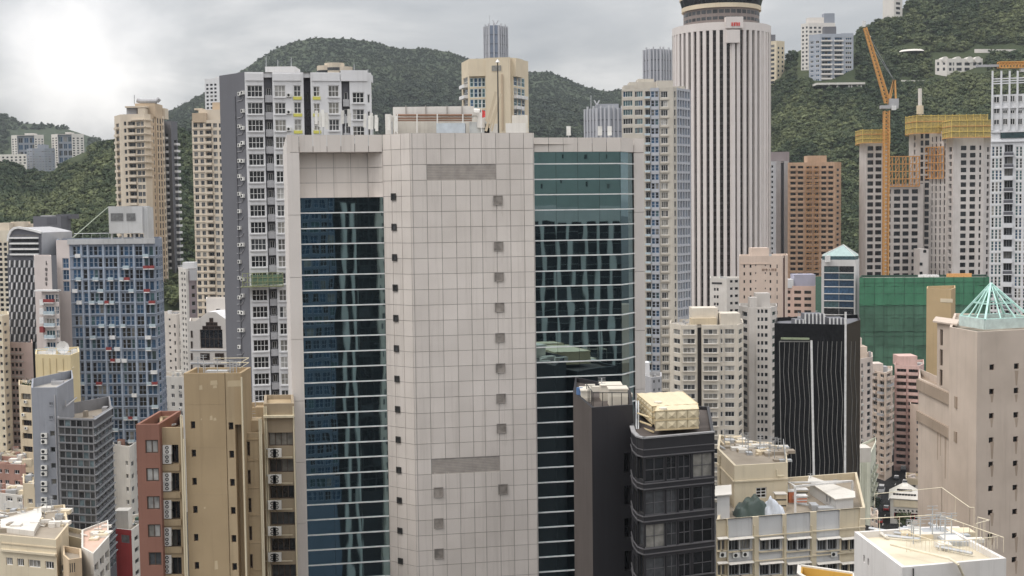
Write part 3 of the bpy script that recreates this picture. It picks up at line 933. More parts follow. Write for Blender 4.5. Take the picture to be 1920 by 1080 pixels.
# small windows, louvres
def stuck(fc, x0, x1, y0, y1, glass, frame, fw=0.1, name='window', kind='v0'):
    (s0, za), (s1, zb_) = fc.sz(x0, y0), fc.sz(x1, y1)
    g_, me_ = win_mesh(abs(s1 - s0), abs(za - zb_), kind, frame, glass, fw, None, 0.0)
    return inst(name, me_, off_root, fc.W((s0 + s1) / 2, 0.06, min(za, zb_)), fc.rot)
G_LBR = winglass('brown_louvre', (0.30, 0.265, 0.235), rough=0.5, rnd=0.12)
for k, y in enumerate((375.5, 461.5, 519, 576, 633, 690, 747, 803)):
    x = 933.5 + (y - 375) * 0.0155
    stuck(Ff, x - 9, x + 9, y - 8.5, y + 8.5, G_LBR, M_JOINT, 0.05)
for (x, y) in ((822, 923), (943, 917), (822.5, 981), (823, 1038)): stuck(Ff, x - 9, x + 9, y - 9, y + 9, G_LBR, M_JOINT, 0.05)
for k in range(13):
    y = 369 + k * 56.9
    x = 738.5 + (y - 369) * 0.0195
    stuck(Fc, x - 4.6, x + 4.6, y - 6.5, y + 6.5, G_MID, F_DARK, 0.14)
M_STAIN = wallmat('panel_rain_stain', (176, 166, 156), dirt=.3, rough=.6, bump=0)
def stain(root, fc, x, y, wpx, lpx, mat, o_):
    (s0, za), (s1, zb_) = fc.sz(x, y), fc.sz(x + wpx, y + lpx)
    m_ = MB(); z1, z0 = max(za, zb_), min(za, zb_); c_ = (s0 + s1) / 2; h_ = abs(s1 - s0) / 2
    m_.poly([fc.W(c_ - h_ * .4, o_, z0), fc.W(c_ + h_ * .4, o_, z0), fc.W(c_ + h_, o_, z1), fc.W(c_ - h_, o_, z1)], mat); m_.build('rain_stain', root)
for k, y in enumerate((384, 470, 528, 585, 642, 699, 756, 812)):
    x = 933.5 + (y - 375) * 0.0155
    for dx, l_ in ((-8.5, R.uniform(12, 34)), (-2, R.uniform(6, 18)), (5.5, R.uniform(14, 40)), (8, R.uniform(8, 24))): stain(off_root, Ff, x + dx, y + .5, R.uniform(.9, 1.9), l_, M_STAIN, .006)
for x in (812, 838, 861, 869, 880, 918, 930): stain(off_root, Ff, x + 3, 886, R.uniform(1, 2.4), R.uniform(25, 110), M_STAIN, .006)
for (xa, xb, k) in ((801, 941, 0), (811, 950, 19)):
    z1, z0 = lev(k) - 0.06, lev(k + 1) + 0.06
    s0, s1 = fs[2] + 0.05, fs[7] - 0.05
    m_ = MB(); m_.fbox(Ff, s0 - .05, s1 + .05, -0.35, -0.28, z0, z1, M_JOINT); lv = m_.build('louvre_bank', off_root)
    lv['_loc'] = tuple(off_root['_loc'])
    for j in range(5):
        a, b2 = s0 + (s1 - s0) * j / 5 + 0.03, s0 + (s1 - s0) * (j + 1) / 5 - 0.03
        for q in range(9):
            zz = z0 + (z1 - z0) * (q + .5) / 9
            m_ = MB()
            m_.poly([Ff.W(a, -0.05, zz - 0.09), Ff.W(b2, -0.05, zz - 0.09), Ff.W(b2, -0.22, zz + 0.09), Ff.W(a, -0.22, zz + 0.09)], M_LOUV)
            m_.poly([Ff.W(a, -0.05, zz - 0.12), Ff.W(b2, -0.05, zz - 0.12), Ff.W(b2, -0.05, zz - 0.09), Ff.W(a, -0.05, zz - 0.09)], M_LOUV)
            o = m_.build('slat', off_root)
            o.parent = lv
# ---- plant on the roof
zr = z_top_l - 1.3
M_PLANT = wallmat('plant_room_render', (186, 180, 170), dirt=0.5)
M_DUCT = wallmat('duct_metal', (196, 192, 186), dirt=0.3, rough=0.5)
def rbox(px0, px1, y0, y1, Y, dep, mat, name):
    a, b2 = P(px0, y0, Y), P(px1, y1, Y)
    m_ = MB(); m_.box(a.x, b2.x, Y, Y + dep, max(zr, b2.z) if y1 < 249 else zr, a.z, mat)
    return m_.build(name, off_root)
rbox(735, 905, 219, 252, 172, 8, M_PLANT, 'plant_room')
rbox(818, 872, 231, 252, 166, 3, plain('louvre_grey', (150, 158, 165)), 'louvre_unit')
rbox(880, 918, 229, 252, 167, 3, plain('cooling_unit', (170, 172, 170)), 'cooling_unit')
rbox(948, 986, 231, 252, 166, 4, M_DUCT, 'cooling_unit')
rbox(960, 990, 216, 252, 172, 4, M_PLANT, 'plant_room')
rbox(722, 733, 214, 250, 169, 4, M_DUCT, 'duct')
m_ = MB(); a, b2 = P(738, 207, 168), P(888, 207, 168)
m_.box(a.x, b2.x, 167, 169.5, a.z - 0.95, a.z + 0.35, M_DUCT); m_.build('duct', off_root)
for x in (761, 798, 838, 866):
    a = P(x, 200, 166.9); m_ = MB(); m_.box(a.x - 0.05, a.x + 0.05, 166.85, 167, a.z - 1.1, a.z + 0.15, M_JOINT); m_.build('duct_joint', off_root)
m_ = MB(); pts = [P(888, 211, 167), P(899, 212, 167), P(902, 220, 167), P(902, 240, 167)]
for p, q in zip(pts, pts[1:]): m_.tube(p, q, 0.55, M_DUCT, 10)
m_.build('bent_duct', off_root, smooth=False)
for y, r_ in ((216, 0.16), (222, 0.14), (226, 0.1)):
    m_ = MB(); m_.tube(P(743, y, 166.5), P(885, y, 166.5), r_, wallmat('rusty_pipe', (125, 95, 75), dirt=0.5), 6); m_.build('pipe', off_root)
for x in (740, 745, 782, 820, 868):
    m_ = MB(); m_.tube(P(x, 214, 166.3), P(x, 251, 166.3), 0.09, M_DUCT, 6); m_.build('pipe_support', off_root)
for x, ya, yb in ((599, 215, 250), (606, 221, 250), (690, 222, 250), (699, 226, 250), (735, 228, 250), (648, 214, 250)):
    m_ = MB()
    p = P(x, ya, 158); q = P(x, yb, 158)
    m_.tube((q.x, q.y, zr), p, 0.07, M_METAL, 6)
    for t, dx in ((0.15, -.4), (0.3, .45), (0.1, .35)):
        c = p.lerp(q, t); m_.hexa([(c.x + dx - .17, c.y - .1, c.z - .8), (c.x + dx + .17, c.y - .1, c.z - .8), (c.x + dx + .17, c.y + .1, c.z - .8), (c.x + dx - .17, c.y + .1, c.z - .8), (c.x + dx - .1, c.y - .25, c.z + .8), (c.x + dx + .24, c.y - .25, c.z + .8), (c.x + dx + .24, c.y - .05, c.z + .8), (c.x + dx - .1, c.y - .05, c.z + .8)], M_AC)
    m_.build('panel_antenna', off_root)
for x in (1066, 1125, 1143):
    m_ = MB(); q = P(x, 256, 158); m_.tube((q.x, q.y, zr), P(x, 240, 158), 0.06, M_METAL, 6)
    c = P(x, 243, 158); m_.box(c.x - .25, c.x + .25, c.y - .15, c.y + .1, c.z - 0.7, c.z + .4, M_AC); m_.build('panel_antenna', off_root)
lp = MB(); p = P(933, 117, 163); lp.tube((p.x, p.y, zr), p, 0.11, F_DARK, 8, r2=0.07)
for a_ in range(8):
    t0, t1 = math.pi * a_ / 4, math.pi * (a_ + 1) / 4
    lp.poly([p + Vector((0, 0, .45)), p + Vector((.3 * math.cos(t0), .3 * math.sin(t0), 0)), p + Vector((.3 * math.cos(t1), .3 * math.sin(t1), 0))], F_WHITE)
tag(lp.build('lightning_mast'), 'thin dark mast with a white ball tip on the office tower roof', 'mast')
gn = thing('roof_gondola_crane', 'folded pale jib arms of the window cleaning crane on the office tower roof', 'gondola crane', tuple(P(935, 250, 167)))
m_ = MB(); m_.box(P(905, 0, 167).x, P(930, 0, 167).x, 167, 169, zr, Zat(910, 232, 167), M_DUCT); m_.build('base', gn)
for (x0, y0, x1, y1, w_) in ((911, 246, 930, 172, .32), (918, 240, 940, 176, .28), (922, 246, 939, 178, .2)):
    m_ = MB(); m_.bar(P(x0, y0, 166), P(x1, y1, 166), w_, wallmat('jib_cream', (170, 155, 130), dirt=.3)); m_.build('jib', gn)
fl = thing('flag', 'small red flag on a white pole at the roof edge', 'flag', tuple(P(904, 240, 165)))
m_ = MB(); m_.tube(P(903, 248, 165), P(903, 190, 165), 0.05, F_WHITE, 6); m_.build('pole', fl)
m_ = MB(); M_RED = plain('red_cloth', (205, 50, 45), rough=0.8)
for i in range(5):
    x0, x1 = 904 + i * 1.2, 905.2 + i * 1.2
    m_.poly([P(x0, 221 - i * .3, 165 + .1 * math.sin(i)), P(x1, 221 - (i + 1) * .3, 165 + .1 * math.sin(i + 1)), P(x1, 206 + (i + 1) * .5, 165 + .1 * math.sin(i + 1)), P(x0, 206 + i * .5, 165 + .1 * math.sin(i))], M_RED)
m_.build('cloth', fl)
# ------------------------------------------------------------------ near blocks, left
def line_part(root, name, pts, r, mat, n=6):
    m_ = MB()
    for p, q in zip(pts, pts[1:]): m_.tube(p, q, r, mat, n)
    return m_.build(name, root)
M_BEIGE = wallmat('beige_render', (146, 124, 90), dirt=0.30)
M_BEIGE2 = wallmat('beige_render_worn', (152, 131, 98), dirt=0.45)
M_BRICK = wallmat('red_brick_tile', (124, 82, 66), dirt=0.3)
M_PIPE = wallmat('cream_pipe', (205, 192, 160), dirt=0.3)
bb = Bld('beige_apartment_block', 'tall beige rendered block with two columns of tiny dark windows', [(346, 135), (454, 134.6)], 700, M_BEIGE, depth=5.0, roof=M_BEIGE2, inn=(0, 1))
bb.sec(0, None, 422.5, cols=[(356.5, 365)], rows=(790, 13.5, 51.4, 24), wk='v0', glass='hole', frame=F_BRONZE, fw=0.06, rec=0.3)
bb.sec(0, 422.5, 424, out=-0.12)
bb.sec(0, 424, 439.5, cols=[(427.5, 436.5)], rows=(792, 13.5, 51.4, 24), wk='v0', glass='hole', frame=F_BRONZE, fw=0.06, rec=0.3, mat=M_BEIGE2)
bb.sec(0, 439.5, 451.5, out=-1.0, yt=796)
bb.clutter(16, [M_BEIGE2, M_PIPE, M_METAL], 0.7)
fx = bb.faces[0]
for x in (449, 458):
    m_ = MB()
    p0, p1 = bb.inn[2], bb.inn[1]
for hgt in (0.5, 1.0):
    m_ = MB(); m_.tube((bb.poly[1].x - .2, bb.poly[1].y + .2, bb.zt + hgt), (bb.poly[2].x - .2, bb.poly[2].y, bb.zt + hgt), 0.04, M_PIPE, 5)
    m_.tube((bb.poly[2].x - .2, bb.poly[2].y, bb.zt + hgt), (bb.poly[2].x - 4, bb.poly[2].y, bb.zt + hgt), 0.04, M_PIPE, 5); m_.build('railing', bb.root)
for (x, y0, o_) in ((341, 777, .3), (346.5, 822, .35), (453.5, 707, .15)):
    fcx = bb.faces[0]; s_, z_ = fcx.sz(x, y0)
    line_part(bb.root, 'drain_pipe', [fcx.W(s_, o_, z_), fcx.W(s_, o_, 0)], 0.09, M_PIPE)
M_PATCH = wallmat('beige_repair_patch', (166, 147, 114), dirt=.3)
for x0, x1, y0, y1 in ((373, 380, 722, 731), (394, 408, 713, 722), (399, 407, 722, 728), (393, 399, 779, 788), (400, 406, 783, 789), (376, 379, 784, 788), (402, 409, 1051, 1068), (382, 386, 950, 954), (426, 452, 713, 725)):
    (s0, za), (s1, zb_) = fx.sz(x0, y0), fx.sz(x1, y1); m_ = MB(); m_.poly([fx.W(s0, .005, zb_), fx.W(s1, .005, zb_ + .04), fx.W(s1 - .05, .005, za), fx.W(s0 + .04, .005, za - .05)], M_PATCH); m_.build('repair_patch', bb.root)
for y in (757, 838, 926): m_ = MB(); z_ = fx.Z(390, y); m_.fbox(fx, .1, fx.S(421), -.01, .012, z_ - .03, z_, M_BEIGE2); m_.build('day_joint', bb.root)
bb.done()
br = Bld('brick_apartment_wing', 'red brick wing with paired brown windows left of the beige block', [(256.5, 135), (300, 135)], 796, M_BRICK, depth=9, roof=M_BEIGE2, par=1.2, inn=(0, 1))
br.sec(0, None, None, cols=[(273, 297)], rows=(825, 24, 51.3, 24), wk='v1', glass='pale', frame=F_BRONZE, fw=0.1, rec=0.2)
br.clutter(4, [M_BEIGE2, M_METAL], 0.6)
br.done()
bw = Bld('beige_air_conditioner_wing', 'beige wing with stacked air conditioners between red brick and beige block', [(300.8, 136), (345.5, 136)], 802, M_BEIGE2, depth=8, roof=M_BEIGE2)
bw.sec(0, None, None, cols=[(304, 335)], rows=(834, 35, 51.4, 24), wk='v2', glass='old', frame=F_BRONZE, fw=0.1, rec=0.9)
fw_ = bw.faces[0]
def ac2_geo():
    b = MB()
    b.box(-0.45, 0.45, -0.4, 0, 0, 0.95, M_AC)
    for zc_ in (0.27, 0.7):
        for rr_, mt, dy in ((0.2, M_BLACK, -.405), (0.09, M_AC, -.41)):
            for a in range(8):
                t0, t1 = math.pi * a / 4, math.pi * (a + 1) / 4
                b.poly([(0, dy, zc_), (rr_ * math.cos(t0), dy, zc_ + rr_ * math.sin(t0)), (rr_ * math.cos(t1), dy, zc_ + rr_ * math.sin(t1))], mt)
    return b
AC2 = cached('ac2', ac2_geo, 'air_conditioner')
for k in range(5):
    for dy in (17.5, 35.0):
        s_, z_ = fw_.sz(314, 834 + 51.4 * k + dy)
        inst('air_conditioner', AC2, bw.root, fw_.W(s_, -0.25, z_), fw_.rot)
    s_, z_ = fw_.sz(338, 834 + 51.4 * k + 48); 
    m_ = MB(); m_.fbox(fw_, fw_.S(302.5), fw_.S(337), 0.0, 0.18, z_, z_ + 0.65, M_BEIGE2); m_.build('spandrel', bw.root)
bw.done()
rw = Bld('beige_rear_wing', 'beige wing with tall narrow brown windows right of the beige block', [(454.5, 136.5), (492, 136.5)], 812, M_BEIGE2, depth=10, roof=M_BEIGE2)
rw.sec(0, None, None, cols=[(458.5, 469.5)], rows=(828, 26, 51.4, 24), wk='v0', glass='brown', frame=F_BRONZE, fw=0.14, rec=0.3)
rw.band(0, 822, 0.15, 0.12, M_BEIGE)
for k in range(5): rw.band(0, 862 + k * 51.4, 0.12, 0.06, M_BEIGE2)
rw.roofbox(457, 484, 789, 139, 2.5, M_BEIGE2, 'roof_tank')
rw.clutter(3, [M_BEIGE, M_PIPE], .6)
for x in (488.5, 491.5): line_part(rw.root, 'drain_pipe', [rw.faces[0].W(rw.faces[0].S(x), .15, rw.zt + 1.5), rw.faces[0].W(rw.faces[0].S(x), .15, 0)], 0.09, M_PIPE)
rw.done()
rb = Bld('shaded_window_wing', 'grey beige wing with wide dark windows and outdoor units beside the white tower', [(496, 143.5), (553, 143.5)], 757, wallmat('grey_beige', (140, 124, 100), dirt=.4), depth=7, roof=M_BEIGE2, par=0.5)
rb.sec(0, None, None, cols=[(503, 549)], rows=(811, 25, 48.6, 20), wk='v3', glass='old', frame=F_BRONZE, fw=0.09, rec=0.5)
fr_ = rb.faces[0]
for k in range(6):
    for x, me_ in ((513, AC2), (522, AC2)):
        s_, z_ = fr_.sz(x, 811 + 25 + 19 + 48.6 * k)
        inst('air_conditioner', me_, rb.root, fr_.W(s_, 0.45, z_), fr_.rot)
    s_, z_ = fr_.sz(517, 811 + 25 + 20.5 + 48.6 * k)
    m_ = MB(); m_.bar(fr_.W(s_ - 1.1, .25, z_), fr_.W(s_ + 1.9, .25, z_), 0.08, M_PIPE); m_.build('bracket', rb.root)
    line_part(rb.root, 'branch_pipe', [fr_.W(0.2, .2, z_ + 1.0), fr_.W(s_ - .8, .2, z_ + .8)], 0.06, M_METAL)
for x in (497, 500.5, 551.5): line_part(rb.root, 'drain_pipe', [fr_.W(fr_.S(x), .15, fr_.Z(x, 762)), fr_.W(fr_.S(x), .15, 0)], 0.09, M_PIPE)
rb.band(0, 778, 0.25, 0.5, M_PIPE)
rb.done()
bkw = Bld('beige_back_parapet', 'beige parapet wall behind the roof terrace right of the beige block', [(460, 147.5), (501, 147.5)], 764, M_BEIGE2, depth=4, roof=M_BEIGE2)
bkw.clutter(3, [M_BEIGE, M_PIPE], .8); bkw.done()
# ------------------------------------------------------------------ near black block and tanks
M_BLK = wallmat('black_render', (42, 40, 43), dirt=0.25, rough=0.7, k=0.62)
M_BLK2 = wallmat('black_tile', (38, 37, 40), dirt=0.15, rough=0.45)
M_BRN = wallmat('dark_brown_render', (76, 68, 64), dirt=0.4)
M_LEDGE = plain('charcoal_ledge', (78, 76, 78), rough=0.5)
bk_ = Bld('black_slab_block', 'windowless black slab with white tanks on its roof', [(1075, 136.8), (1109.5, 126), (1187, 127.6)], 735, M_BLK, depth=12, roof=M_BRN, par=0.5)
bk_.sec(0, None, None, mat=M_BRN)
bk_.sec(1, 1168, None, cols=[(1169.5, 1183)], rows=(849, 37, 60.3, 14), wk='v0', glass='hole', frame=F_DARK, fw=0.05, rec=0.6)
M_WT = wallmat('white_tank', (226, 216, 198), dirt=0.2, rough=0.5)
for (x0, x1, yt, Y, dep, n_) in ((1142, 1177, 729, 130, 2.0, 11), (1127, 1166, 722, 133.5, 2.5, 9), (1090, 1108, 732, 133, 3, 5)):
    a, b2 = P(x0, yt, Y), P(x1, yt, Y)
    t_ = thing('white_water_tank', {1142: 'ribbed white tank nearest the corner of the black slab roof', 1127: 'larger white tank behind the ribbed one on the black slab roof', 1090: 'low white tank at the back edge of the black slab roof'}[x0], 'water tank', (a.x, a.y, bk_.rz), 'white tanks on the black slab')
    m_ = MB(); m_.box(a.x, b2.x, Y, Y + dep, bk_.rz, a.z - .12, M_WT); m_.build('body', t_)
    m_ = MB(); m_.box(a.x - .08, b2.x + .08, Y - .08, Y + dep + .08, a.z - .12, a.z, M_WT); m_.build('lid', t_)
    for q in range(n_):
        xx = a.x + (b2.x - a.x) * (q + .5) / n_
        m_ = MB(); m_.box(xx - .05, xx + .05, Y - .06, Y + .01, bk_.rz + .15, a.z - .75, M_WT); m_.build('rib', t_)
for p, q in (((1112, 757, 127), (1183, 757, 128.4)), ((1112, 757, 127), (1100, 740, 134))):
    m_ = MB(); m_.tube(P(*p) + Vector((0, 0, 1.1)), P(*q) + Vector((0, 0, 1.1)), 0.05, F_DARK, 5)
    for t_ in (0, .25, .5, .75, 1): 
        c = P(*p).lerp(P(*q), t_); m_.tube((c.x, c.y, bk_.rz), c + Vector((0, 0, 1.1)), 0.04, F_DARK, 5)
    m_.build('railing', bk_.root)
m_ = MB(); c = P(1087, 738, 135); m_.tube((c.x, c.y, bk_.rz), (c.x, c.y, bk_.rz + 1.2), .35, plain('blue_barrel_plastic', (60, 95, 140)), 12)
tag(m_.build('barrel'), 'blue plastic barrel at the back corner of the black slab roof', 'barrel')
bk_.clutter(5, [M_WT, F_DARK, M_METAL], .8)
bk_.done()
bt = Bld('black_window_block', 'black block with rounded corner and ribbon windows below a yellow tank', [(1184, 125.5), (1187, 122.3), (1195, 120), (1207, 119), (1340, 121.8)], 0, M_BLK2, depth=16, roof=M_BRN, par=0.35, zt=Zat(1207, 823, 119))
rows_ = (854, 44, 60.4, 16)
for i_ in range(3): bt.sec(i_, None, None, cols=(1, 0.94), rows=rows_, wk='v0', glass='dark', frame=F_DARK, fw=0.06, rec=0.25)
bt.sec(3, None, None, cols=[(1209, 1248), (1250.5, 1270.5), (1273, 1296), (1300, 1337.5)], rows=rows_, wk='v1h1', glass='old', frame=M_LEDGE, fw=0.07, rec=0.25)
for k in range(5):
    for dy in (-3, 47.5):
        for i_ in range(4):
            fcx = bt.faces[i_]; z_ = bt.faces[3].Z(1270, 854 + 60.4 * k + dy)
            m_ = MB(); m_.fbox(fcx, 0, fcx.L, -.02, .09, z_ - .05, z_ + .05, M_LEDGE); m_.build('ledge', bt.root)
for i_ in range(4):
    fcx = bt.faces[i_]; m_ = MB(); m_.fbox(fcx, 0, fcx.L, -.3, .12, bt.zt + .003, bt.zt + .14, plain('grey_coping', (120, 118, 118))); m_.build('coping', bt.root)
    z_ = bt.faces[3].Z(1270, 838); m_ = MB(); m_.fbox(fcx, 0, fcx.L, -.02, .06, z_ - .04, z_ + .04, M_LEDGE); m_.build('ledge', bt.root)
bt.done()
M_YT = wallmat('yellow_tank_panel', (214, 197, 158), dirt=0.2, rough=0.55, rnd=0.05)
M_YT2 = wallmat('yellow_tank_flange', (182, 162, 120), dirt=0.2, rough=0.55)
def panel_tank(name, label, quad, z0, z1, nf, ns, nh, grp):
    """quad: left back, left front, right front, right back (world xy)"""
    c = [Vector(q) for q in quad]
    t_ = thing(name, label, 'water tank', ((c[0].x + c[2].x) / 2, (c[0].y + c[2].y) / 2, z0), grp)
    m_ = MB(); inn2 = offset_poly(c, 0.06); m_.prism([tuple(p) for p in inn2], z0, z1 - .02, M_YT2, top=True); m_.build('shell', t_)
    ph = (z1 - z0) / nh
    for (A, B, n_) in ((c[0], c[1], ns), (c[1], c[2], nf), (c[2], c[3], ns)):
        fc = Face(A, B); pw = fc.L / n_
        m_ = MB(); g_ = .035
        w2, h2 = pw / 2 - g_, ph - 2 * g_
        m_.poly([(-w2, 0, g_), (w2, 0, g_), (w2 * .8, -.02, g_ + h2 * .12), (-w2 * .8, -.02, g_ + h2 * .12)], M_YT); m_.poly([(w2, 0, g_), (w2, 0, g_ + h2), (w2 * .8, -.02, g_ + h2 * .88), (w2 * .8, -.02, g_ + h2 * .12)], M_YT)
        m_.poly([(w2, 0, g_ + h2), (-w2, 0, g_ + h2), (-w2 * .8, -.02, g_ + h2 * .88), (w2 * .8, -.02, g_ + h2 * .88)], M_YT); m_.poly([(-w2, 0, g_ + h2), (-w2, 0, g_), (-w2 * .8, -.02, g_ + h2 * .12), (-w2 * .8, -.02, g_ + h2 * .88)], M_YT)
        q4 = [(-w2 * .8, -.02, g_ + h2 * .12), (w2 * .8, -.02, g_ + h2 * .12), (w2 * .8, -.02, g_ + h2 * .88), (-w2 * .8, -.02, g_ + h2 * .88)]; ap = (0, -.14, g_ + h2 * .45)
        for a in range(4): m_.poly([q4[a], q4[(a + 1) % 4], ap], M_YT)
        me_ = m_.mesh('panel')
        for j in range(n_):
            for k in range(nh): inst('panel', me_, t_, fc.W(pw * (j + .5), 0, z0 + ph * k), fc.rot)
        for k in range(nh + 1):
            m_ = MB(); m_.fbox(fc, -.03, fc.L + .03, 0, .06, z0 + ph * k - .04, z0 + ph * k + .04, M_YT2); m_.build('flange', t_)
    fA, nl = Face(c[1], c[2]), nf
    for j in range(nl):     # lid sheets
        u0, u1 = j / nl, (j + 1) / nl
        p = [c[1].lerp(c[2], u0), c[1].lerp(c[2], u1), c[0].lerp(c[3], u1), c[0].lerp(c[3], u0)]
        m_ = MB(); pm = [(p[0] + p[1]) / 2, (p[2] + p[3]) / 2]
        v0 = [(q.x, q.y, z1 + .01) for q in p]; r0 = [(q.x, q.y, z1 + .06) for q in pm]
        m_.poly([v0[0], r0[0], r0[1], v0[3]], M_YT); m_.poly([r0[0], v0[1], v0[2], r0[1]], M_YT); m_.poly([v0[0], v0[1], r0[0]], M_YT); m_.poly([v0[2], v0[3], r0[1]], M_YT)
        m_.build('lid_sheet', t_)
    m_ = MB(); q = c[1].lerp(c[3], .18); m_.tube((q.x, q.y, z1 + .05), (q.x, q.y, z1 + .22), .4, M_WT, 14); m_.build('hatch', t_)
    return t_
rzt = bt.zt + .15
panel_tank('panel_water_tank', 'large pale yellow panel tank with a ribbed lid on the black block', [xy(1192, 135), xy(1221, 126.3), xy(1307, 127.5), xy(1278, 136)], rzt, Zat(1221, 762, 126.3), 5, 6, 3, 'yellow panel tanks on the black block')
panel_tank('panel_water_tank', 'lower pale yellow tank of two rows of pressed panels in front', [xy(1231, 125.6), xy(1226.5, 122.6), xy(1308, 123.6), xy(1306, 126.4)], rzt, Zat(1227, 771, 122.6), 4, 2, 2, 'yellow panel tanks on the black block')
for k, (x, y) in enumerate(((1196, 775), (1199, 790), (1203, 802))):
    line_part(bt.root, 'roof_pipe', [P(x, y, 128), P(x + 22, y + 8, 123.5)], 0.1, M_YT2)
for x in (1193, 1197): line_part(bt.root, 'roof_pipe', [P(x, 752, 130), P(x, 812, 126)], 0.08, M_METAL)
# ------------------------------------------------------------------ low cream block, right
M_CREAM = wallmat('cream_render', (205, 190, 160), dirt=0.28)
M_CREAM2 = wallmat('cream_render_deep', (196, 178, 146), dirt=0.4)  # slightly deeper cream with more dirt, a wall colour of its own
M_GREYB = wallmat('pale_grey_render', (176, 176, 176), dirt=0.3)
M_WHITE = wallmat('white_render', (210, 204, 194), dirt=0.35)
M_DECK = wallmat('roof_deck', (140, 128, 112), dirt=0.7, streak=0.0)
lc = Bld('low_cream_block', 'low cream block with pale grey bays and sheds on its flat roof', [(1344, 156), (1622, 161.5)], 975, M_CREAM, depth=22, roof=M_DECK, par=1.0)
bays = [(1344, 1363, 0), (1365, 1411, 1), (1423, 1467, 1), (1475, 1519, 1), (1531, 1574, 1), (1576, 1612, 0)]
for x0, x1, g_ in bays:
    x0 = None if x0 == 1344 else x0
    xa = (x0 or 1344) + 3
    lc.sec(0, x0, x1, cols=[(xa, (xa + x1 - 3) / 2 - 1), ((xa + x1 - 3) / 2 + 1, x1 - 3)], rows=(1012, 20, 46, 12), wk='v2', glass='old', frame=F_GREY, fw=0.06, rec=0.35, mat=M_GREYB if g_ else M_CREAM, out=-0.18, ac=0.45, sill=(0.12, 0.35, 0.2, M_CREAM))
fl_ = lc.faces[0]
for y in (999, 1045): 
    z_ = fl_.Z(1480, y); m_ = MB(); m_.fbox(fl_, 0, fl_.L, -.02, .16, z_ - .14, z_, M_CREAM); m_.build('ledge', lc.root)
for x0, x1, g_ in bays:
    for y in (1008, 1054):
        z_ = fl_.Z((x0 + x1) / 2, y); m_ = MB(); s0, s1 = fl_.S(x0), fl_.S(x1)
        m_.hexa([fl_.W(s0, .5, z_ - .12), fl_.W(s1, .5, z_ - .12), fl_.W(s1, 0, z_), fl_.W(s0, 0, z_), fl_.W(s0, .5, z_ - .06), fl_.W(s1, .5, z_ - .06), fl_.W(s1, 0, z_ + .1), fl_.W(s0, 0, z_ + .1)], M_WHITE); m_.build('canopy', lc.root)
for x in (1364, 1414, 1470, 1521): line_part(lc.root, 'drain_pipe', [fl_.W(fl_.S(x), .12, fl_.Z(x, 985)), fl_.W(fl_.S(x), .12, 0)], .08, M_PIPE)
RZ = lc.rz
lc.clutter(22, [M_CREAM, M_METAL, M_WT], 1.0)
lc.done()
sb = Bld('roof_stair_block', 'cream rooftop block with a barred window behind two tarpaulins', [(1345, 178), (1377, 166), (1477, 167.5)], 0, M_CREAM, depth=11, zb=RZ, roof=M_DECK, par=0.4, zt=Zat(1377, 873, 166), cat='roof building')
sb.sec(1, 1410, 1444, cols=[(1417.5, 1437.5)], rows=(914, 20, 30, 1), wk='v1h2', glass='old', frame=F_WHITE, fw=.12, rec=.2)
for i_ in (0, 1):
    z_ = sb.faces[1].Z(1420, 899); fcx = sb.faces[i_]; m_ = MB(); m_.fbox(fcx, 0, fcx.L, -.02, .2, z_ - .18, z_, M_CREAM); m_.build('ledge', sb.root)
sb.clutter(60, [M_CREAM2, M_WHITE, M_METAL, M_DECK], .5, .05)
line_part(sb.root, 'drain_pipe', [sb.faces[0].W(2.5, .15, sb.zt - .5), sb.faces[0].W(2.5, .15, RZ)], .12, M_PIPE)
line_part(sb.root, 'drain_pipe', [P(1456, 880, 166.9), P(1457, 892, 166.9), P(1470, 892, 166.9)], .1, M_PIPE)
m_ = MB(); a = sb.poly[2]; 
for k in range(12):
    p = Vector((a.x - .3, a.y, sb.zt)).lerp(Vector((sb.poly[3].x - .3, sb.poly[3].y, sb.zt)), k / 11); m_.tube(p, p + Vector((0, 0, 1.1)), .04, M_METAL, 5)
for hgt in (.55, 1.1): m_.tube((a.x - .3, a.y, sb.zt + hgt), (sb.poly[3].x - .3, sb.poly[3].y, sb.zt + hgt), .04, M_METAL, 5)
m_.build('railing', sb.root)
sb.done()
def tarp(label, x0, x1, yt, Y, dep, mat, peak, seed):
    a, b2 = P(x0, 965, Y), P(x1, 965, Y)
    W_, H_ = b2.x - a.x, Zat((x0 + x1) / 2, yt, Y) - RZ
    m_ = MB(); m_.m(mat); n1, n2 = 22, 14
    r_ = random.Random(seed)
    for i in range(n1 + 1):
        for j in range(n2 + 1):
            u, v = i / n1, j / n2
            prof = max(0.0, 1 - abs(u - peak) / (peak if u < peak else 1 - peak)) ** 0.55 * min(1, 5.5 * v) * min(1, 5.5 * (1 - v))
            fold = 0.34 * math.sin((u - peak) * 26 + 3 * v + 2 * math.sin(5 * v)) * (1 - 0.6 * prof) + .1 * mnoise.noise(Vector((u * 9, v * 7, seed)))
            m_.v.append((a.x + W_ * u + .1 * math.sin(9 * v), Y + dep * v + .12 * math.sin(11 * u) , RZ + max(0.02, H_ * prof * (0.93 + .1 * mnoise.noise(Vector((u * 4, v * 4, seed + 3)))) + fold * prof ** .3)))
    for i in range(n1):
        for j in range(n2):
            k = i * (n2 + 1) + j; m_.f.append((k, k + n2 + 1, k + n2 + 2, k + 1)); m_.mi.append(0)
    return tag(m_.build('tarpaulin', None, True), label, 'tarpaulin')
tarp('dark green tarpaulin heaped over goods on the cream block roof', 1381, 1449, 934, 160.5, 4, plain('green_tarp', (52, 66, 60), rough=.45), .62, 4)
tarp('pale grey tarpaulin draped beside the dark green one', 1436, 1476, 936, 159.8, 3.2, plain('grey_tarp', (165, 170, 178), rough=.5), .35, 9)
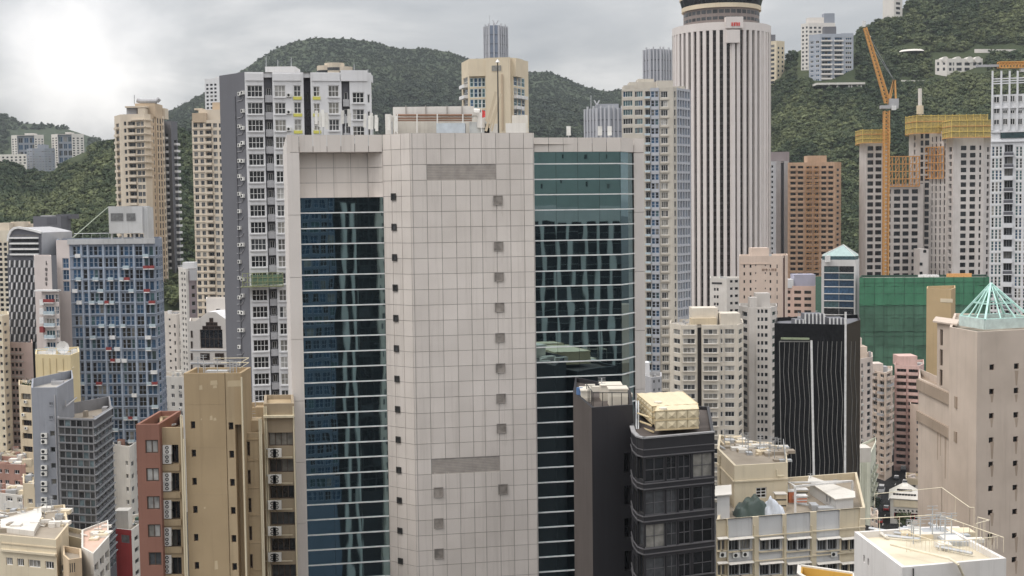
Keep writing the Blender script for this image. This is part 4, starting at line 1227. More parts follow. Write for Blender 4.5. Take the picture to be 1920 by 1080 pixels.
def shed(label, pts, y_t, z0, mat, roofm, Yl, win=None, over=.25, cat='shed'):
    s_ = Bld('roof_shed', label, pts, 0, mat, depth=Yl, zb=z0, cat=cat, roof=roofm, par=.02, zt=Zat(pts[0][0], y_t, pts[0][1]), group='sheds on the cream roof')
    if win: s_.sec(*win[0], **win[1])
    m_ = MB(); m_.prism([tuple(p) for p in offset_poly(s_.poly, -over)], s_.zt + .02, s_.zt + .14, roofm, bottom=True); m_.build('roof_sheet', s_.root)
    s_.done(); return s_
M_SHEET = wallmat('pale_roof_sheet', (214, 208, 198), dirt=.3)
shed('long grey roof shed with two slit windows near the parapet', [(1518, 174), (1568, 163.5), (1600, 164.3)], 904, RZ, M_GREYB, M_SHEET, 3.2, ((0, 1545, 1560, ), dict(cols=[(1549, 1552), (1554.5, 1558)], rows=(930, 13, 30, 1), wk='v0', glass='hole', frame=F_WHITE, fw=.08)))
shed('small pale shed against the black block on the cream roof', [(1344.5, 158.5), (1368, 159)], 930, RZ, M_GREYB, M_SHEET, 5)
gt = thing('white_gantry_frame', 'white steel frame standing over the roof clutter', 'frame', tuple(P(1495, 960, 170)))
gp = [(1491, 912, 163), (1598, 902, 172), (1478, 905, 173)]
for (x, y, Y) in gp:
    p = P(x, y, Y); m_ = MB(); m_.bar((p.x, p.y, RZ), p, .25, F_WHITE); m_.build('post', gt)
for a, b2 in ((0, 2), (0, 1), (2, 1)):
    m_ = MB(); m_.bar(P(*gp[a]), P(*gp[b2]), .22, F_WHITE); m_.build('beam', gt)
M_ORANGE = plain('orange_paint', (205, 110, 60), rough=.5)
for k, (x0, x1, y, Y, mt, lab) in enumerate(((1479, 1491, 921, 169, M_ORANGE, 'orange striped crate by the rooftop block'), (1494, 1513, 930, 168, F_WHITE, 'white generator box behind the gantry post'), (1493, 1514, 918, 171, M_PIPE, 'cream box behind the white generator'), (1455, 1474, 926, 164.5, M_CREAM2, 'small cream roof hut beside the tarpaulins'))):
    a, b2 = P(x0, y, Y), P(x1, y, Y)
    t_ = thing('roof_crate', lab, 'crate', (a.x, a.y, RZ), 'boxes on the cream roof')
    m_ = MB(); m_.box(a.x, b2.x, Y, Y + 1.2, RZ, a.z - .1, mt); m_.build('body', t_)
    m_ = MB(); m_.box(a.x - .12, b2.x + .12, Y - .12, Y + 1.3, a.z - .1, a.z, F_WHITE if k != 3 else M_SHEET); m_.build('lid', t_)
    for q in range(2):
        z_ = RZ + (a.z - RZ) * (.3 + .35 * q); m_ = MB(); m_.box(a.x - .01, b2.x + .01, Y - .03, Y, z_ - .08, z_ + .08, M_ORANGE if k < 2 else F_DARK); m_.build('strap', t_)
# ------------------------------------------------------------------ white roof terrace, bottom right
wr = Bld('white_roof_block', 'white block whose cluttered cream roof fills the bottom right', [(1602, 99), (1692, 89), (1888, 91)], 0, wallmat('white_wall', (200, 195, 190), dirt=.3), back=[(1772, 100.5)], roof=wallmat('cream_roof', (205, 192, 165), dirt=.7, streak=0.0), par=0.45, zt=Zat(1692, 1064, 89))
wr.sec(0, 1612, 1640, cols=[(1619, 1622), (1627, 1630)], rows=(1045, 14, 40, 3), wk='v0', glass='hole', frame=F_GREY, fw=.04)
wr.clutter(40, [wallmat('cream_plinth', (196, 180, 150), dirt=.5), M_METAL, M_WHITE], .45, .06)
M_RAIL = plain('cream_rail', (200, 188, 160), rough=.5)
rzz = wr.zt
def rail(root, pts, h, step, r=.026, mat=M_RAIL, picket=True):
    for p, q in zip(pts, pts[1:]):
        p, q = Vector(p), Vector(q)
        m_ = MB(); m_.tube(p + Vector((0, 0, h)), q + Vector((0, 0, h)), r * 1.3, mat, 5); n_ = max(1, int((q - p).length / step))
        for k in range(n_ + 1):
            c = p.lerp(q, k / n_); m_.tube(c, c + Vector((0, 0, h)), r * .7, mat, 5)
        m_.build('railing', root)
Pp = lambda x, y, Y: Vector((P(x, y, Y).x, P(x, y, Y).y, rzz))
rail(wr.root, [Pp(1612, 1000, 98.5), Pp(1760, 1000, 99.5), Pp(1882, 1000, 92.5)], 1.1, 1.4)
rail(wr.root, [Pp(1700, 1000, 93), Pp(1800, 1000, 92.5), Pp(1870, 1000, 93.5)], .9, .25)
rail(wr.root, [Pp(1690, 1000, 96), Pp(1806, 1000, 90.5)], .8, 3)
rail(wr.root, [Pp(1640, 1000, 103), Pp(1765, 1000, 105), Pp(1818, 1000, 98), Pp(1826, 1000, 98)], 2.0, 3.2)
rail(wr.root, [Pp(1833, 1000, 97), Pp(1855, 1000, 96), Pp(1830, 1000, 95)], 1.5, .45)
line_part(wr.root, 'roof_pipe', [Pp(1676, 0, 94) + Vector((0, 0, .3)), Pp(1790, 0, 90) + Vector((0, 0, .3)), Pp(1806, 0, 89.3) + Vector((0, 0, .1)), wr.faces[1].W(wr.faces[1].S(1806), .15, rzz - 1), wr.faces[1].W(wr.faces[1].S(1806), .15, 30)], .09, M_RAIL, 8)
line_part(wr.root, 'roof_pipe', [wr.faces[1].W(wr.faces[1].S(1712), .1, rzz - .1), wr.faces[1].W(wr.faces[1].S(1712), .1, 30)], .05, F_DARK, 8)
wr.done()
yw = Bld('yellow_parapet_block', 'low terrace wall painted deep yellow at the bottom edge', [(1498, 122), (1537, 118), (1604, 119)], 0, wallmat('deep_yellow_paint', (206, 158, 30), dirt=.25), depth=3, roof=M_DECK, par=1.2, zt=Zat(1537, 1100, 118))
yw.sec(0, None, None, mat=wallmat('orange_brown_paint', (175, 120, 60), dirt=.3))
m_ = MB()
for k in range(len(yw.poly)):
    a, b2 = yw.poly[k], yw.poly[(k + 1) % len(yw.poly)]; m_.bar((a.x, a.y, yw.zt + .08), (b2.x, b2.y, yw.zt + .08), .36, M_WHITE, .14)
m_.build('coping', yw.root)
yw.done()
# ------------------------------------------------------------------ beige tower with pyramid frame
M_TB = wallmat('tower_beige', (172, 156, 141), dirt=.36, streak=.7)
M_TB2 = wallmat('tower_beige_band', (142, 124, 106), dirt=.4)
tb = Bld('beige_tower', 'plain beige tower with two columns of tiny windows under a pyramid frame', [(1780, 170.5), (1832, 163.5), (1940, 166.5)], 613, M_TB, depth=22, roof=M_DECK, par=.5)
tb.sec(1, 1845, 1880, cols=[(1855.5, 1864.5)], rows=(683, 10.5, 44.6, 20), wk='v0', glass='hole', frame=F_BRONZE, fw=.07, rec=.25, mat=M_TB)
tb.sec(1, 1890, 1930, cols=[(1901.5, 1910.5)], rows=(681, 10.5, 44.6, 20), wk='v0', glass='hole', frame=F_BRONZE, fw=.07, rec=.25, mat=M_TB)
M_TSTAIN = wallmat('tower_rain_stain', (150, 131, 113), dirt=.5)
for k in range(9):
    for x in (1856.5, 1902.5):
        if R.random() < .8: stain(tb.root, tb.faces[1], x, 695 + 44.6 * k, R.uniform(5, 8), R.uniform(14, 32), M_TSTAIN, .005)
tb.clutter(8, [M_TB2, M_METAL], .5)
tb.done()
ta = Bld('beige_annex', 'lower beige annex with two projecting bands left of the plain tower', [(1722, 186), (1797, 168.3)], 709, M_TB, depth=11, roof=M_TB2, par=1.0)
for y0, y1 in ((711, 737), (771, 795)):
    fcx = ta.faces[0]; za, zc_ = fcx.Z(1724, y0), fcx.Z(1724, y1 - 6); m_ = MB(); m_.fbox(fcx, -.1, fcx.L, -.02, .3, zc_, za, M_TB2); m_.build('band', ta.root)
for k in range(6): 
    s_, z_ = ta.faces[0].sz(1719.8, 740); 
for x in (1757, 1762, 1771, 1778): stain(ta.root, ta.faces[0], x, 798, R.uniform(2, 4), R.uniform(40, 120), M_TSTAIN, .006)
ta.done()
ts = Bld('beige_stair_tower', 'narrow beige stair tower with three tall rust brown openings', [(1757, 178), (1790, 173.5)], 604, M_TB, depth=6, zb=ta.rz, roof=M_TB2, par=.3)
ts.sec(0, None, None, cols=[(1762, 1767.5)], rows=(619, 31, 38, 3), wk='v0', glass='brown', frame=F_BRONZE, fw=.1, rec=.3)
m_ = MB(); z_ = ts.zt; m_.prism([tuple(p) for p in offset_poly(ts.poly, -.6)], z_ + .003, z_ + .2, M_TB); m_.build('roof_slab', ts.root)
ts.done()
M_MINT = plain('mint_steel', (146, 184, 174), rough=.5)
pb = tb.zt
pl, pf, pr_ = P(1800, 606, 173), P(1847, 616, 167), P(1932, 611, 169.5)
for q in (pl, pf, pr_): q.z = pb + 1.2
pk = pl + pr_ - pf
ap = P(1858, 531, 172.5)
py_ = thing('pyramid_frame', 'open mint green steel pyramid on the beige tower roof', 'steel frame', (ap.x, ap.y, pb))
m_ = MB()
for a, b2 in ((pl, pf), (pf, pr_), (pr_, pk), (pk, pl)): m_.bar(a - Vector((0, 0, .6)), b2 - Vector((0, 0, .6)), .35, plain('pale_curb', (160, 176, 172)), 1.3)
m_.build('base', py_)
cor = [pl, pf, pr_, pk]
for c in cor:
    m_ = MB(); m_.bar(c, ap, .24, M_MINT); m_.build('hip_rafter', py_)
for k in range(4):
    a, b2 = cor[k], cor[(k + 1) % 4]
    m_ = MB(); m_.bar(a, b2, .22, M_MINT); m_.build('base_rail', py_)
    for t_ in (.42, .78):
        m_ = MB(); m_.bar(a.lerp(ap, t_), b2.lerp(ap, t_), .17, M_MINT); m_.build('ring_rail', py_)
    for q in (.34, .67):
        m_ = MB(); m_.bar(a.lerp(b2, q), a.lerp(b2, q).lerp(ap, .9), .14, M_MINT); m_.build('rafter', py_)
# ------------------------------------------------------------------ towers and blocks on the left
M_TAN = wallmat('tan_tower', (182, 168, 148), dirt=.25)
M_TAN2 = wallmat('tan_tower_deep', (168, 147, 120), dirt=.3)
M_GRY = wallmat('charcoal_grey', (90, 90, 95), dirt=.12)
M_WT2 = wallmat('white_tower', (206, 205, 206), dirt=.2)
M_LGRY = wallmat('light_grey', (150, 149, 151), dirt=.3)
BALW = dict(d=1.0, h=.8, mat=M_TAN, ext=.5, drop=.5)
t1 = Bld('tan_residential_tower', 'tall tan tower with rounded balconies and a crane arm on its crown', [(216, 580), (227, 570), (272, 566), (284, 571), (309, 584)], 218, M_TAN, depth=20)
t1.sec(0, None, None, cols=(1, .5), rows=(232, 8, 13.1, 28), glass='old', rec=.4, fw=.15, bal=BALW)
t1.sec(1, None, 240, cols=[(233.5, 238)], rows=(228, 7.5, 13.1, 28), wk='v0', glass='dark', fw=.12)
t1.sec(1, 240, 256, cols=[(241, 254.5)], rows=(228, 8.5, 13.1, 28), wk='v1', glass='old', fw=.15, rec=.8, bal=BALW)
t1.sec(1, 256, None, cols=[(257, 264), (265, 270.5)], rows=(228, 8, 13.1, 28), wk='v1', glass='pale', fw=.12)
for k in range(9):
    for i_ in (1, 2):
        fcx = t1.faces[i_]; z_ = t1.faces[2].Z(278, 224 + 13.1 * k)
        m_ = MB(); m_.fbox(fcx, 0 if i_ == 2 else fcx.L * .45, fcx.L, 0, .9, z_ - .5, z_, M_TAN); m_.build('ledge', t1.root)
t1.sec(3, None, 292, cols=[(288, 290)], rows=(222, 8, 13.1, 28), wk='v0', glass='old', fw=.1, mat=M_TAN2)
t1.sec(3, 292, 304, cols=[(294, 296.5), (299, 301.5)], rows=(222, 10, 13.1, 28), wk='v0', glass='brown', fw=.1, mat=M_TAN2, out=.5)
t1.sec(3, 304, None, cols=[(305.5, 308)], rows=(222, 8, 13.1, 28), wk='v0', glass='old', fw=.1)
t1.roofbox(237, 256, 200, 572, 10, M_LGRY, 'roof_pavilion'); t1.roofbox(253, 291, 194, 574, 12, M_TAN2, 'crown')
t1.roofbox(234, 274, 199, 570, 13, M_TAN, 'roof_slab', yb=202); t1.roofbox(258, 272, 203, 569, 4, M_TAN, 'crown_fin')
t1.roofbox(296, 309, 203, 586, 6, M_TAN, 'crown_pier')
line_part(t1.root, 'crane_arm', [P(257, 188, 575), P(265, 190, 575), P(294, 190, 575), P(299, 185, 575)], 1.0, M_LGRY, 8)
line_part(t1.root, 'mast', [P(252, 195, 575), P(252, 178, 575)], .18, M_METAL)
t1.clutter(4, [M_TAN, M_METAL], 3)
t1.done()
t1b = Bld('grey_balcony_tower', 'slim grey tower with stacked white balconies behind the tan tower', [(308, 604), (322, 600), (334, 606)], 228, M_GRY, depth=16)
t1b.sec(0, None, None, cols=[(310.5, 316)], rows=(250, 7.5, 12.75, 28), wk='v0', glass='dark', fw=.1, bal=dict(d=1.2, h=.8, mat=M_WT2, ext=.3, drop=.6, slab=M_WT2))
t1b.sec(1, None, None, cols=[(327, 332.5)], rows=(262, 7, 12.75, 27), wk='v0', glass='dark', fw=.1, bal=dict(d=1.4, h=.8, mat=M_WT2, ext=.6, drop=.6, slab=M_WT2))
t1b.done()
t2 = Bld('tan_window_tower', 'tan tower with central balconies between trees and the charcoal slab', [(361, 552), (419, 548)], 226, M_TAN, depth=20)
for c, kw in (((361.5, 373.5, 364, 371), dict(glass='old')), ((373.5, 384.5, 375.5, 382), dict(glass='old')), ((384.5, 399, 386, 397.5), dict(glass='old', rec=.9, bal=BALW)), ((399, 410, 400.5, 408), dict(glass='pale')), ((410, 418, 411.5, 417), dict(glass='dark'))):
    t2.sec(0, c[0] if c[0] > 362 else None, c[1] if c[1] < 418 else None, cols=[(c[2], c[3])], rows=(231, 8, 13.4, 28), wk='v1', fw=.14, frame=F_GREY, **kw)
for k in range(26): t2.band(0, 241.5 + 13.4 * k, .35, .25, M_TAN, 361.5, 384)
t2.roofbox(372, 412, 206, 552, 10, M_TAN, 'crown'); t2.roofbox(360, 386, 212, 550, 9, M_TAN2, 'crown'); t2.roofbox(398, 413, 192, 556, 8, M_TAN2, 'crown_tower')
t2.roofbox(364, 378, 203, 553, 7, M_TAN, 'roof_slab', yb=206)
t2.done()
t2b = Bld('white_far_tower', 'white tower top peeping over the tan tower beside the charcoal slab', [(385, 720), (414, 716)], 148, M_WT2, depth=18)
t2b.sec(0, None, None, cols=[(387.5, 392), (395, 400), (402.5, 407)], rows=(157, 4, 7.2, 10), wk='v0', glass='old', fw=.1)
t2b.roofbox(404, 413, 144, 725, 8, M_WT2); t2b.done()
# charcoal and white slab
gs = Bld('charcoal_slab_tower', 'charcoal sided tower with white framed windows behind the office tower', [(412.5, 238), (460, 232), (697, 236)], 142, M_WT2, depth=14)
gs.sec(0, None, None, mat=M_GRY)
r19 = (160, 21.5, 31.7, 21); r6 = (160, 21.5, 31.7, 5)
YEL = wallmat('lime_yellow_paint', (190, 184, 60), dirt=.2)
gs.sec(1, None, 495.5, cols=[(464, 493)], rows=r19, wk='v3h1', glass='dark', frame=F_WHITE, fw=.10, rec=.2, sill=(.2, .3, .1, M_WT2))
gs.sec(1, 495.5, 511.5, cols=[(500, 509)], rows=(164, 14, 31.7, 20), wk='v1', glass='old', frame=F_WHITE, fw=.1, rec=.3, mat=M_GRY, out=-1.0, bal=dict(d=.8, h=1.0, mat=M_LGRY, slab=M_LGRY, ext=.5, drop=1.0))
gs.sec(1, 511.5, 539.5, cols=[(515, 536)], rows=r19, wk='v2h1', glass='pale', frame=F_WHITE, fw=.12, rec=.2, sill=(.2, .3, .1, M_WT2))
gs.sec(1, 539.5, 549, rows=None)
gs.sec(1, 549, 568, cols=[(551, 565)], rows=(160, 21, 31.7, 5), wk='v1h1', glass='pale', frame=F_WHITE, fw=.12, mat=M_WT2, sill=(.55, .15, .1, YEL))
gs.sec(1, 570, 583, cols=[(574, 580)], rows=(172, 18, 31.7, 4), wk='v0', glass='dark', frame=F_DARK, fw=.1, mat=wallmat('dark_recess_grey', (62, 60, 66)), out=-1.2)  # set-back strip, coloured dark grey throughout
gs.sec(1, 586, 603, cols=[(588, 600)], rows=(162, 19, 31.7, 5), wk='v1h1', glass='old', frame=F_WHITE, fw=.12, sill=(.55, .15, .1, YEL))
gs.sec(1, 612, 639, cols=[(616, 636)], rows=r6, wk='v2h1', glass='pale', frame=F_WHITE, fw=.12, sill=(.2, .3, .1, M_WT2))
gs.sec(1, 641, 656, cols=[(646, 653)], rows=(172, 14, 31.7, 5), wk='v0', glass='old', frame=F_WHITE, fw=.1, mat=M_GRY, out=-.8, bal=dict(d=.7, h=1.0, mat=M_LGRY, slab=M_LGRY, ext=.5, drop=1.0))
gs.sec(1, 658, 685, cols=[(661, 683)], rows=(173, 20, 31.7, 4), wk='v2h1', glass='pale', frame=F_WHITE, fw=.12, sill=(.2, .3, .1, M_WT2))
gs.sec(1, 687, 696, cols=[(689, 694)], rows=(177, 16, 31.7, 4), wk='v0', glass='pale', frame=F_WHITE, fw=.1)
f0, f1 = gs.faces
for x0, x1, yt, nm in ((462, 495, 142, 'parapet'), (513, 566, 143, 'parapet'), (586, 638, 141, 'parapet'), (640, 690, 136, 'parapet')):
    s0, s1 = f1.S(x0), f1.S(x1); z_ = f1.Z((x0 + x1) / 2, yt)
    m_ = MB(); m_.fbox(f1, s0, s1, -.2, .22, gs.zt - 1.5, z_ + .4, M_WT2); m_.build(nm, gs.root)
for k in range(22):
    for x in (451, 457):
        if R.random() < .75:
            s_, z_ = f0.sz(x, 178 + 31.7 * k + R.uniform(-3, 3)); inst('air_conditioner', cached('ac', ac_geo, 'air_conditioner'), gs.root, f0.W(s_, 0, z_), f0.rot)
    s_, z_ = f0.sz(445, 190 + 31.7 * k); line_part(gs.root, 'branch_pipe', [f0.W(s_, .08, z_), f0.W(s_ + 1.6, .08, z_ + .1), f0.W(s_ + 2.2, .08, z_ + .7)], .05, M_LGRY, 5)
    if k < 5:
        s_, z_ = f1.sz(542, 182 + 31.7 * k); inst('air_conditioner', cached('ac', ac_geo, 'air_conditioner'), gs.root, f1.W(s_, 0, z_), f1.rot)
line_part(gs.root, 'drain_pipe', [f0.W(f0.S(442), .1, gs.zt - 4), f0.W(f0.S(442), .1, 0)], .1, M_GRY)
gs.roofbox(497, 553, 125, 240, 6, M_WT2, 'lift_house'); gs.roofbox(641, 694, 138, 241, 5, M_WT2, 'lift_house')
gs.clutter(10, [M_WT2, M_LGRY], 1.2)
for x, y in ((499, 106), (546, 107), (521, 112), (664, 120), (690, 130)): line_part(gs.root, 'aerial', [P(x, y, 242), P(x, 150, 242)], .07, M_METAL, 5)
gs.done()
rd_ = thing('cream_roof_turret', 'cream tower top with curved bay windows beyond the charcoal slab', 'building', (P(626, 160, 620).x, 620, 0))
m_ = MB(); m2 = MB()
for (cx, r_, yt) in ((610, 5.5, 124), (627, 6.5, 119), (645, 5.5, 126)):
    c = P(cx, yt, 622); 
    m_.tube((c.x, c.y, 0), (c.x, c.y, c.z), r_ * .72, M_TAN, 14)
m_.build('wall', rd_)
for (cx, r_, yt) in ((610, 5.5, 124), (627, 6.5, 119), (645, 5.5, 126)):
    c = P(cx, yt, 622)
    for k in range(3):
        m2 = MB(); z_ = c.z - 2.2 - 3.1 * k; m2.tube((c.x, c.y, z_ - 1.4), (c.x, c.y, z_), r_ * .73, G_MID, 14, caps=False); m2.build('window_band', rd_)
# green bamboo platform on the charcoal slab
bs = thing('bamboo_platform', 'green netted bamboo platform projecting from the charcoal tower', 'scaffold', tuple(P(470, 540, 231)))
M_BAM = plain('bamboo', (120, 125, 85), rough=.8); M_NET = plain('green_mesh', (85, 110, 88), rough=.9)
o0 = 2.2; sA, sB = f1.S(447), f1.S(523); zA, zB_ = f1.Z(480, 511), f1.Z(480, 536)
for k in range(9):
    s_ = sA + (sB - sA) * k / 8; m_ = MB(); m_.bar(f1.W(s_, o0, zB_), f1.W(s_, o0, zA), .1, M_BAM); m_.build('pole', bs)
for k in range(4):
    z_ = zB_ + (zA - zB_) * k / 3; m_ = MB(); m_.bar(f1.W(sA, o0, z_), f1.W(sB, o0, z_), .09, M_BAM); m_.build('pole', bs)
for k in range(4): 
    s_ = sA + (sB - sA) * k / 4; m_ = MB(); m_.bar(f1.W(s_, o0, zB_), f1.W(s_ + (sB - sA) / 4, o0, zA), .08, M_BAM); m_.build('brace', bs)
m_ = MB(); m_.fbox(f1, sA - .3, sB, 0.1, o0, zB_ - .12, zB_ - .02, M_BAM); m_.build('deck', bs)
m_ = MB(); m_.fbox(f1, sA + 1.5, sB, o0 - .12, o0 - .08, zB_ + .3, zA - .3, M_NET); m_.build('net', bs)
# ------------------------------------------------------------------ arch-topped dark block, slab, cream block
M_DK = wallmat('dark_grey_clad', (78, 78, 84), dirt=.15, rough=.5)
ar = Bld('arched_dark_block', 'dark block with a curved white rimmed top and slanted fins', [(15.5, 353), (78, 350)], 478, M_DK, depth=14)
fa = ar.faces[0]
prof = [(15.5, 480), (15.5, 452), (17, 441), (21, 433), (27, 428), (35, 426.5), (50, 429), (65, 432.5), (78, 436), (78, 480)]
pr3 = [fa.sz(x, y) for x, y in prof]
m_ = MB()
m_.poly([fa.W(a, 0.0, z) for a, z in pr3], M_DK)
for (a, z), (a2, z2) in zip(pr3, pr3[1:]): m_.poly([fa.W(a, 0, z), fa.W(a, -13.5, z), fa.W(a2, -13.5, z2), fa.W(a2, 0, z2)], M_LGRY)
m_.poly([fa.W(a, -13.5, z) for a, z in reversed(pr3)], M_DK)
m_.build('arched_top', ar.root)
m_ = MB()
for (a, z), (a2, z2) in zip(pr3[1:-1], pr3[2:-1]): m_.bar(fa.W(a, .1, z), fa.W(a2, .1, z2), .5, F_WHITE, .6)
m_.build('rim', ar.root)
s0, z0 = fa.sz(24, 442); s1, z1 = fa.sz(73, 433)
m_ = MB(); m_.fbox(fa, s0, s1, 0, .06, z0, z1 - 1.0, G_CURT); m_.build('upper_window', ar.root)
for k, y in enumerate((446, 456.5, 467, 477)):
    z_ = fa.Z(50, y); m_ = MB(); m_.fbox(fa, fa.S(22.5), fa.S(76), 0, .5, z_ - .22, z_ + .22, F_WHITE); m_.build('ledge', ar.root)
    if k: m_ = MB(); m_.fbox(fa, fa.S(24), fa.S(75), 0, .08, z_ + .45, z_ + 1.25, G_DARK); m_.build('window_band', ar.root)
finm = MB(); finm.hexa([(-.32, -.35, 0), (-.06, -.35, 0), (.02, 0, 0), (-.24, 0, 0), (-.12, -.35, 1.85), (.14, -.35, 1.85), (.22, 0, 1.85), (-.04, 0, 1.85)], M_WT2); finm.poly([(-.04, -.02, .05), (.75, -.02, .05), (.85, -.02, 1.8), (.2, -.02, 1.8)], G_MID); finm = finm.mesh('fin')
for r_ in range(12):
    y = 501 + 13.9 * r_
    for c_ in range(6):
        x = 20 + 9.2 * c_ + (4.0 if r_ % 2 else 0)
        s_, z_ = fa.sz(x, y); inst('fin', finm, ar.root, fa.W(s_, 0, z_), fa.rot)
ar.done()
ds = Bld('dark_grey_slab', 'windowless dark grey slab behind the arched block', [(64, 425), (116, 421), (134, 428)], 406, M_GRY, depth=16)
ds.sec(1, None, None, mat=M_DK)
m_ = MB(); fcx = ds.faces[0]; m_.fbox(fcx, fcx.S(90), fcx.S(107.5), 0, .1, fcx.Z(98, 420), fcx.Z(98, 408), M_DK); m_.build('louvre_panel', ds.root)
ds.roofbox(105, 133, 402, 426, 8, M_DK); ds.roofbox(76, 97, 404, 426, 6, M_LGRY)
ds.done()
cl = Bld('cream_corner_block', 'cream block with rows of small windows at the left picture edge', [(-40, 448), (19, 444)], 432, wallmat('cream_block', (196, 184, 162), dirt=.35), depth=16)
cl.sec(0, None, None, cols=[(-14, -8), (-2, 4.5), (8, 14)], rows=(455, 6, 9.4, 30), wk='v0', glass='old', fw=.08)
for k, (x0, x1, y) in enumerate(((-5, 17, 418), (20, 45, 416), (45, 66, 420))): cl.roofbox(x0, x1, y, 452 + 4 * k, 6, M_TAN)
cl.done()
cl2 = Bld('tan_roof_block', 'tan roofed low block behind the arched dark block', [(2, 470), (66, 468)], 421, M_TAN, depth=12); cl2.done()
# ------------------------------------------------------------------ sign slab, red balconies, blue tower
M_PKG = wallmat('pinkish_grey', (176, 165, 160), dirt=.2)
sl = Bld('sign_slab', 'pinkish grey blank slab carrying a column of small dark characters', [(65.5, 338), (98, 336)], 480, M_PKG, depth=10)
fs_ = sl.faces[0]; M_CH = plain('dark_lettering', (70, 66, 64))
def glyph(root, fc, px, py, wpx, hpx, strokes, mat=M_CH):
    s0, z0 = fc.sz(px, py); s1, z1 = fc.sz(px + wpx, py + hpx)
    m_ = MB(); w_, h_ = s1 - s0, z0 - z1
    for (xa, ya, xb, yb) in strokes: m_.bar(fc.W(s0 + w_ * xa, .06, z0 - h_ * ya), fc.W(s0 + w_ * xb, .06, z0 - h_ * yb), .12, mat)
    m_.build('character', root)
gl1 = [(.5, 0, .4, 1), (.4, .3, .9, .9), (.3, .6, .7, .6)]
gl2 = [(0, .1, 1, .1), (0, .5, 1, .5), (0, .9, 1, .9), (.15, .1, .15, .9), (.85, .1, .85, .9)]
gl3 = [(0, .2, 1, .2), (.5, 0, .5, 1), (.1, .6, .9, .6), (.2, .95, .8, .95)]
for y, h_, g_ in ((489, 8, gl1), (502, 6, gl2), (511, 6, gl3), (520, 6, gl2), (529, 6, gl3)): glyph(sl.root, fs_, 85, y, 4, h_, g_)
sl.done()
M_REDB = plain('red_balcony_panel', (128, 40, 38), rough=.5); M_GLB = plain('glass_balcony_panel', (150, 165, 172), rough=.2)
M_PW = plain('white_balcony_panel', (206, 204, 202))
rbk = Bld('red_balcony_block', 'narrow block with red and white balconies beside the sign slab', [(80, 331), (112.5, 330)], 547, M_PKG, depth=8)
rbk.sec(0, 83, 104, cols=[(86, 103)], rows=(552, 13, 22.2, 12), wk='v2', glass='blue', frame=F_WHITE, fw=.14, bal=dict(d=.8, h=.8, mats=[(M_REDB, 1.4), (M_PW, 1), (M_GLB, .6)], slab=M_PW, ext=.3, drop=.2))
rbk.sec(0, 104, None, cols=[(105, 111.5)], rows=(552, 15, 22.2, 12), wk='v1h1', glass='blue', frame=F_WHITE, fw=.14)
fcx = rbk.faces[0]; m_ = MB(); z_ = fcx.Z(95, 546); m_.fbox(fcx, -1.5, fcx.L, -1, 1.0, z_ + .01, z_ + .35, F_WHITE); m_.build('canopy', rbk.root)
for k in range(4): 
    s_, z_ = fcx.sz(80, 572 + 17 * k); m_ = MB(); m_.fbox(fcx, s_ - .4, s_ + .7, 0.01, .8, z_, z_ + 1.5, M_REDB if k == 3 else M_PW); m_.build('planter_box', rbk.root)
rbk.done()
M_BLU = wallmat('blue_grey_clad', (112, 120, 134), dirt=.25)
F_BLU = plain('frame_blue_grey', (132, 142, 156), rough=.4)
bl = Bld('blue_gridded_tower', 'broad tower gridded with blue glass and dotted with red balconies', [(107, 341), (131.5, 340), (292, 340), (299, 343), (306, 350)], 450, M_BLU, depth=18)
bl.sec(0, None, 115, mat=M_PKG); bl.sec(0, 115, None, cols=[(117.5, 129.5)], rows=(484, 19, 21.7, 3), wk='v1h1', glass='blue', frame=F_BLU, fw=.16, mat=M_PKG)
BB = dict(d=.9, h=.75, mats=[(M_REDB, .8), (M_PW, 1), (M_GLB, 1.8)], slab=M_PW, ext=.4, drop=.3)
rB = (461.5, 17.5, 21.7, 18)
for (x0, x1, cs, wk, pb_) in ((None, 154, [(137.5, 144), (145, 151.5)], 'v0h1', .16), (154, 166, [(156, 164)], 'v0h1', 0), (166, 195, [(168, 175.5), (176.5, 184), (185, 192.5)], 'v0h1', .12), (195, 223, [(197.5, 204), (205, 212), (213, 220.5)], 'v0h1', .12), (223, 252, [(226, 232.5), (233.5, 242), (243, 249.5)], 'v0h1', .14), (252, 270, [(254, 268)], 'v1h1', 0), (270, None, [(271.5, 279), (280, 288.5)], 'v0', .3)):
    bl.sec(1, x0, x1, cols=cs, rows=rB, wk=wk, glass='blue', frame=F_BLU, fw=.10, rec=.2, bal=dict(BB, p=pb_ * 1.5) if pb_ else None)
for i_ in (2, 3): bl.sec(i_, None, None, cols=(2 if i_ == 3 else 1, .7), rows=rB, wk='v0h1', glass='blue', frame=F_BLU, fw=.14, rec=.2)
for k in range(18): bl.band(1, 480.3 + 21.7 * k, .25, .22, F_BLU, 132, 291)
for x in (154, 166, 195, 223, 252, 270):
    s_ = bl.faces[1].S(x); m_ = MB(); m_.fbox(bl.faces[1], s_ - .22, s_ + .22, 0, .25, 0, bl.zt - 1.3, F_BLU); m_.build('pilaster', bl.root)
M_PCON = wallmat('pale_concrete', (162, 162, 162), dirt=.4)
m_ = MB(); fcx = bl.faces[1]; m_.fbox(fcx, -.3, fcx.L, -.25, .5, bl.zt - 1.2, bl.zt + .15, M_PCON); m_.build('parapet', bl.root)
rail(bl.root, [Vector((*fcx.W(1 + 20 * k, -1, 0).xy, bl.zt)) for k in (0, .45)], 1.6, 2, .06, M_METAL)
a = P(203, 387, 352); b2 = P(266, 387, 352); zc0 = Zat(203, 438, 352)
m_ = MB(); m_.box(a.x, b2.x, 352, 360, zc0, a.z, M_PCON); m_.build('tank_house', bl.root)
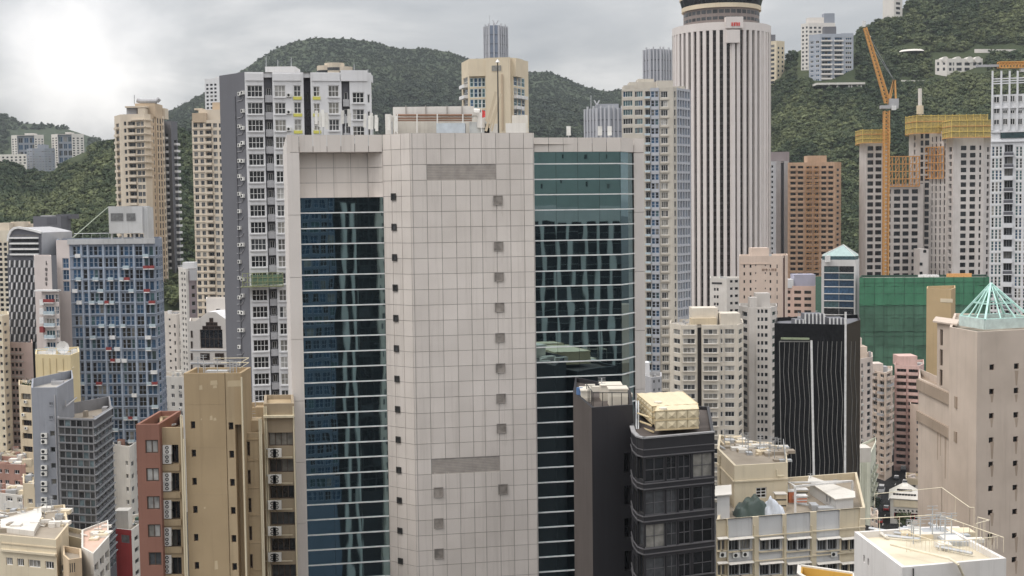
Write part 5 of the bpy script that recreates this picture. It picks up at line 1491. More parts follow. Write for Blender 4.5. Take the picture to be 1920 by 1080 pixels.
for x0, x1, y0, y1 in ((207.5, 231, 400, 414), (237, 254, 400, 414)):
    p, q = P(x0, y0, 351.9), P(x1, y1, 351.9); m_ = MB(); m_.box(p.x, q.x, 351.85, 352, q.z, p.z, winglass('tank_louvre', (.12, .12, .12), rough=.6)); m_.build('louvre', bl.root)
for x in (210, 230, 252): line_part(bl.root, 'strut', [P(x, 438, 353), P(x, 452, 353)], .3, M_PCON)
p = P(266, 387, 352); m_ = MB(); m_.box(p.x + .01, p.x + 1.1, 353, 359, bl.rz, p.z - .2, M_PCON); m_.build('side_fin', bl.root)
line_part(bl.root, 'stay_cable', [P(203, 388, 353), P(136, 446, 345)], .12, plain('green_grey_cable', (140, 148, 128)))
bl.clutter(6, [M_PCON, M_METAL], 1.5)
bl.done()
# ------------------------------------------------------------------ small white blocks at mid left
wd = Bld('white_porthole_block', 'white block with a column of round dot windows', [(303, 536), (331, 531), (346, 540)], 588, wallmat('off_white', (204, 194, 184), dirt=.35), depth=12)
wd.sec(0, None, 312, cols=[(304.5, 307.5)], rows=(620, 6, 13, 12), wk='v0', glass='old', fw=.1)
wd.sec(0, 312, 326, cols=[(317.5, 321)], rows=(597, 4, 12.9, 14), wk='v0', glass='hole', fw=.05)
wd.sec(0, 326, None, cols=[(327, 330)], rows=(608, 7, 15.6, 12), wk='v0', glass='brown', fw=.1)
wd.sec(1, None, None, cols=[(334, 344)], rows=(607, 9, 15.6, 12), wk='v1', glass='pale', fw=.2, out=.7, frame=F_WHITE)
wd.clutter(5, [M_WT2, M_LGRY], 1.5); wd.done()
wn = Bld('narrow_white_tower', 'narrow white tower with dark slit windows beside the tan window tower', [(336, 505), (350, 500), (370, 502)], 503, wallmat('off_white2', (200, 194, 186), dirt=.4), depth=10)
wn.sec(0, None, None, cols=[(341, 343.5), (346, 348.5)], rows=(510, 5, 10.5, 20), wk='v0', glass='dark', fw=.08)
wn.sec(1, 354.5, 369.5, cols=[(360, 367)], rows=(535, 8, 15, 14), wk='v0', glass='brown', fw=.14, mat=wallmat('mauve_grey', (135, 120, 122)), out=-.4)
wn.roofbox(342, 364, 492, 502, 5, M_WT2); wn.roofbox(355, 369, 505, 499.5, .4, M_LGRY, 'sign_board', yb=526); wn.done()
sh = Bld('white_gabled_block', 'white block with a big stepped dark window under its gable', [(357, 388), (429, 386)], 602, wallmat('gabled_white', (236, 226, 215), dirt=.2), depth=12)
fh = sh.faces[0]
m_ = MB(); pg = [fh.sz(x, y) for x, y in ((366, 602.5), (390, 585), (404, 585), (429, 602.5))]
m_.poly([fh.W(a, 0, z) for a, z in pg], sh.mat); m_.poly([fh.W(a, -11, z) for a, z in reversed(pg)], sh.mat)
for (a, z), (a2, z2) in zip(pg, pg[1:]): m_.poly([fh.W(a, 0, z), fh.W(a2, 0, z2), fh.W(a2, -11, z2), fh.W(a, -11, z)], M_WT2)
m_.build('gable', sh.root)
sh.sec(0, None, None, cols=[(375.5, 418)], rows=(618, 35, 400, 1), wk='v4h1', glass='brown', frame=F_BRONZE, fw=.18, rec=.5)
for x0, x1, y0, y1 in ((379.5, 414.5, 611, 618), (386, 408, 604, 611), (392.5, 400, 596, 604)):
    (s0, za), (s1, zb_) = fh.sz(x0, y0), fh.sz(x1, y1); g_, me_ = win_mesh(s1 - s0, za - zb_, 'v2', F_BRONZE, G_BROWN, .15, None, 0.); inst('window', me_, sh.root, fh.W((s0 + s1) / 2, .02, zb_), fh.rot)
for y0 in (662, 684):
    for x0, x1, fr in ((375.5, 393.5, 1), (403, 420.5, 1), (357.8, 361.5, 0)):
        (s0, za), (s1, zb_) = fh.sz(x0, y0), fh.sz(x1, y0 + 13); g_, me_ = win_mesh(s1 - s0, za - zb_, 'v1', F_BRONZE, G_BROWN, .16, None, 0.); inst('window', me_, sh.root, fh.W((s0 + s1) / 2, .02, zb_), fh.rot)
for y0 in (620, 640):
    (s0, za), (s1, zb_) = fh.sz(357.8, y0), fh.sz(361.5, y0 + 13); g_, me_ = win_mesh(s1 - s0, za - zb_, 'v0', F_BRONZE, G_BROWN, .12, None, 0.); inst('window', me_, sh.root, fh.W((s0 + s1) / 2, .02, zb_), fh.rot)
for y in (656, 680): sh.band(0, y, .3, .15, M_WT2)
sh.done()
sh2 = Bld('white_lift_tower', 'plain white lift tower with one square window behind the gable', [(388, 396), (429, 395)], 560, sh.mat, depth=8)
sh2.sec(0, None, None, cols=[(406, 414)], rows=(579, 9, 300, 1), wk='v0', glass='brown', frame=F_BRONZE, fw=.16); sh2.done()
# ------------------------------------------------------------------ lower left
M_SLATE = wallmat('slate_blue_render', (124, 127, 135), dirt=.3)
gb = Bld('slate_blue_block', 'slate blue block with a stack of paired outdoor units on its wall', [(60.5, 240), (109, 240), (140, 253)], 727, M_SLATE, depth=14, par=1.6)
fg = gb.faces[0]
gb.sec(0, 90, 104, cols=[(92.5, 102)], rows=(808, 10, 30, 8), wk='v0', glass='old', frame=F_GREY, fw=.1)
for k in range(8):
    for dy in (0, 11.5):
        s_, z_ = fg.sz(84, 820 + 30 * k + dy); inst('air_conditioner', cached('ac3', lambda: ac_scaled(), 'air_conditioner'), gb.root, fg.W(s_, 0.05, z_), fg.rot) if False else inst('air_conditioner', AC2 if False else cached('ac', ac_geo, 'air_conditioner'), gb.root, fg.W(s_, .05, z_), fg.rot).__setattr__('scale', (1.35, 1.2, 1.35))
for y in (752, 778):
    (s0, za), (s1, zb_) = fg.sz(91, y), fg.sz(101, y + 9); g_, me_ = win_mesh(s1 - s0, za - zb_, 'v1', M_SLATE, G_MID, .2, None, 0.); inst('window', me_, gb.root, fg.W((s0 + s1) / 2, .02, zb_), fg.rot)
line_part(gb.root, 'drain_pipe', [fg.W(fg.S(104.5), .12, fg.Z(104, 740)), fg.W(fg.S(104.5), .12, 0)], .1, M_LGRY)
f_ = gb.faces[1]; line_part(gb.root, 'rail_pipe', [f_.W(f_.L * .3, .5, f_.Z(118, 750)), f_.W(f_.L * .3, .5, f_.Z(118, 762)), f_.W(f_.L, .5, f_.Z(140, 745))], .14, M_LGRY)
gb.clutter(2, [M_LGRY], 1.0); gb.done()
F_GL = plain('frame_grey_light', (104, 104, 106), rough=.4)
gg = Bld('grey_glass_block', 'grey glass fronted block with louvred side below the blue tower', [(109.5, 238), (177, 236), (212, 250)], 783, wallmat('dull_grey_clad', (112, 111, 113), dirt=.3), depth=16, par=2.2, roof=M_DECK)
GS['smoke'] = [(winglass('smoke', (.06, .06, .06), .12), 3), (winglass('smoke_blue', (.09, .12, .13), .12), 1.5), (winglass('smoke_dark', (.03, .03, .032), .12), 2)]
gg.sec(0, None, None, cols=[(112, 122), (123, 133), (134, 144), (145, 155), (156, 166), (167, 175)], rows=(788, 12, 14.75, 22), wk='v0', glass='smoke', frame=F_GL, fw=.05, rec=.12)
for k in range(20):
    gg.band(0, 786 + 14.75 * k, .11, .12, F_GL)
    fcx = gg.faces[1]; z_ = gg.faces[0].Z(176, 786 + 14.75 * k); m_ = MB(); m_.fbox(fcx, 0, fcx.L, 0, .35, z_ - .18, z_, F_GREY); m_.build('ledge', gg.root)
gg.sec(1, None, None, cols=(5, .86), rows=(792, 11, 14.75, 20), wk='v0', glass='smoke', frame=F_GREY, fw=.06, rec=.15, mat=M_DK)
gg.clutter(3, [M_LGRY, M_DECK], 1.2); gg.done()
M_YC = wallmat('yellow_cream', (200, 180, 132), dirt=.28)
ct = Bld('yellow_cream_block', 'windowless yellow cream block with roof dishes behind the slate block', [(68, 297), (134, 294), (151, 301)], 664, M_YC, depth=12, par=.5)
for x in (82, 95, 107, 120): line_part(ct.root, 'drain_pipe', [ct.faces[0].W(ct.faces[0].S(x), .1, ct.zt - .8), ct.faces[0].W(ct.faces[0].S(x), .1, ct.zt - 14)], .08, M_YC)
line_part(ct.root, 'pipe', [ct.faces[0].W(ct.faces[0].S(110), .2, ct.faces[0].Z(110, 697)), ct.faces[0].W(ct.faces[0].S(128), .2, ct.faces[0].Z(128, 696)), ct.faces[1].W(1.5, .2, ct.faces[0].Z(128, 690))], .16, M_CREAM)
rail(ct.root, [Vector((p.x, p.y, ct.zt)) for p in ct.xy], 1.1, 1.5, .05, M_GLB)
def dish(root, c, r_):
    m_ = MB()
    for k in range(10):
        t0, t1 = 6.283 * k / 10, 6.283 * (k + 1) / 10
        m_.poly([c, c + Vector((r_ * math.cos(t0), -.3 * r_, r_ * math.sin(t0))), c + Vector((r_ * math.cos(t1), -.3 * r_, r_ * math.sin(t1)))], F_WHITE)
    m_.tube(c, c + Vector((0, .1, -r_ * 1.6)), .07, F_GREY, 5); m_.build('dish', root)
dish(ct.root, P(98, 658, 299), 1.0); dish(ct.root, P(119, 651, 301), 1.5)
ct.clutter(4, [M_YC, M_METAL], 1.4); ct.done()
pk_ = Bld('pink_office_block', 'dusty pink block with rows of four brown windows', [(9, 345), (63, 342)], 641, wallmat('dusty_pink', (182, 160, 152), dirt=.3), depth=14)
pk_.sec(0, None, 47, cols=[(14, 19.5), (21.5, 27), (29, 34.5), (36.5, 41.5)], rows=(652, 6.5, 14.3, 18), wk='v0', glass='brown', frame=F_BRONZE, fw=.1)
for k in range(16): pk_.band(0, 661.5 + 14.3 * k, .3, .25, M_PKG, 12, 46)
pk_.done()
lt = Bld('cream_edge_tower', 'cream tower at the picture edge with single small windows', [(-45, 338), (6, 334), (19, 338)], 590, wallmat('cream_edge', (202, 188, 160), dirt=.35), depth=12)
lt.sec(0, None, None, cols=[(-14, -7), (-1, 4)], rows=(602, 6, 15, 20), wk='v0', glass='old', fw=.1); lt.sec(1, None, None, cols=[(9, 14.5)], rows=(605, 6, 15, 20), wk='v0', glass='old', fw=.1); lt.done()
cs_ = Bld('cream_side_block', 'narrow cream block with dark wide windows left of the slate block', [(37, 302), (63, 300)], 722, M_CREAM2, depth=10)
cs_.sec(0, None, None, cols=[(41, 59)], rows=(738, 11, 24.5, 10), wk='v2', glass='old', frame=F_BRONZE, fw=.14, rec=.5, ac=.7)
cs_.clutter(5, [M_CREAM, M_METAL], 1.6); cs_.done()
pl_ = thing('rooftop_palm', 'scraggly green shrub on the cream side block roof', 'shrub', (P(58, 715, 303).x, 303, cs_.rz))
m_ = MB(); c0 = P(58, 712, 303); rr = random.Random(5)
for k in range(90):
    d = Vector((rr.gauss(0, 1), rr.gauss(0, 1), abs(rr.gauss(0, 1)))).normalized(); p = Vector((c0.x, c0.y, cs_.rz + .5)) + d * rr.uniform(.4, 1.8); q = Vector((rr.gauss(0, .4), rr.gauss(0, .4), rr.gauss(0, .4)))
    m_.poly([p, p + q, p + q + Vector((0, 0, .35))], LEAF)
m_.build('foliage', pl_); m_ = MB(); m_.tube((c0.x, c0.y, cs_.rz), (c0.x, c0.y, cs_.rz + 1.2), .06, BARK, 5); m_.build('stem', pl_)
# bottom left roofs
lo = Bld('low_cream_corner_block', 'low weathered cream block with sheds on its roof in the bottom corner', [(-40, 210), (103, 205), (127, 215)], 0, M_CREAM2, depth=16, zt=Zat(103, 1012, 205), roof=M_DECK, par=.4)
lo.sec(0, None, None, cols=[(-20, -8), (7.5, 20), (28, 41), (49, 72), (81, 97)], rows=(1047, 14, 45, 3), wk='v2', glass='pale', frame=F_WHITE, fw=.12, rec=.25, mat=M_CREAM)
lo.sec(1, None, None, cols=[(112, 118)], rows=(1060, 14, 45, 3), wk='v0', glass='old', fw=.1)
lo.band(0, 1038, .35, .35, M_CREAM, 0, 103); lo.band(0, 1026, .2, .1, M_CREAM2, 0, 103)
lo.clutter(70, [M_CREAM, M_WHITE, M_DECK, M_METAL, M_SHEET], 1.1, .03); lo.done()
shA = Bld('roof_shed', 'pale sloping sheet shed on the weathered corner block', [(0, 212), (62, 209), (78, 220)], 0, M_WHITE, depth=6, zb=lo.rz, zt=Zat(62, 996, 209), roof=M_SHEET, par=.05, cat='shed'); shA.done()
shB = Bld('roof_tank_house', 'cream box room beside the pale shed on the corner block', [(84, 216), (100, 215)], 992, M_CREAM, depth=4, zb=lo.rz, roof=M_SHEET, par=.1, cat='shed'); shB.done()
lb = Bld('tan_grille_block', 'small tan block with slit grilles in front of the pink roof', [(120, 203), (130, 200), (155, 201)], 1040, wallmat('tan_grille', (175, 152, 120), dirt=.35), depth=6, roof=M_DECK)
lb.sec(1, None, None, cols=[(132, 134), (136, 138), (140, 142)], rows=(1055, 18, 45, 2), wk='v0', glass='brown', fw=.04); lb.done()
lp_ = Bld('pink_roof_block', 'low white block with a pinkish tiled flat roof', [(150, 207), (172, 203), (203, 214)], 0, M_WHITE, depth=12, zt=Zat(172, 1038, 203), par=.35, roof=wallmat('pink_roof_tile', (190, 155, 135), dirt=.6, streak=0))
lp_.sec(1, None, None, cols=(3, .7), rows=(1045, 16, 26, 3), wk='v1', glass='old', frame=F_GREY, fw=.1, rec=.5); lp_.clutter(14, [M_WHITE, M_CREAM], .6); lp_.done()
lq = Bld('yellow_gutter_block', 'cream terrace block with a thick yellow gutter', [(128, 224), (161, 221)], 1004, M_CREAM, depth=7, par=.8, roof=M_DECK); lq.done()
for (nm, lab, pts, yt, mt, cols, rows) in (
    ('white_low_house', 'low white house with pairs of small windows below the cream edge tower', [(-20, 262), (44, 258)], 922, M_WHITE, [(-8, -1), (13, 25), (34, 42)], (930, 9, 22, 4)),
    ('beige_narrow_house', 'narrow beige house beside the low white house', [(45, 256), (66, 255)], 906, M_CREAM2, [(53, 62)], (935, 9, 24, 4)),
    ('red_roofed_house', 'low house with reddish boards and clutter under the pink block', [(-20, 285), (50, 282)], 868, wallmat('red_boards', (150, 110, 95), dirt=.6), [(-5, 5), (10, 18), (28, 38)], (880, 8, 20, 3)),
    ('stained_white_block', 'stained white block between the glass block and the red brick wing', [(213, 337), (244, 332), (264, 342)], 832, M_WHITE, [(236, 241)], (862, 9, 24, 9)),
    ('cream_podium_block', 'long cream podium under the cream edge tower', [(-20, 330), (45, 326)], 850, M_CREAM, [(-10, 8), (14, 36)], (862, 6, 16, 4))):
    h_ = Bld(nm, lab, pts, yt, mt, depth=10, roof=M_DECK); h_.sec(0, None, None, cols=cols, rows=rows, wk='v1', glass='old', frame=F_WHITE, fw=.12, rec=.3)
    if len(pts) > 2: h_.sec(1, None, None, cols=(2, .45), rows=rows, wk='v0', glass='old', fw=.1)
    h_.clutter(20, [M_WHITE, M_CREAM, M_METAL, wallmat('red_boards', (150, 110, 95))], 1.8, .03); h_.done()
rwh = Bld('red_and_white_house', 'white house with a bright red painted wall beside the brick wing', [(213, 264), (248, 262), (266, 268)], 990, M_WHITE, depth=9, roof=M_DECK)
M_REDW = wallmat('bright_red_paint', (190, 50, 45), dirt=.2)
rwh.sec(0, None, 222, mat=M_REDW); rwh.sec(0, 222, 248, cols=[(228, 244)], rows=(1003, 15, 200, 1), wk='v2h1', glass='pale', frame=F_GREY, fw=.1, mat=M_REDW)
rwh.sec(1, None, None, cols=(1, .4), rows=(1005, 9, 22, 4), wk='v0', glass='hole', fw=.08)
rwh.roofbox(214, 240, 958, 266, 3, M_WHITE); rwh.clutter(6, [M_WHITE, plain('dark_green_sheet', (50, 80, 70)), M_METAL], 1.2, .05); rwh.done()
# ------------------------------------------------------------------ far blocks on the left hill
M_FARW = wallmat('far_white', (205, 198, 190), dirt=.15); M_FARG = wallmat('far_slate', (120, 125, 135), dirt=.15)
for k, (x0, xa, xb, x1, yt, lab) in enumerate(((23, 34, 66, 84, 254, 'pale twin apartment block on the far hill, farther from the tan tower'), (98, 110, 136, 159, 252, 'pale twin apartment block on the far hill, closer to the tan tower'))):
    tw = Bld('twin_apartment_block', lab, [(x0, 1330), (xa, 1322), (xb, 1322), (x1, 1326)], yt, M_FARW, depth=25, zb=Zat(x0, 320, 1330), group='pale twin blocks on the far hill')
    tw.sec(0, None, None, cols=(2, .5), rows=(yt + 6, 2.6, 4.6, 12), wk='v0', glass='old', fw=.1)
    tw.sec(1, None, None, cols=(3, .8), rows=(yt + 4, 10, 13, 4), wk='v1', glass='blue', fw=.3, mat=M_FARG, out=-1.5)
    tw.sec(2, None, None, cols=(3, .5), rows=(yt + 6, 2.6, 4.6, 12), wk='v0', glass='old', fw=.1)
    tw.roofbox(xa + 12, xb - 4, yt - 4, 1330, 12, M_FARW); tw.done()
bt2 = Bld('slate_hill_block', 'bluish slate block standing before the pale twin blocks', [(52, 1205), (62, 1198), (85, 1198), (105, 1206)], 279, M_FARG, depth=22, zb=Zat(52, 345, 1205))
for i_, n_ in ((0, 2), (1, 4), (2, 3)): bt2.sec(i_, None, None, cols=(n_, .6), rows=(283, 2.6, 4.7, 12), wk='v0', glass='blue', frame=M_FARW, fw=.2)
bt2.roofbox(70, 84, 271, 1202, 10, M_FARG); bt2.done()
hw = Bld('low_hill_houses', 'low white row of houses on the hill at the picture edge', [(-60, 1190), (52, 1180)], 291, M_FARW, depth=14, zb=Zat(0, 320, 1190)); hw.sec(0, None, None, cols=(14, .5), rows=(294, 3, 5.5, 3), wk='v0', glass='old', fw=.1); hw.done()

fl1 = Bld('low_white_infill_block', 'low stained white block behind the beige block roof', [(303, 432), (352, 428)], 705, M_WHITE, depth=14, roof=M_DECK)
fl1.sec(0, None, None, cols=[(309, 314), (322, 328), (336, 342)], rows=(722, 8, 16, 10), wk='v1', glass='old', frame=F_WHITE, fw=.12, ac=.3); fl1.clutter(10, [M_WHITE, M_CREAM, M_METAL], 1.8, .05); fl1.done()
# ------------------------------------------------------------------ tower with blue windows behind the office tower
M_SAND = wallmat('sand_clad', (205, 188, 158), dirt=.2)
sd_ = Bld('sand_and_blue_tower', 'sand coloured tower with blue window bays rising behind the office roof', [(866, 386), (880, 376), (962, 374), (991, 384)], 118, M_SAND, depth=18)
rS = (146, 16.5, 20, 12)
sd_.sec(0, None, None, cols=(1, .6), rows=rS, wk='v0h1', glass='teal', frame=F_WHITE, fw=.15, bal=dict(d=1.2, h=.7, mat=M_PW, slab=M_PW, ext=.6, drop=.3))
sd_.sec(1, None, 911, cols=[(881, 888), (888.6, 896), (896.6, 903), (903.6, 910)], rows=rS, wk='v0h1', glass='teal', frame=plain('frame_pale_blue', (165, 180, 186)), fw=.16, rec=.15)
sd_.sec(1, 912.5, 958.5, out=1.6)
sd_.sec(2, None, None, cols=[(963.5, 970), (971, 977), (978, 984)], rows=rS, wk='v0h1', glass='teal', frame=plain('frame_pale_blue', (165, 180, 186)), fw=.16, rec=.15, bal=dict(d=1.0, h=.7, mat=M_PW, slab=M_PW, ext=.2, drop=.3, p=.4))
fcx = sd_.faces[1]; m_ = MB(); m_.fbox(fcx, fcx.S(880.5), fcx.S(912), 0, 1.2, fcx.Z(895, 143.5), sd_.zt - .1, M_SAND); m_.build('crown_band', sd_.root)
fcx = sd_.faces[2]; m_ = MB(); m_.fbox(fcx, 0, fcx.L * .45, 0, 1.0, sd_.faces[1].Z(960, 143.5), sd_.zt - .1, M_SAND); m_.build('crown_band', sd_.root)
fcx = sd_.faces[1]; m_ = MB(); m_.fbox(fcx, fcx.S(924.5), fcx.S(942), 1.6, 1.75, fcx.Z(930, 134), fcx.Z(930, 124), G_CURT); m_.build('vent', sd_.root)
m_ = MB(); m_.fbox(fcx, fcx.S(942), fcx.S(945), 1.6, 1.9, fcx.Z(943, 245), fcx.Z(943, 140), M_TAN2); m_.build('rib', sd_.root)
sd_.clutter(6, [M_SAND, M_LGRY], 2.0); sd_.done()
M_FG = wallmat('far_grey_tower', (132, 134, 142), dirt=.15); M_FG2 = wallmat('far_grey_fin', (160, 160, 164), dirt=.1); M_FG3 = wallmat('far_glass_blue', (112, 122, 140), dirt=.1)
def fin_tower(name, lab, pts, yt, nf, steps=(), zb=0, dark=True, vee=None):
    b_ = Bld(name, lab, pts, yt, M_FG, depth=22, zb=zb)
    for i_, fc in enumerate(b_.faces):
        n_ = nf[i_]
        b_.sec(i_, None, None, mat=M_FG3 if (dark and i_ == 1) else M_FG)
        for k in range(n_ + 1):
            s_ = fc.L * k / n_; m_ = MB(); m_.fbox(fc, s_ - .5, s_ + .5, 0, 1.0, zb, b_.zt + (1.5 if k % 2 else 0), M_FG2); m_.build('fin', b_.root)
        for k in range(1, 12):
            z_ = b_.zt - 7.5 * k
            if z_ < zb + 3: break
            m_ = MB(); m_.fbox(fc, 0, fc.L, 0, .25, z_ - .5, z_, M_GRY); m_.build('spandrel', b_.root)
    for (x0, x1, y, Y) in steps: b_.roofbox(x0, x1, y, Y, 10, M_FG)
    if vee:
        for sx in (-1, 1): line_part(b_.root, 'aerial', [P(vee[0], vee[1], pts[1][1] + 5), P(vee[0] + sx * 5, vee[1] - 9, pts[1][1] + 5)], .5, M_FG2)
        line_part(b_.root, 'mast', [P(vee[0] - 11, vee[1] + 8, pts[1][1] + 5), P(vee[0] - 11, vee[1] - 18, pts[1][1] + 5)], .25, M_FG2)
    b_.done(); return b_
fin_tower('grey_finned_tower', 'slim grey tower with a forked aerial above the sand tower', [(909, 1108), (918, 1100), (935, 1100), (951, 1110)], 50, (3, 2, 4), vee=(929, 47))
fin_tower('low_grey_finned_tower', 'grey finned tower top with slanted aerials right of the office roof', [(1098, 870), (1120, 860), (1142, 858), (1166, 862)], 205, (4, 3, 3), steps=((1118, 1160, 195, 866),), dark=False, vee=(1119, 197))
fin_tower('stepped_grey_tower', 'grey stepped tower left of the round white tower', [(1208, 955), (1219, 948), (1238, 948), (1258, 955)], 94, (2, 3, 4), dark=False)
# ------------------------------------------------------------------ glassy residential tower
M_RTAN = wallmat('residential_tan', (166, 159, 147), dirt=.25); M_RGR = wallmat('residential_grey', (150, 152, 158), dirt=.2)
F_RB = plain('frame_slate_blue', (140, 148, 162), rough=.4)
gr_ = Bld('glassy_residential_tower', 'tall tan and blue glass apartment tower beside the round white tower', [(1166, 462), (1207, 458), (1262, 455), (1295, 466)], 168, M_RTAN, depth=18)
rG = (171, 11.5, 17.05, 34)
gr_.sec(0, None, 1188, cols=[(1168, 1186)], rows=(171, 11, 17.05, 5), wk='v3', glass='teal', frame=F_WHITE, fw=.12)
gr_.sec(0, 1188, None, cols=[(1190, 1205)], rows=(171, 11, 17.05, 5), wk='v3', glass='teal', frame=F_WHITE, fw=.12)
gr_.sec(1, None, 1220, cols=[(1210, 1219)], rows=rG, wk='v1', glass='old', frame=F_RB, fw=.14, rec=.9, bal=dict(d=.9, h=.7, mat=M_GLB, slab=M_RTAN, ext=.2, drop=.4))
gr_.sec(1, 1220, 1236, cols=[(1221, 1227.5), (1228.5, 1235)], rows=rG, wk='v0h1', glass='blue', frame=F_RB, fw=.14, out=.4, mat=M_RGR)
gr_.sec(1, 1236, None, cols=[(1239, 1252)], rows=rG, wk='v2', glass='pale', frame=F_WHITE, fw=.12)
for k in range(33): gr_.band(1, 185 + 17.05 * k, .5, .25, M_RTAN, 1238, 1254)
gr_.sec(2, None, 1269, cols=[(1264, 1267)], rows=rG, wk='v0', glass='old', frame=F_GREY, fw=.12)
gr_.sec(2, 1269, None, cols=[(1270.5, 1273.5), (1275, 1278.5), (1280, 1283.5), (1285, 1288.5), (1290, 1293.5)], rows=(171, 13, 17.05, 25), wk='v0', glass='blue', frame=F_RB, fw=.14, mat=M_RGR, rec=.5)
for x0, x1, y, Y in ((1170, 1190, 160, 462), (1180, 1258, 154, 464), (1196, 1226, 148, 468), (1232, 1262, 151, 460), (1262, 1284, 162, 470)): gr_.roofbox(x0, x1, y, Y, 8, M_RTAN, 'crown_block')
gr_.clutter(8, [M_RTAN, M_LGRY], 2.5); gr_.done()
# ------------------------------------------------------------------ the round white tower
CY, CR = 633.0, 23.1
cxr = P(1353, 385, CY).x
M_RW = wallmat('round_tower_white', (214, 204, 198), dirt=.14, rough=.6)
M_RWB = plain('round_tower_bronze_glass', (0.020, 0.013, 0.010), rough=.15, raw=True, var=.6)
M_RWS = plain('round_tower_brown_spandrel', (48, 40, 36), rough=.5)
rt = thing('round_white_tower', 'round white tower of close vertical ribs with a drum on top', 'tower', (cxr, CY, 0))
zr1 = Zat(1353, 41, CY - CR)
m_ = MB(); zz = 0.0
while zz < zr1 - 5:
    m_.tube((cxr, CY, zz), (cxr, CY, zz + 2.1), 21.9, M_RWB, 64, caps=False); m_.tube((cxr, CY, zz + 2.1), (cxr, CY, zz + 3.35), 21.9, M_RWS, 64, caps=False); zz += 3.35
m_.build('window_wall', rt, smooth=False)
NR = 46
colm = MB(); hw_ = .80
colm.hexa([(-hw_, -23.3, 0), (hw_, -23.3, 0), (hw_ * .85, -21.6, 0), (-hw_ * .85, -21.6, 0), (-hw_, -23.3, zr1 - 3.5), (hw_, -23.3, zr1 - 3.5), (hw_ * .85, -21.6, zr1 - 3.5), (-hw_ * .85, -21.6, zr1 - 3.5)], M_RW)
colm = colm.mesh('rib')
view = math.atan2(cxr, CY)
for k in range(NR):
    o = inst('rib', colm, rt, (cxr, CY, 0), 2 * math.pi * (k + .35) / NR)
for ang, wd_ in ((-66, 5.2), (62, 6.0), (13.5, 1.6)):      # the wide blank ribs
    t_ = math.radians(ang) - view
    m_ = MB(); c_, s_ = math.cos(t_), math.sin(t_)
    pts_ = [(-wd_ / 2, -23.45 + (.5 if wd_ > 3 else -.3)), (wd_ / 2, -23.45 + (.5 if wd_ > 3 else -.3)), (wd_ / 2, -20.5), (-wd_ / 2, -20.5)]
    q = [(cxr + x * c_ - y * s_, CY + x * s_ + y * c_) for x, y in pts_]; m_.prism(q, 0, zr1 - 3.4, M_RW); m_.build('blank_rib', rt)
m_ = MB(); m_.tube((cxr, CY, zr1 - 3.6), (cxr, CY, zr1), 23.35, M_RW, 72); m_.build('parapet_ring', rt)
DR = 17.9
zd = lambda y: Zat(1353, y, CY - DR)
m_ = MB(); m_.tube((cxr, CY, zr1), (cxr, CY, zd(13)), DR, plain('drum_brown', (110, 98, 92)), 64); m_.build('drum', rt)
for k in range(40):
    t_ = 2 * math.pi * k / 40
    for z0, z1 in ((zd(36), zd(30)), (zd(24), zd(17))):
        m_ = MB(); r_ = DR + .06; dt = math.pi / 40 * .8
        a, b2 = (cxr + r_ * math.cos(t_ - dt), CY + r_ * math.sin(t_ - dt)), (cxr + r_ * math.cos(t_ + dt), CY + r_ * math.sin(t_ + dt))
        if t_ > math.pi: vquad(m_, a, b2, z0, z1, G_MID); m_.build('drum_window', rt)
m_ = MB(); m_.tube((cxr, CY, zd(13)), (cxr, CY, zd(5)), DR + .9, M_SAND, 64); m_.build('ring', rt)
m_ = MB(); m_.tube((cxr, CY, zd(5)), (cxr, CY, zd(-9)), DR + .7, G_DARK, 64, r2=DR + 1.6); m_.build('restaurant_window', rt)
m_ = MB(); m_.tube((cxr, CY, zd(-9)), (cxr, CY, zd(-22)), DR + 1.9, M_SAND, 64); m_.build('ring', rt)
fcs = Face(P(1362, 385, CY - 24.6).xy, P(1394, 385, CY - 24.4).xy)
m_ = MB(); m_.fbox(fcs, 0, fcs.L, -4, 0, zr1 - 3, fcs.Z(1378, 31), M_RW); m_.build('sign_box', rt)
m_ = MB(); m_.fbox(fcs, .3, fcs.L * .8, -3, .25, fcs.Z(1378, 80), fcs.Z(1378, 56), M_RW); m_.build('sign_panel', rt)
M_SIGN = plain('red_sign', (190, 45, 35), rough=.5)
for x0, x1 in ((1372.0, 1374.6), (1376.0, 1379.2), (1381.0, 1383.8), (1385.0, 1387.6)):
    m_ = MB(); m_.fbox(fcs, fcs.S(x0), fcs.S(x1), 0, .25, fcs.Z(1380, 48.5), fcs.Z(1380, 42), M_SIGN); m_.build('character', rt)
m_ = MB(); m_.fbox(fcs, fcs.S(1376), fcs.S(1383.8), 0, .2, fcs.Z(1380, 43.6), fcs.Z(1380, 42), M_SIGN); m_.build('character', rt)
# ------------------------------------------------------------------ hillside buildings
YH1 = hill_Y(HD, 1460, 152)
hb = Bld('cream_hill_tower', 'cream hillside tower top just right of the round white tower', [(1440, YH1 + 6), (1456, YH1), (1471, YH1 + 5)], 78, M_SAND, depth=16, zb=Zat(1456, 175, YH1), py=90)
hb.sec(0, None, None, cols=(1, .5), rows=(84, 5, 8.5, 9), wk='v0', glass='old', fw=.2); hb.sec(1, None, None, cols=(2, .4), rows=(88, 4.5, 8.5, 8), wk='v0', glass='old', fw=.2)
hb.roofbox(1444, 1454, 65, YH1 + 8, 8, M_GRY); hb.done()
YH2 = hill_Y(HD, 1550, 150)
print('hillY', YH1, YH2)
ha = Bld('white_hill_apartments', 'white stepped hillside apartments behind the slate apartments', [(1502, YH2 + 47), (1516, YH2 + 40), (1566, YH2 + 42)], 45, M_FARW, depth=16, zb=Zat(1510, 175, YH2 + 40))
ha.sec(0, None, None, cols=(2, .5), rows=(50, 4, 7.6, 11), wk='v0', glass='old', fw=.15); ha.sec(1, None, None, cols=(6, .6), rows=(50, 4, 7.6, 11), wk='v1', glass='old', fw=.15)
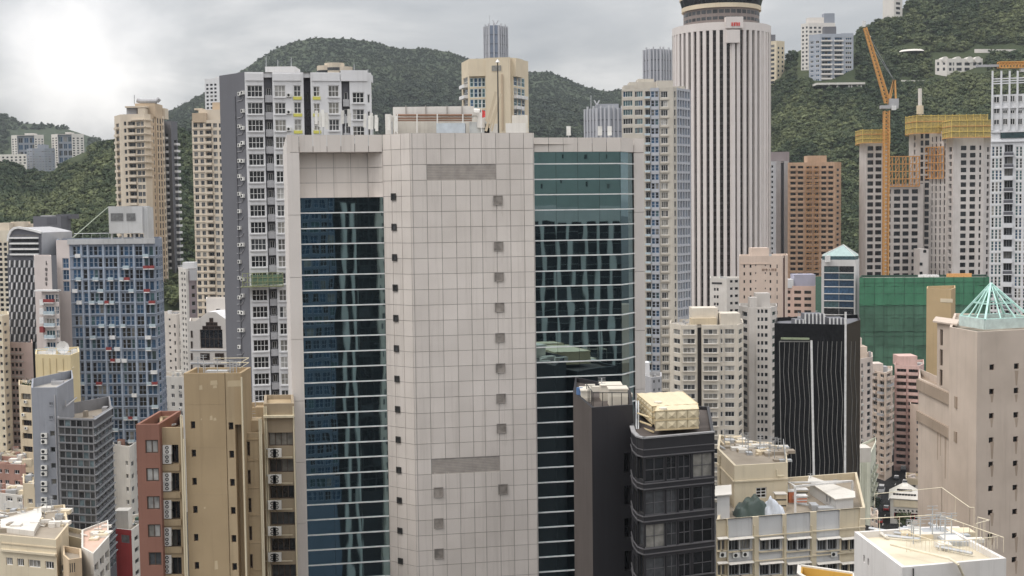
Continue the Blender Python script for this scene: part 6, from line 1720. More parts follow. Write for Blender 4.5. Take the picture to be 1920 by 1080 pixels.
ha.roofbox(1515, 1545, 33, YH2 + 50, 8, M_FARW); ha.roofbox(1545, 1565, 25, YH2 + 50, 8, M_FARG); ha.done()
M_SLT = wallmat('slate_apartments', (140, 145, 155), dirt=.2)
hc = Bld('slate_hill_apartments', 'slate blue hillside apartments with stacked balconies on a deck', [(1517, YH2 + 8), (1538, YH2), (1600, YH2 + 2)], 66, M_SLT, depth=18, zb=Zat(1540, 168, YH2))
hc.sec(0, None, None, cols=(2, .6), rows=(77, 5, 8.9, 9), wk='v1', glass='blue', frame=M_FARW, fw=.25)
for x0, x1 in ((1538, 1562), (1562, 1583)):
    hc.sec(1, x0 if x0 > 1540 else None, x1, cols=[(x0 + 3, x1 - 4)], rows=(70, 6, 8.9, 10), wk='v2', glass='blue', frame=M_FARG, fw=.25, rec=1.0, bal=dict(d=1.6, h=1.0, mat=M_FARW, slab=M_FARW, ext=1.4, drop=.6))
hc.sec(1, 1583, None, cols=[(1585, 1597)], rows=(70, 5, 8.9, 9), wk='v2', glass='blue', frame=M_FARW, fw=.25)
hc.roofbox(1546, 1568, 50, YH2 + 8, 8, M_GRY); hc.roofbox(1578, 1600, 62, YH2 + 6, 6, M_SLT); hc.done()
YD = hill_Y(HD, 1575, 166) - 4
dk = thing('hillside_deck', 'white concrete deck on columns below the slate apartments', 'deck', tuple(P(1575, 175, YD)))
a, b2 = P(1530, 153, YD), P(1621, 156, YD); m_ = MB(); m_.box(a.x, b2.x, YD - 2, YD + 16, b2.z - 1, b2.z + .6, M_FARW); m_.build('slab', dk)
for x in (1555, 1570, 1592, 1597, 1608, 1615): 
    p = P(x, 158, YD - 1); m_ = MB(); m_.box(p.x - .5, p.x + .5, YD - 1, YD, p.z - 9, p.z, M_FARW); m_.build('column', dk)
YV = hill_Y(HD, 1795, 138)
vl = Bld('white_villa', 'white villa with round gabled bays halfway up the wooded hillside', [(1753, YV + 8), (1775, YV), (1842, YV + 3)], 112, M_FARW, depth=12, zb=Zat(1790, 145, YV))
vl.sec(0, None, None, cols=(2, .4), rows=(116, 6, 11, 2), wk='v0', glass='dark', fw=.2)
vl.sec(1, None, None, cols=[(1779, 1784), (1786, 1789), (1793, 1803), (1808, 1818), (1824, 1830), (1834, 1840)], rows=(117, 6, 10, 2), wk='v0', glass='old', fw=.2)
for x in (1772, 1796, 1818, 1833):
    p = P(x, 112, YV + 2); m_ = MB(); m_.tube((p.x, YV + 1, p.z), (p.x, YV + 12, p.z), 2.6, M_FARW, 16); m_.build('round_gable', vl.root)
vl.done()
rwll = [(1690, 150, 880, 1762, 152, 'low pale retaining wall in the trees below the white villa'), (1828, 92, 985, 1960, 93, 'long pale retaining wall high on the wooded hillside'), (1620, 68, 1010, 1650, 66, 'short pale retaining wall near the hill crest')]
for x0, y0, Y, x1, y1, lab in rwll:
    Y = hill_Y(HD, (x0 + x1) / 2, y0 + 4)
    m_ = MB(); a, b2 = P(x0, y0, Y), P(x1, y1, Y); m_.hexa([(a.x, Y, a.z - 3), (b2.x, Y, b2.z - 3), (b2.x, Y + 1, b2.z - 3), (a.x, Y + 1, a.z - 3), (a.x, Y, a.z), (b2.x, Y, b2.z), (b2.x, Y + 1, b2.z), (a.x, Y + 1, a.z)], M_FARW)
    tag(m_.build('retaining_wall'), lab, 'wall')
YP = hill_Y(HD, 1710, 102)
pv_ = thing('round_pavilion', 'white disc roofed pavilion in the hillside trees', 'pavilion', tuple(P(1710, 104, YP)))
c = P(1710, 96, YP); m_ = MB(); m_.tube(c + Vector((0, 0, -.8)), c + Vector((0, 0, .8)), 11.5, M_FARW, 28, r2=9.5); m_.build('roof', pv_)
m_ = MB(); m_.tube(c + Vector((0, 0, -9)), c + Vector((0, 0, -.8)), 1.2, M_FARW, 10); m_.build('column', pv_)
for sx in (-1, 1): m_ = MB(); m_.bar(c + Vector((0, 0, -7)), c + Vector((8 * sx, 0, -.8)), .8, M_FARW); m_.build('brace', pv_)
YB = 1190
fb = Bld('crest_white_block', 'plain white block on the hill crest at the top of the picture', [(1655, YB + 8), (1676, YB), (1692, YB + 6)], -4, M_FARW, depth=14, zb=Zat(1670, 45, YB), py=10); fb.sec(1, None, None, cols=(1, .5), rows=(4, 5, 9, 3), wk='v0', glass='old', fw=.2); fb.done()
# ------------------------------------------------------------------ concrete towers under construction
M_CON = wallmat('raw_concrete', (178, 170, 164), dirt=.35)
M_YD = plain('yellow_mesh_dull', (150, 130, 62), rough=.9, var=.3); M_YN = plain('yellow_safety_mesh', (204, 176, 70), rough=.8, var=.25); M_OF = plain('orange_formwork', (200, 140, 62), rough=.6)
def yellow_net(owner, pts, yt, yb, lab, ribs=6):
    """safety screen wrapped round the top floors; pts (x, distance) left to right"""
    xyv = [Vector(xy(*p)) for p in pts]; z1, z0 = Zat(pts[1][0], yt, pts[1][1]), Zat(pts[1][0], yb, pts[1][1])
    ctr = sum(xyv, Vector((0, 0))) / len(xyv); dirn = ctr.normalized()
    t_ = thing('safety_screen', lab, 'safety screen', (ctr.x, ctr.y, z0), 'yellow screens on the concrete towers')
    ring = xyv + [xyv[-1] + dirn * 14, xyv[0] + dirn * 14]
    for k in range(len(ring)):
        fc = Face(ring[k], ring[(k + 1) % len(ring)])
        m_ = MB(); m_.fbox(fc, 0, fc.L, -.12, 0, z0, z1, M_YD); m_.build('net', t_)
        n_ = max(1, int(fc.L / 3.4))
        for q in range(n_ + 1): m_ = MB(); m_.fbox(fc, fc.L * q / n_ - .12, fc.L * q / n_ + .12, 0.0, .2, z0 - .2, z1 + .5, M_YN); m_.build('post', t_)
        for q in range(4):
            z_ = z0 + (z1 - z0) * q / 3; m_ = MB(); m_.fbox(fc, 0, fc.L, .01, .28, z_ - .15, z_ + .15, M_YN if q % 2 else M_OF); m_.build('rail', t_)
def lattice(name, lab, fc, x0, x1, y0, y1, nx, nz, mat, w_=.42, o_=.8, cat='formwork', grp=None):
    (s0, za), (s1, zb_) = fc.sz(x0, y0), fc.sz(x1, y1)
    t_ = thing(name, lab, cat, tuple(fc.W((s0 + s1) / 2, o_, zb_)), grp)
    for k in range(nx + 1): m_ = MB(); s_ = s0 + (s1 - s0) * k / nx; m_.bar(fc.W(s_, o_, zb_), fc.W(s_, o_, za), w_, mat); m_.build('upright', t_)
    for k in range(nz + 1): m_ = MB(); z_ = zb_ + (za - zb_) * k / nz; m_.bar(fc.W(s0, o_ + .1, z_), fc.W(s1, o_ + .1, z_), w_ * 1.2, mat); m_.build('ledger', t_)
    for k in range(0, nx, 2):
        for q in range(nz): m_ = MB(); m_.bar(fc.W(s0 + (s1 - s0) * k / nx, o_ - .1, zb_ + (za - zb_) * q / nz), fc.W(s0 + (s1 - s0) * (k + 1) / nx, o_ - .1, zb_ + (za - zb_) * (q + 1) / nz), w_ * .7, mat); m_.build('brace', t_)
HO = dict(glass='hole', frame=M_CON, fw=0.0, wk='v0', rec=.6)
c1 = Bld('concrete_tower', 'bare concrete tower shell with a yellow screen left of the crane mast', [(1611, 668), (1624, 655), (1665, 655)], 268, M_CON, depth=16, group='concrete towers under construction')
c1.sec(0, None, None); c1.sec(1, None, None, cols=[(1626.5, 1637.5), (1641.5, 1653)], rows=(274, 8.2, 13.1, 19), **HO); c1.done()
c2 = Bld('concrete_tower', 'lower concrete core with an orange formwork band right of the crane mast', [(1665, 656), (1731, 656)], 345, M_CON, depth=14, group='concrete towers under construction')
c2.sec(0, None, None, cols=[(1665.8, 1670), (1676, 1688), (1692.5, 1704), (1709.5, 1721)], rows=(355, 8.2, 13.1, 13), **HO); c2.done()
c3 = Bld('concrete_tower', 'middle concrete tower shell with the widest yellow screen', [(1704, 672), (1725, 662), (1745, 660), (1776, 652)], 250, M_CON, depth=18, group='concrete towers under construction')
c3.sec(0, None, None, cols=[(1713, 1716)], rows=(254, 9, 13.3, 12), **HO); c3.sec(1, None, None, cols=[(1725.8, 1731), (1734, 1742)], rows=(250, 9.5, 13.2, 20), **HO)
c3.sec(2, None, None, cols=[(1747, 1749), (1754, 1756.5), (1762, 1764.5), (1770, 1772.5)], rows=(256, 9.5, 13.2, 20), **HO); c3.done()
c4 = Bld('concrete_tower', 'frontmost concrete tower shell beside the white apartment tower', [(1776, 648), (1787, 635), (1845, 633), (1858, 638)], 258, M_CON, depth=18, group='concrete towers under construction')
c4.sec(0, None, None, cols=[(1779, 1784.5)], rows=(276, 8.5, 13.7, 18), **HO)
c4.sec(1, None, None, cols=[(1801.5, 1812), (1818.5, 1829), (1836, 1839.5)], rows=(273, 8.5, 13.7, 18), **HO); c4.sec(2, None, None, cols=[(1850.5, 1855)], rows=(276, 8.5, 13.7, 18), **HO); c4.done()
yellow_net(c1, [(1604, 666), (1617, 650), (1668, 650)], 244, 268, 'yellow mesh screen round the concrete tower left of the crane')
yellow_net(c3, [(1697, 668), (1718, 655), (1850, 655)], 217, 250, 'broad yellow mesh screen round the middle concrete tower')
yellow_net(c4, [(1766, 642), (1783, 628), (1872, 629)], 226, 258, 'brighter yellow screen round the frontmost concrete tower')
lattice('formwork_band', 'orange steel formwork band between the crane mast and middle tower', c2.faces[0], 1666, 1723, 294, 349, 9, 4, M_OF, grp='orange formwork bands')
lattice('formwork_band', 'smaller orange formwork band hung on the middle concrete tower', c3.faces[2], 1737, 1771, 277, 334, 6, 4, M_OF, grp='orange formwork bands')
cbx = thing('concrete_stub_tower', 'plain concrete stub with two square holes at the net top', 'building', (P(1733, 500, 640).x, 640, 0))
m_ = MB(); a, b2 = P(1725, 467, 640), P(1741, 467, 640); m_.box(a.x, b2.x, 640, 650, 0, a.z, M_CON); m_.build('wall', cbx)
for x, y in ((1734, 471), (1727, 495), (1727, 512)): 
    p = P(x, y, 639.9); m_ = MB(); m_.box(p.x - .7, p.x + .7, 639.85, 639.99, p.z - .7, p.z + .7, G_DARK); m_.build('opening', cbx)
# ------------------------------------------------------------------ cranes
M_CR = plain('crane_yellow', (214, 150, 52), rough=.45)
def truss(t_, p, q, w0, n_, mat, name, chord=.28, w1=None):
    p, q = Vector(p), Vector(q); d = (q - p).normalized(); a = d.cross(Vector((0, 1, 0))).normalized(); b = a.cross(d).normalized(); w1 = w1 or w0
    cs = [(sx, sy) for sx, sy in ((-1, -1), (1, -1), (1, 1), (-1, 1))]
    pt = lambda k, c: p.lerp(q, k / n_) + (a * c[0] + b * c[1]) * (w0 + (w1 - w0) * k / n_) / 2
    m_ = MB()
    for c in cs: m_.bar(pt(0, c), pt(n_, c), chord, mat)
    m_.build(name + '_chords', t_)
    m_ = MB()
    for k in range(n_):
        for j in range(4):
            c, c2_ = cs[j], cs[(j + 1) % 4]
            m_.bar(pt(k, c), pt(k + 1, c2_) if k % 2 else pt(k + 1, c2_), chord * .6, mat); m_.bar(pt(k, c), pt(k, c2_), chord * .6, mat)
    m_.build(name + '_lacing', t_)
YC = 646
mb_ = P(1661, 520, YC)
lcx = thing('luffing_crane', 'orange yellow luffing tower crane with raised lattice jib', 'crane', (mb_.x, YC, 0))
pm = lambda x, y: P(x, y, YC)
top = pm(1662, 208); truss(lcx, (top.x, YC, 0), top, 2.3, 80, M_CR, 'mast', .5)
truss(lcx, pm(1664, 192), pm(1622, 52), 2.2, 20, M_CR, 'jib', .45, 1.2)
for x0, y0, x1, y1 in ((1664, 195, 1676, 150), (1680, 192, 1678, 150), (1668, 192, 1676, 150), (1676, 150, 1631, 82), (1676, 150, 1624, 58)):
    m_ = MB(); m_.bar(pm(x0, y0), pm(x1, y1), .7 if x1 > 1640 else .2, M_CR if x1 > 1640 else F_GREY); m_.build('tie' if x1 < 1640 else 'frame_leg', lcx)
m_ = MB(); p = pm(1666, 200); m_.box(p.x - 4, p.x + 4.5, YC - 1.5, YC + 1.5, p.z - 1.0, p.z + .6, M_LGRY); m_.build('turntable', lcx)
m_ = MB(); p = pm(1674, 191); m_.box(p.x - 2.2, p.x + 2.6, YC - 1.4, YC + 1.4, p.z - 1.8, p.z + 1.5, M_LGRY); m_.build('counterweight', lcx)
m_ = MB(); p = pm(1673, 203); m_.box(p.x - .8, p.x + 1.2, YC - 2.6, YC - 1, p.z - 1, p.z + 1.1, F_WHITE); m_.build('cab', lcx)
m_ = MB(); p = pm(1620, 44); m_.box(p.x - .7, p.x + .7, YC - .6, YC + .6, p.z - 1.6, p.z + 1.2, F_WHITE); m_.build('jib_head', lcx)
YJ = 400
hj = thing('hammerhead_crane', 'orange crane jib reaching in over the white apartment tower', 'crane', (P(1990, 125, YJ).x, YJ, 0))
truss(hj, P(1872, 122, YJ), P(2000, 120, YJ), 1.7, 22, M_CR, 'jib', .3)
truss(hj, (P(1995, 120, YJ).x, YJ, 0), P(1995, 112, YJ), 2.0, 50, M_CR, 'mast', .4)
m_ = MB(); a, b2 = P(1830, 124, YJ), P(1874, 123, YJ); m_.bar(a, b2, .9, M_LGRY, .7); m_.build('jib_tip', hj)
m_ = MB(); p = P(1918, 131, YJ); m_.box(p.x - .8, p.x + .8, YJ - .6, YJ + .6, p.z - .6, p.z + .9, F_WHITE); m_.build('trolley', hj)
lm = thing('chimney_mast', 'pale flue mast standing behind the middle yellow screen', 'mast', tuple(P(1724, 215, 668)))
m_ = MB(); m_.tube(P(1725, 219, 668), P(1725, 166, 668), .9, M_FARW, 10); m_.build('shaft', lm); m_ = MB(); m_.tube(P(1725, 214, 668), P(1725, 198, 668), 1.7, M_SAND, 10); m_.build('collar', lm)
# ------------------------------------------------------------------ white apartment tower at the right edge
M_WA = wallmat('cool_white', (196, 196, 198), dirt=.22)
wa = Bld('white_apartment_tower', 'white apartment tower with open roof frame at the right picture edge', [(1858, 352), (1945, 348)], 178, M_WA, depth=18)
rW = (274, 19, 22.1, 20)
wa.sec(0, None, 1881, cols=[(1860, 1866), (1867, 1873), (1874, 1880)], rows=rW, wk='v0h2', glass='teal', frame=F_WHITE, fw=.16, rec=.15)
wa.sec(0, 1881, 1903, cols=[(1884, 1900)], rows=(271, 14, 22.1, 20), wk='v2', glass='old', frame=F_GREY, fw=.12, rec=.6, bal=dict(d=.9, h=.8, mats=[(M_DK, 1), (M_WA, .4)], slab=M_WA, ext=.2, drop=.9))
wa.sec(0, 1903, None, cols=[(1905, 1911), (1912, 1918), (1921, 1927), (1930, 1936)], rows=rW, wk='v0h2', glass='teal', frame=F_WHITE, fw=.16, rec=.15)
fw2 = wa.faces[0]
for x0, x1, y0, y1 in [(x, x + 9, y, y + h_) for x in (1880, 1894, 1908) for y, h_ in ((179, 12), (206, 7), (222, 12))] + [(1863, 1874, 181, 193), (1863, 1874, 202, 213), (1863, 1874, 224, 234)]:
    (s0, za), (s1, zb_) = fw2.sz(x0, y0), fw2.sz(x1, y1); g_, me_ = win_mesh(s1 - s0, za - zb_, 'v1', F_WHITE, G_MID if (x0 + y0) % 2 else G_DARK, .14, None, 0.); inst('window', me_, wa.root, fw2.W((s0 + s1) / 2, .02, zb_), fw2.rot)
for x in (1860, 1876.5, 1892, 1907, 1922):
    s_ = fw2.S(x); m_ = MB(); m_.fbox(fw2, s_ - .25, s_ + .25, -.3, .5, fw2.Z(x, 245), fw2.Z(x, 133), M_WA); m_.build('column', wa.root)
for y in (147, 151.5, 156): m_ = MB(); z_ = fw2.Z(1890, y); m_.fbox(fw2, 0.3, fw2.L, .02, .3, z_ - .14, z_ + .14, M_WA); m_.build('roof_rail', wa.root)
for y in (200, 245, 263): wa.band(0, y, .4, .4, M_WA)
m_ = MB(); m_.fbox(fw2, fw2.S(1876), fw2.L, .02, .25, fw2.Z(1890, 259), fw2.Z(1890, 247), GS['teal'][0][0]); m_.build('glass_rail', wa.root)
wa.done()
# ------------------------------------------------------------------ scaffolded tan block and grey neighbour
sc2 = Bld('tan_balcony_block', 'tan block of tight balconies with bamboo scaffold up its middle', [(1477, 668), (1565, 664), (1577, 670)], 305, wallmat('tan_balcony', (186, 150, 118), dirt=.4), depth=16)
for x0, x1 in ((1481, 1493), (1495, 1507), (1511, 1523), (1525, 1537), (1539, 1550), (1552, 1563)):
    sc2.sec(0, x0, x1, cols=[(x0 + 1, x1 - 1)], rows=(311, 5.2, 10.05, 21), wk='v1', glass='brown', frame=F_BRONZE, fw=.15, rec=1.0, bal=dict(d=.8, h=.9, mat=sc2.mat, ext=.2, drop=.8))
sc2.sec(1, None, None, cols=(1, .4), rows=(316, 5, 10.05, 20), wk='v0', glass='brown', fw=.2)
sc2.roofbox(1514, 1550, 292, 668, 8, sc2.mat); sc2.clutter(5, [M_TAN, M_METAL], 2); sc2.done()
lattice('bamboo_scaffold', 'orange brown bamboo scaffold climbing the tan balcony block', sc2.faces[0], 1511, 1534, 312, 505, 3, 18, plain('bamboo_orange', (178, 128, 72), rough=.8), .22, 1.6, 'scaffold')
gn2 = Bld('grey_slot_block', 'pale grey block with a dark vertical slot next to the round tower', [(1443, 700), (1455, 694), (1479, 696)], 303, M_LGRY, depth=14)
gn2.sec(0, None, None, cols=[(1446, 1449.5)], rows=(310, 4.5, 9.6, 19), wk='v0', glass='dark', fw=.1); gn2.sec(1, 1464, 1470, mat=M_GRY, out=-1.5); gn2.roofbox(1446, 1480, 285, 700, 8, wallmat('mauve_roof', (130, 120, 122))); gn2.done()
# ------------------------------------------------------------------ mid right blocks
M_PCH = wallmat('peach_render', (188, 167, 151), dirt=.25)
pe = Bld('peach_block', 'peach block with small windows and a line of raised characters', [(1386, 507), (1466, 503), (1477, 510)], 480, M_PCH, depth=16)
for x0, x1, a_, b_, h_ in ((None, 1402, 1394, 1397, 6), (1402, 1412, 1405.5, 1409, 6), (1412, 1422, 1416, 1418, 3), (1430, 1440, 1434, 1436, 3), (1440, 1450, 1443, 1446, 6), (1450, 1462, 1456, 1458, 7)): pe.sec(0, x0, x1, cols=[(a_, b_)], rows=(496, h_, 14.35, 22), wk='v0', glass='brown', fw=.06)
pe.sec(1, 1468.5, 1471.5, mat=wallmat('rust_slot', (90, 55, 45)), out=-.5)
pe.roofbox(1409, 1442, 465, 509, 6, M_PCH); pe.clutter(4, [M_PCH, M_METAL], 1.5)
pe.band(0, 494, .25, .2, M_PCH, 1388, 1442)
for k, g_ in enumerate((gl2, gl3, gl1, gl2, gl3)): glyph(pe.root, pe.faces[0], 1429 + 5.7 * k, 503.5, 4.6, 4.2, g_, plain('brown_lettering', (120, 90, 72)))
pe.done()
wk_ = Bld('white_mid_block', 'white block with paired dark windows in front of the round tower', [(1331, 570), (1363, 565), (1388, 567)], 521, wallmat('mid_white', (208, 202, 194), dirt=.35), depth=12)
wk_.sec(0, None, None, cols=[(1338.5, 1342), (1343.5, 1347.5)], rows=(540, 5.5, 13.8, 12), wk='v0', glass='hole', fw=.08); wk_.sec(1, None, None, cols=[(1369, 1374), (1378, 1384)], rows=(525, 5, 13.6, 12), wk='v0', glass='hole', fw=.08)
wk_.band(0, 529, .8, .12, G_MID, 1335, 1354); wk_.clutter(9, [M_WT2, plain('pale_green_sheet', (170, 185, 165)), M_LGRY], 1.8, .05); wk_.done()
pi = Bld('pinkish_block', 'pinkish block with wide dark brown windows and a lilac roof house', [(1471, 572), (1529, 568)], 536, wallmat('pinkish', (192, 158, 142), dirt=.3), depth=12)
pi.sec(0, None, None, cols=[(1474, 1482), (1489, 1502), (1508, 1521)], rows=(545, 6, 12.1, 14), wk='v1', glass='brown', frame=F_BRONZE, fw=.16, rec=.3); pi.roofbox(1489, 1529, 515, 572, 8, wallmat('lilac_paint', (150, 148, 165))); pi.roofbox(1474, 1488, 524, 571, 6, M_WT2); pi.clutter(4, [M_WT2, M_METAL], 1.5); pi.done()
sp = Bld('green_scrim_strip', 'narrow strip wrapped in green scrim left of the blue glass block', [(1529, 560), (1543, 558)], 520, plain('dark_green_scrim', (58, 92, 76), rough=.9), depth=8); sp.done()
M_PGR = wallmat('pale_grey_stone', (172, 170, 168), dirt=.2)
bp_ = Bld('blue_glass_block', 'blue banded glass block under a pale teal pyramid roof', [(1540, 552), (1604, 547), (1611, 552)], 487, M_PGR, depth=16)
bp_.sec(0, None, None, cols=[(1545, 1572.8), (1573.2, 1601)], rows=(499, 11.6, 13.1, 16), wk='v0', glass='blue', frame=F_DARK, fw=.04, rec=.2, mat=M_PGR)
for k in range(16): bp_.band(0, 511 + 13.1 * k, .22, .1, F_WHITE, 1545, 1601)
b4 = [Vector((p.x, p.y, bp_.zt + 1.5)) for p in bp_.inn]; ap2 = sum(b4, Vector()) / len(b4); ap2.z = Zat(1575, 459, ap2.y)
m_ = MB(); M_TLR = plain('pale_teal_roof', (128, 150, 146), rough=.5)
for k in range(len(b4)): m_.poly([b4[k], b4[(k + 1) % len(b4)], ap2], M_TLR)
m_.build('pyramid_roof', bp_.root)
for k in range(len(b4)): m_ = MB(); m_.bar(b4[k], ap2, .3, M_PGR); m_.build('roof_hip', bp_.root)
m_ = MB(); m_.prism([tuple(p.xy) for p in b4], bp_.rz, bp_.zt + 1.5, G_TEAL); m_.build('clerestory', bp_.root)
for x in (1553, 1597): bp_.roofbox(x - 4, x + 4, 479, 549, 2, F_WHITE, 'roof_unit')
bp_.done()
# green netted building
M_GN = wallmat('green_scaffold_net', (60, 100, 78), dirt=.5, streak=.6, rough=.9, bump=1.0, rnd=.22)
M_GN2 = wallmat('green_net_upper', (50, 112, 80), dirt=.4, streak=.6, rough=.9, bump=1.0, rnd=.15)
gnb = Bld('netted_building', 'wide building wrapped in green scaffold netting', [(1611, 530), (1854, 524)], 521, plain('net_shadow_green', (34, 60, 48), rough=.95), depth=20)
fcx = gnb.faces[0]
zrow = [gnb.zt, fcx.Z(1730, 537), fcx.Z(1730, 573), fcx.Z(1730, 597), fcx.Z(1730, 622), fcx.Z(1730, 648), fcx.Z(1730, 690), fcx.Z(1730, 735), fcx.Z(1730, 790), 0.5]
ncol = 9
for r_ in range(len(zrow) - 1):
    for c_ in range(ncol):
        s0, s1 = fcx.L * c_ / ncol, fcx.L * (c_ + 1) / ncol
        m_ = MB(); n_ = 5; z1, z0 = zrow[r_], zrow[r_ + 1]
        dz_ = R.uniform(.2, .7)
        for i in range(n_):      # sagging hem
            a_, b_ = i / n_, (i + 1) / n_
            h = lambda t: z0 + dz_ * math.sin(math.pi * t) * .6
            oo_ = lambda t: .25 + .25 * math.sin(math.pi * t) + .1 * (r_ % 2)
            m_.poly([fcx.W(s0 + (s1 - s0) * a_, oo_(a_) + .15, h(a_)), fcx.W(s0 + (s1 - s0) * b_, oo_(b_) + .15, h(b_)), fcx.W(s0 + (s1 - s0) * b_, oo_(b_), z1 + .1), fcx.W(s0 + (s1 - s0) * a_, oo_(a_), z1 + .1)], M_GN2 if r_ < 2 else M_GN)
        m_.build('net_sheet', gnb.root)
for k in range(13):
    s_ = fcx.L * (k + .5) / 13; m_ = MB(); m_.bar(fcx.W(s_, .62, 1), fcx.W(s_ + R.uniform(-.2, .2), .62, gnb.zt + R.uniform(.3, 1.2)), .1, plain('net_pole', (44, 66, 54))); m_.build('scaffold_pole', gnb.root)
for k in range(14):
    z_ = gnb.zt - 2.1 - 4.3 * k; m_ = MB(); m_.bar(fcx.W(0, .6, z_), fcx.W(fcx.L, .6, z_ + R.uniform(-.3, .3)), .1, plain('net_pole', (44, 66, 54))); m_.build('scaffold_pole', gnb.root)
for x0, x1 in ((1727, 1742), (1745, 1761)): gnb.roofbox(x0, x1, 516, 533, 4, F_WHITE)
gnb.roofbox(1776, 1822, 513, 533, 1, M_OF, 'yellow_board'); gnb.done()
tn = Bld('tan_blank_slab', 'blank tan slab with one pale patch in front of the green net', [(1737, 338), (1783, 334), (1791, 340)], 541, wallmat('tan_slab', (166, 140, 98), dirt=.25), depth=10)
fcx = tn.faces[0]; m_ = MB(); m_.fbox(fcx, fcx.S(1763), fcx.S(1786), 0, .06, fcx.Z(1775, 567), fcx.Z(1775, 560), M_SAND); m_.build('patch', tn.root); tn.done()
# white bay tower and slender grey tower
M_IV = wallmat('ivory_render', (204, 194, 178), dirt=.3)
bt3 = Bld('ivory_bay_tower', 'ivory residential tower with projecting window bays', [(1256, 443), (1277, 436), (1383, 434), (1394, 442)], 606, M_IV, depth=16)
rI = (617, 9.5, 17.1, 20)
bt3.sec(0, None, None, cols=[(1263, 1275)], rows=rI, wk='v1', glass='pale', frame=F_WHITE, fw=.12)
bt3.sec(1, None, 1306, cols=[(1281, 1303)], rows=rI, wk='v2', glass='pale', frame=F_WHITE, fw=.14, out=1.0, sill=(.3, .35, .2, M_IV))
bt3.sec(1, 1308, 1315, mat=wallmat('dark_slot', (70, 58, 50)), out=-2.0)
bt3.sec(1, 1316, 1349, cols=[(1319, 1345)], rows=rI, wk='v2', glass='pale', frame=F_WHITE, fw=.14, out=1.0, sill=(.3, .35, .2, M_IV))
bt3.sec(1, 1349, 1357, cols=[(1350.5, 1355)], rows=rI, wk='v0', glass='pale', frame=F_WHITE, fw=.14, out=.4)
bt3.sec(1, 1357, None, cols=[(1359, 1377)], rows=rI, wk='v2', glass='pale', frame=F_WHITE, fw=.14)
bt3.sec(2, None, None, cols=(1, .6), rows=rI, wk='v0', glass='old', frame=F_WHITE, fw=.12)
bt3.roofbox(1298, 1346, 578, 440, 8, M_IV, 'lift_house'); bt3.roofbox(1351, 1388, 588, 437, 8, M_IV, 'lift_house'); bt3.roofbox(1296, 1344, 597, 438, 4, M_CREAM2, 'roof_hut')
bt3.clutter(14, [M_IV, M_WT2, M_LGRY], 1.3, .05); bt3.done()
M_GS = wallmat('grey_stucco', (176, 170, 164), dirt=.3)
gt2 = Bld('slender_grey_tower', 'slender grey tower with triple dark windows beside the ivory bay tower', [(1386, 468), (1404, 460), (1445, 458), (1457, 465)], 573, M_GS, depth=12)
gt2.sec(0, None, None, cols=[(1391, 1401)], rows=(584, 9, 14.75, 20), wk='v1', glass='old', frame=F_GREY, fw=.16, rec=.6, ac=.5)
gt2.sec(1, None, 1418, out=.0); gt2.sec(1, 1418, None, cols=[(1420.5, 1424.5), (1427, 1431.5), (1434, 1439.5)], rows=(580, 7, 14.75, 20), wk='v0', glass='hole', fw=.08, out=.5)
gt2.sec(2, None, None, cols=(1, .5), rows=(584, 7, 14.75, 20), wk='v0', glass='old', fw=.1); gt2.roofbox(1418, 1444, 550, 463, 5, M_GS); gt2.roofbox(1406, 1420, 558, 461, 4, M_GS); gt2.clutter(5, [M_GS, M_LGRY], 1.5); gt2.done()
sg = Bld('small_grey_house_top', 'small grey house top wedged between white tower and glassy tower', [(1209, 322), (1222, 318), (1241, 320)], 704, M_LGRY, depth=8); sg.sec(1, None, None, cols=(2, .3), rows=(712, 6, 16, 6), wk='v0', glass='old', fw=.1); sg.roofbox(1209, 1218, 680, 325, 3, M_WT2); sg.clutter(3, [M_LGRY], 1.0); sg.done()
# black glass tower with kinked mullions
M_BG = plain('black_glass', (0.010, 0.010, 0.011), rough=.35, raw=True, spec=.1, var=.4)
bg_ = Bld('black_glass_tower', 'black glass tower with kinked pale mullions and white vertical bars', [(1452, 312), (1587, 306), (1613, 318)], 606, M_BG, depth=16, roof=M_GRY)
fk = bg_.faces[0]; M_ML = plain('pale_mullion', (118, 116, 112), rough=.5)
kink = [640, 697, 752, 808, 865, 922, 980, 1040]
def mull(fc, x, ya, amp, mat, w_):
    m_ = MB()
    for k in range(len(kink) - 1):
        d0, d1 = (amp, -amp) if k % 2 == 0 else (-amp, amp)
        (s0, z0), (s1, z1) = fc.sz(x + d0 + k * .9, kink[k]), fc.sz(x + d1 + (k + 1) * .9, kink[k + 1])
        m_.bar(fc.W(s0, .1, z0), fc.W(s1, .1, z1), w_, mat)
    m_.build('mullion', bg_.root)
for k in range(6): mull(fk, 1470 + 9.0 * k, 640, 1.7, M_ML, .085)
for k in range(6): mull(fk, 1532.5 + 8.8 * k, 640, 1.7, M_ML, .085)
for k in range(2): mull(bg_.faces[1], 1594 + 8 * k, 640, 1.5, M_ML, .1)
for x in (1521.5,): (s0, z0), (s1, z1) = fk.sz(x, 638), fk.sz(x + 6, 960); m_ = MB(); m_.bar(fk.W(s0, .25, z0), fk.W(s1, .25, z1), .45, F_WHITE); m_.build('white_bar', bg_.root)
m_ = MB(); s0 = fk.S(1585.5); m_.bar(fk.W(s0, .25, bg_.zt + 3), fk.W(s0, .25, 20), .4, F_WHITE); m_.build('white_bar', bg_.root)
m_ = MB(); m_.bar(fk.W(fk.S(1462), .2, fk.Z(1462, 640)), fk.W(fk.S(1521), .2, fk.Z(1521, 640)), .3, M_ML); m_.build('head_bar', bg_.root)
m_ = MB(); m_.bar(fk.W(fk.S(1465), .5, fk.Z(1462, 634)), fk.W(fk.S(1518), .5, fk.Z(1521, 635)), .45, plain('mossy_tray', (120, 130, 100))); m_.build('tray', bg_.root)
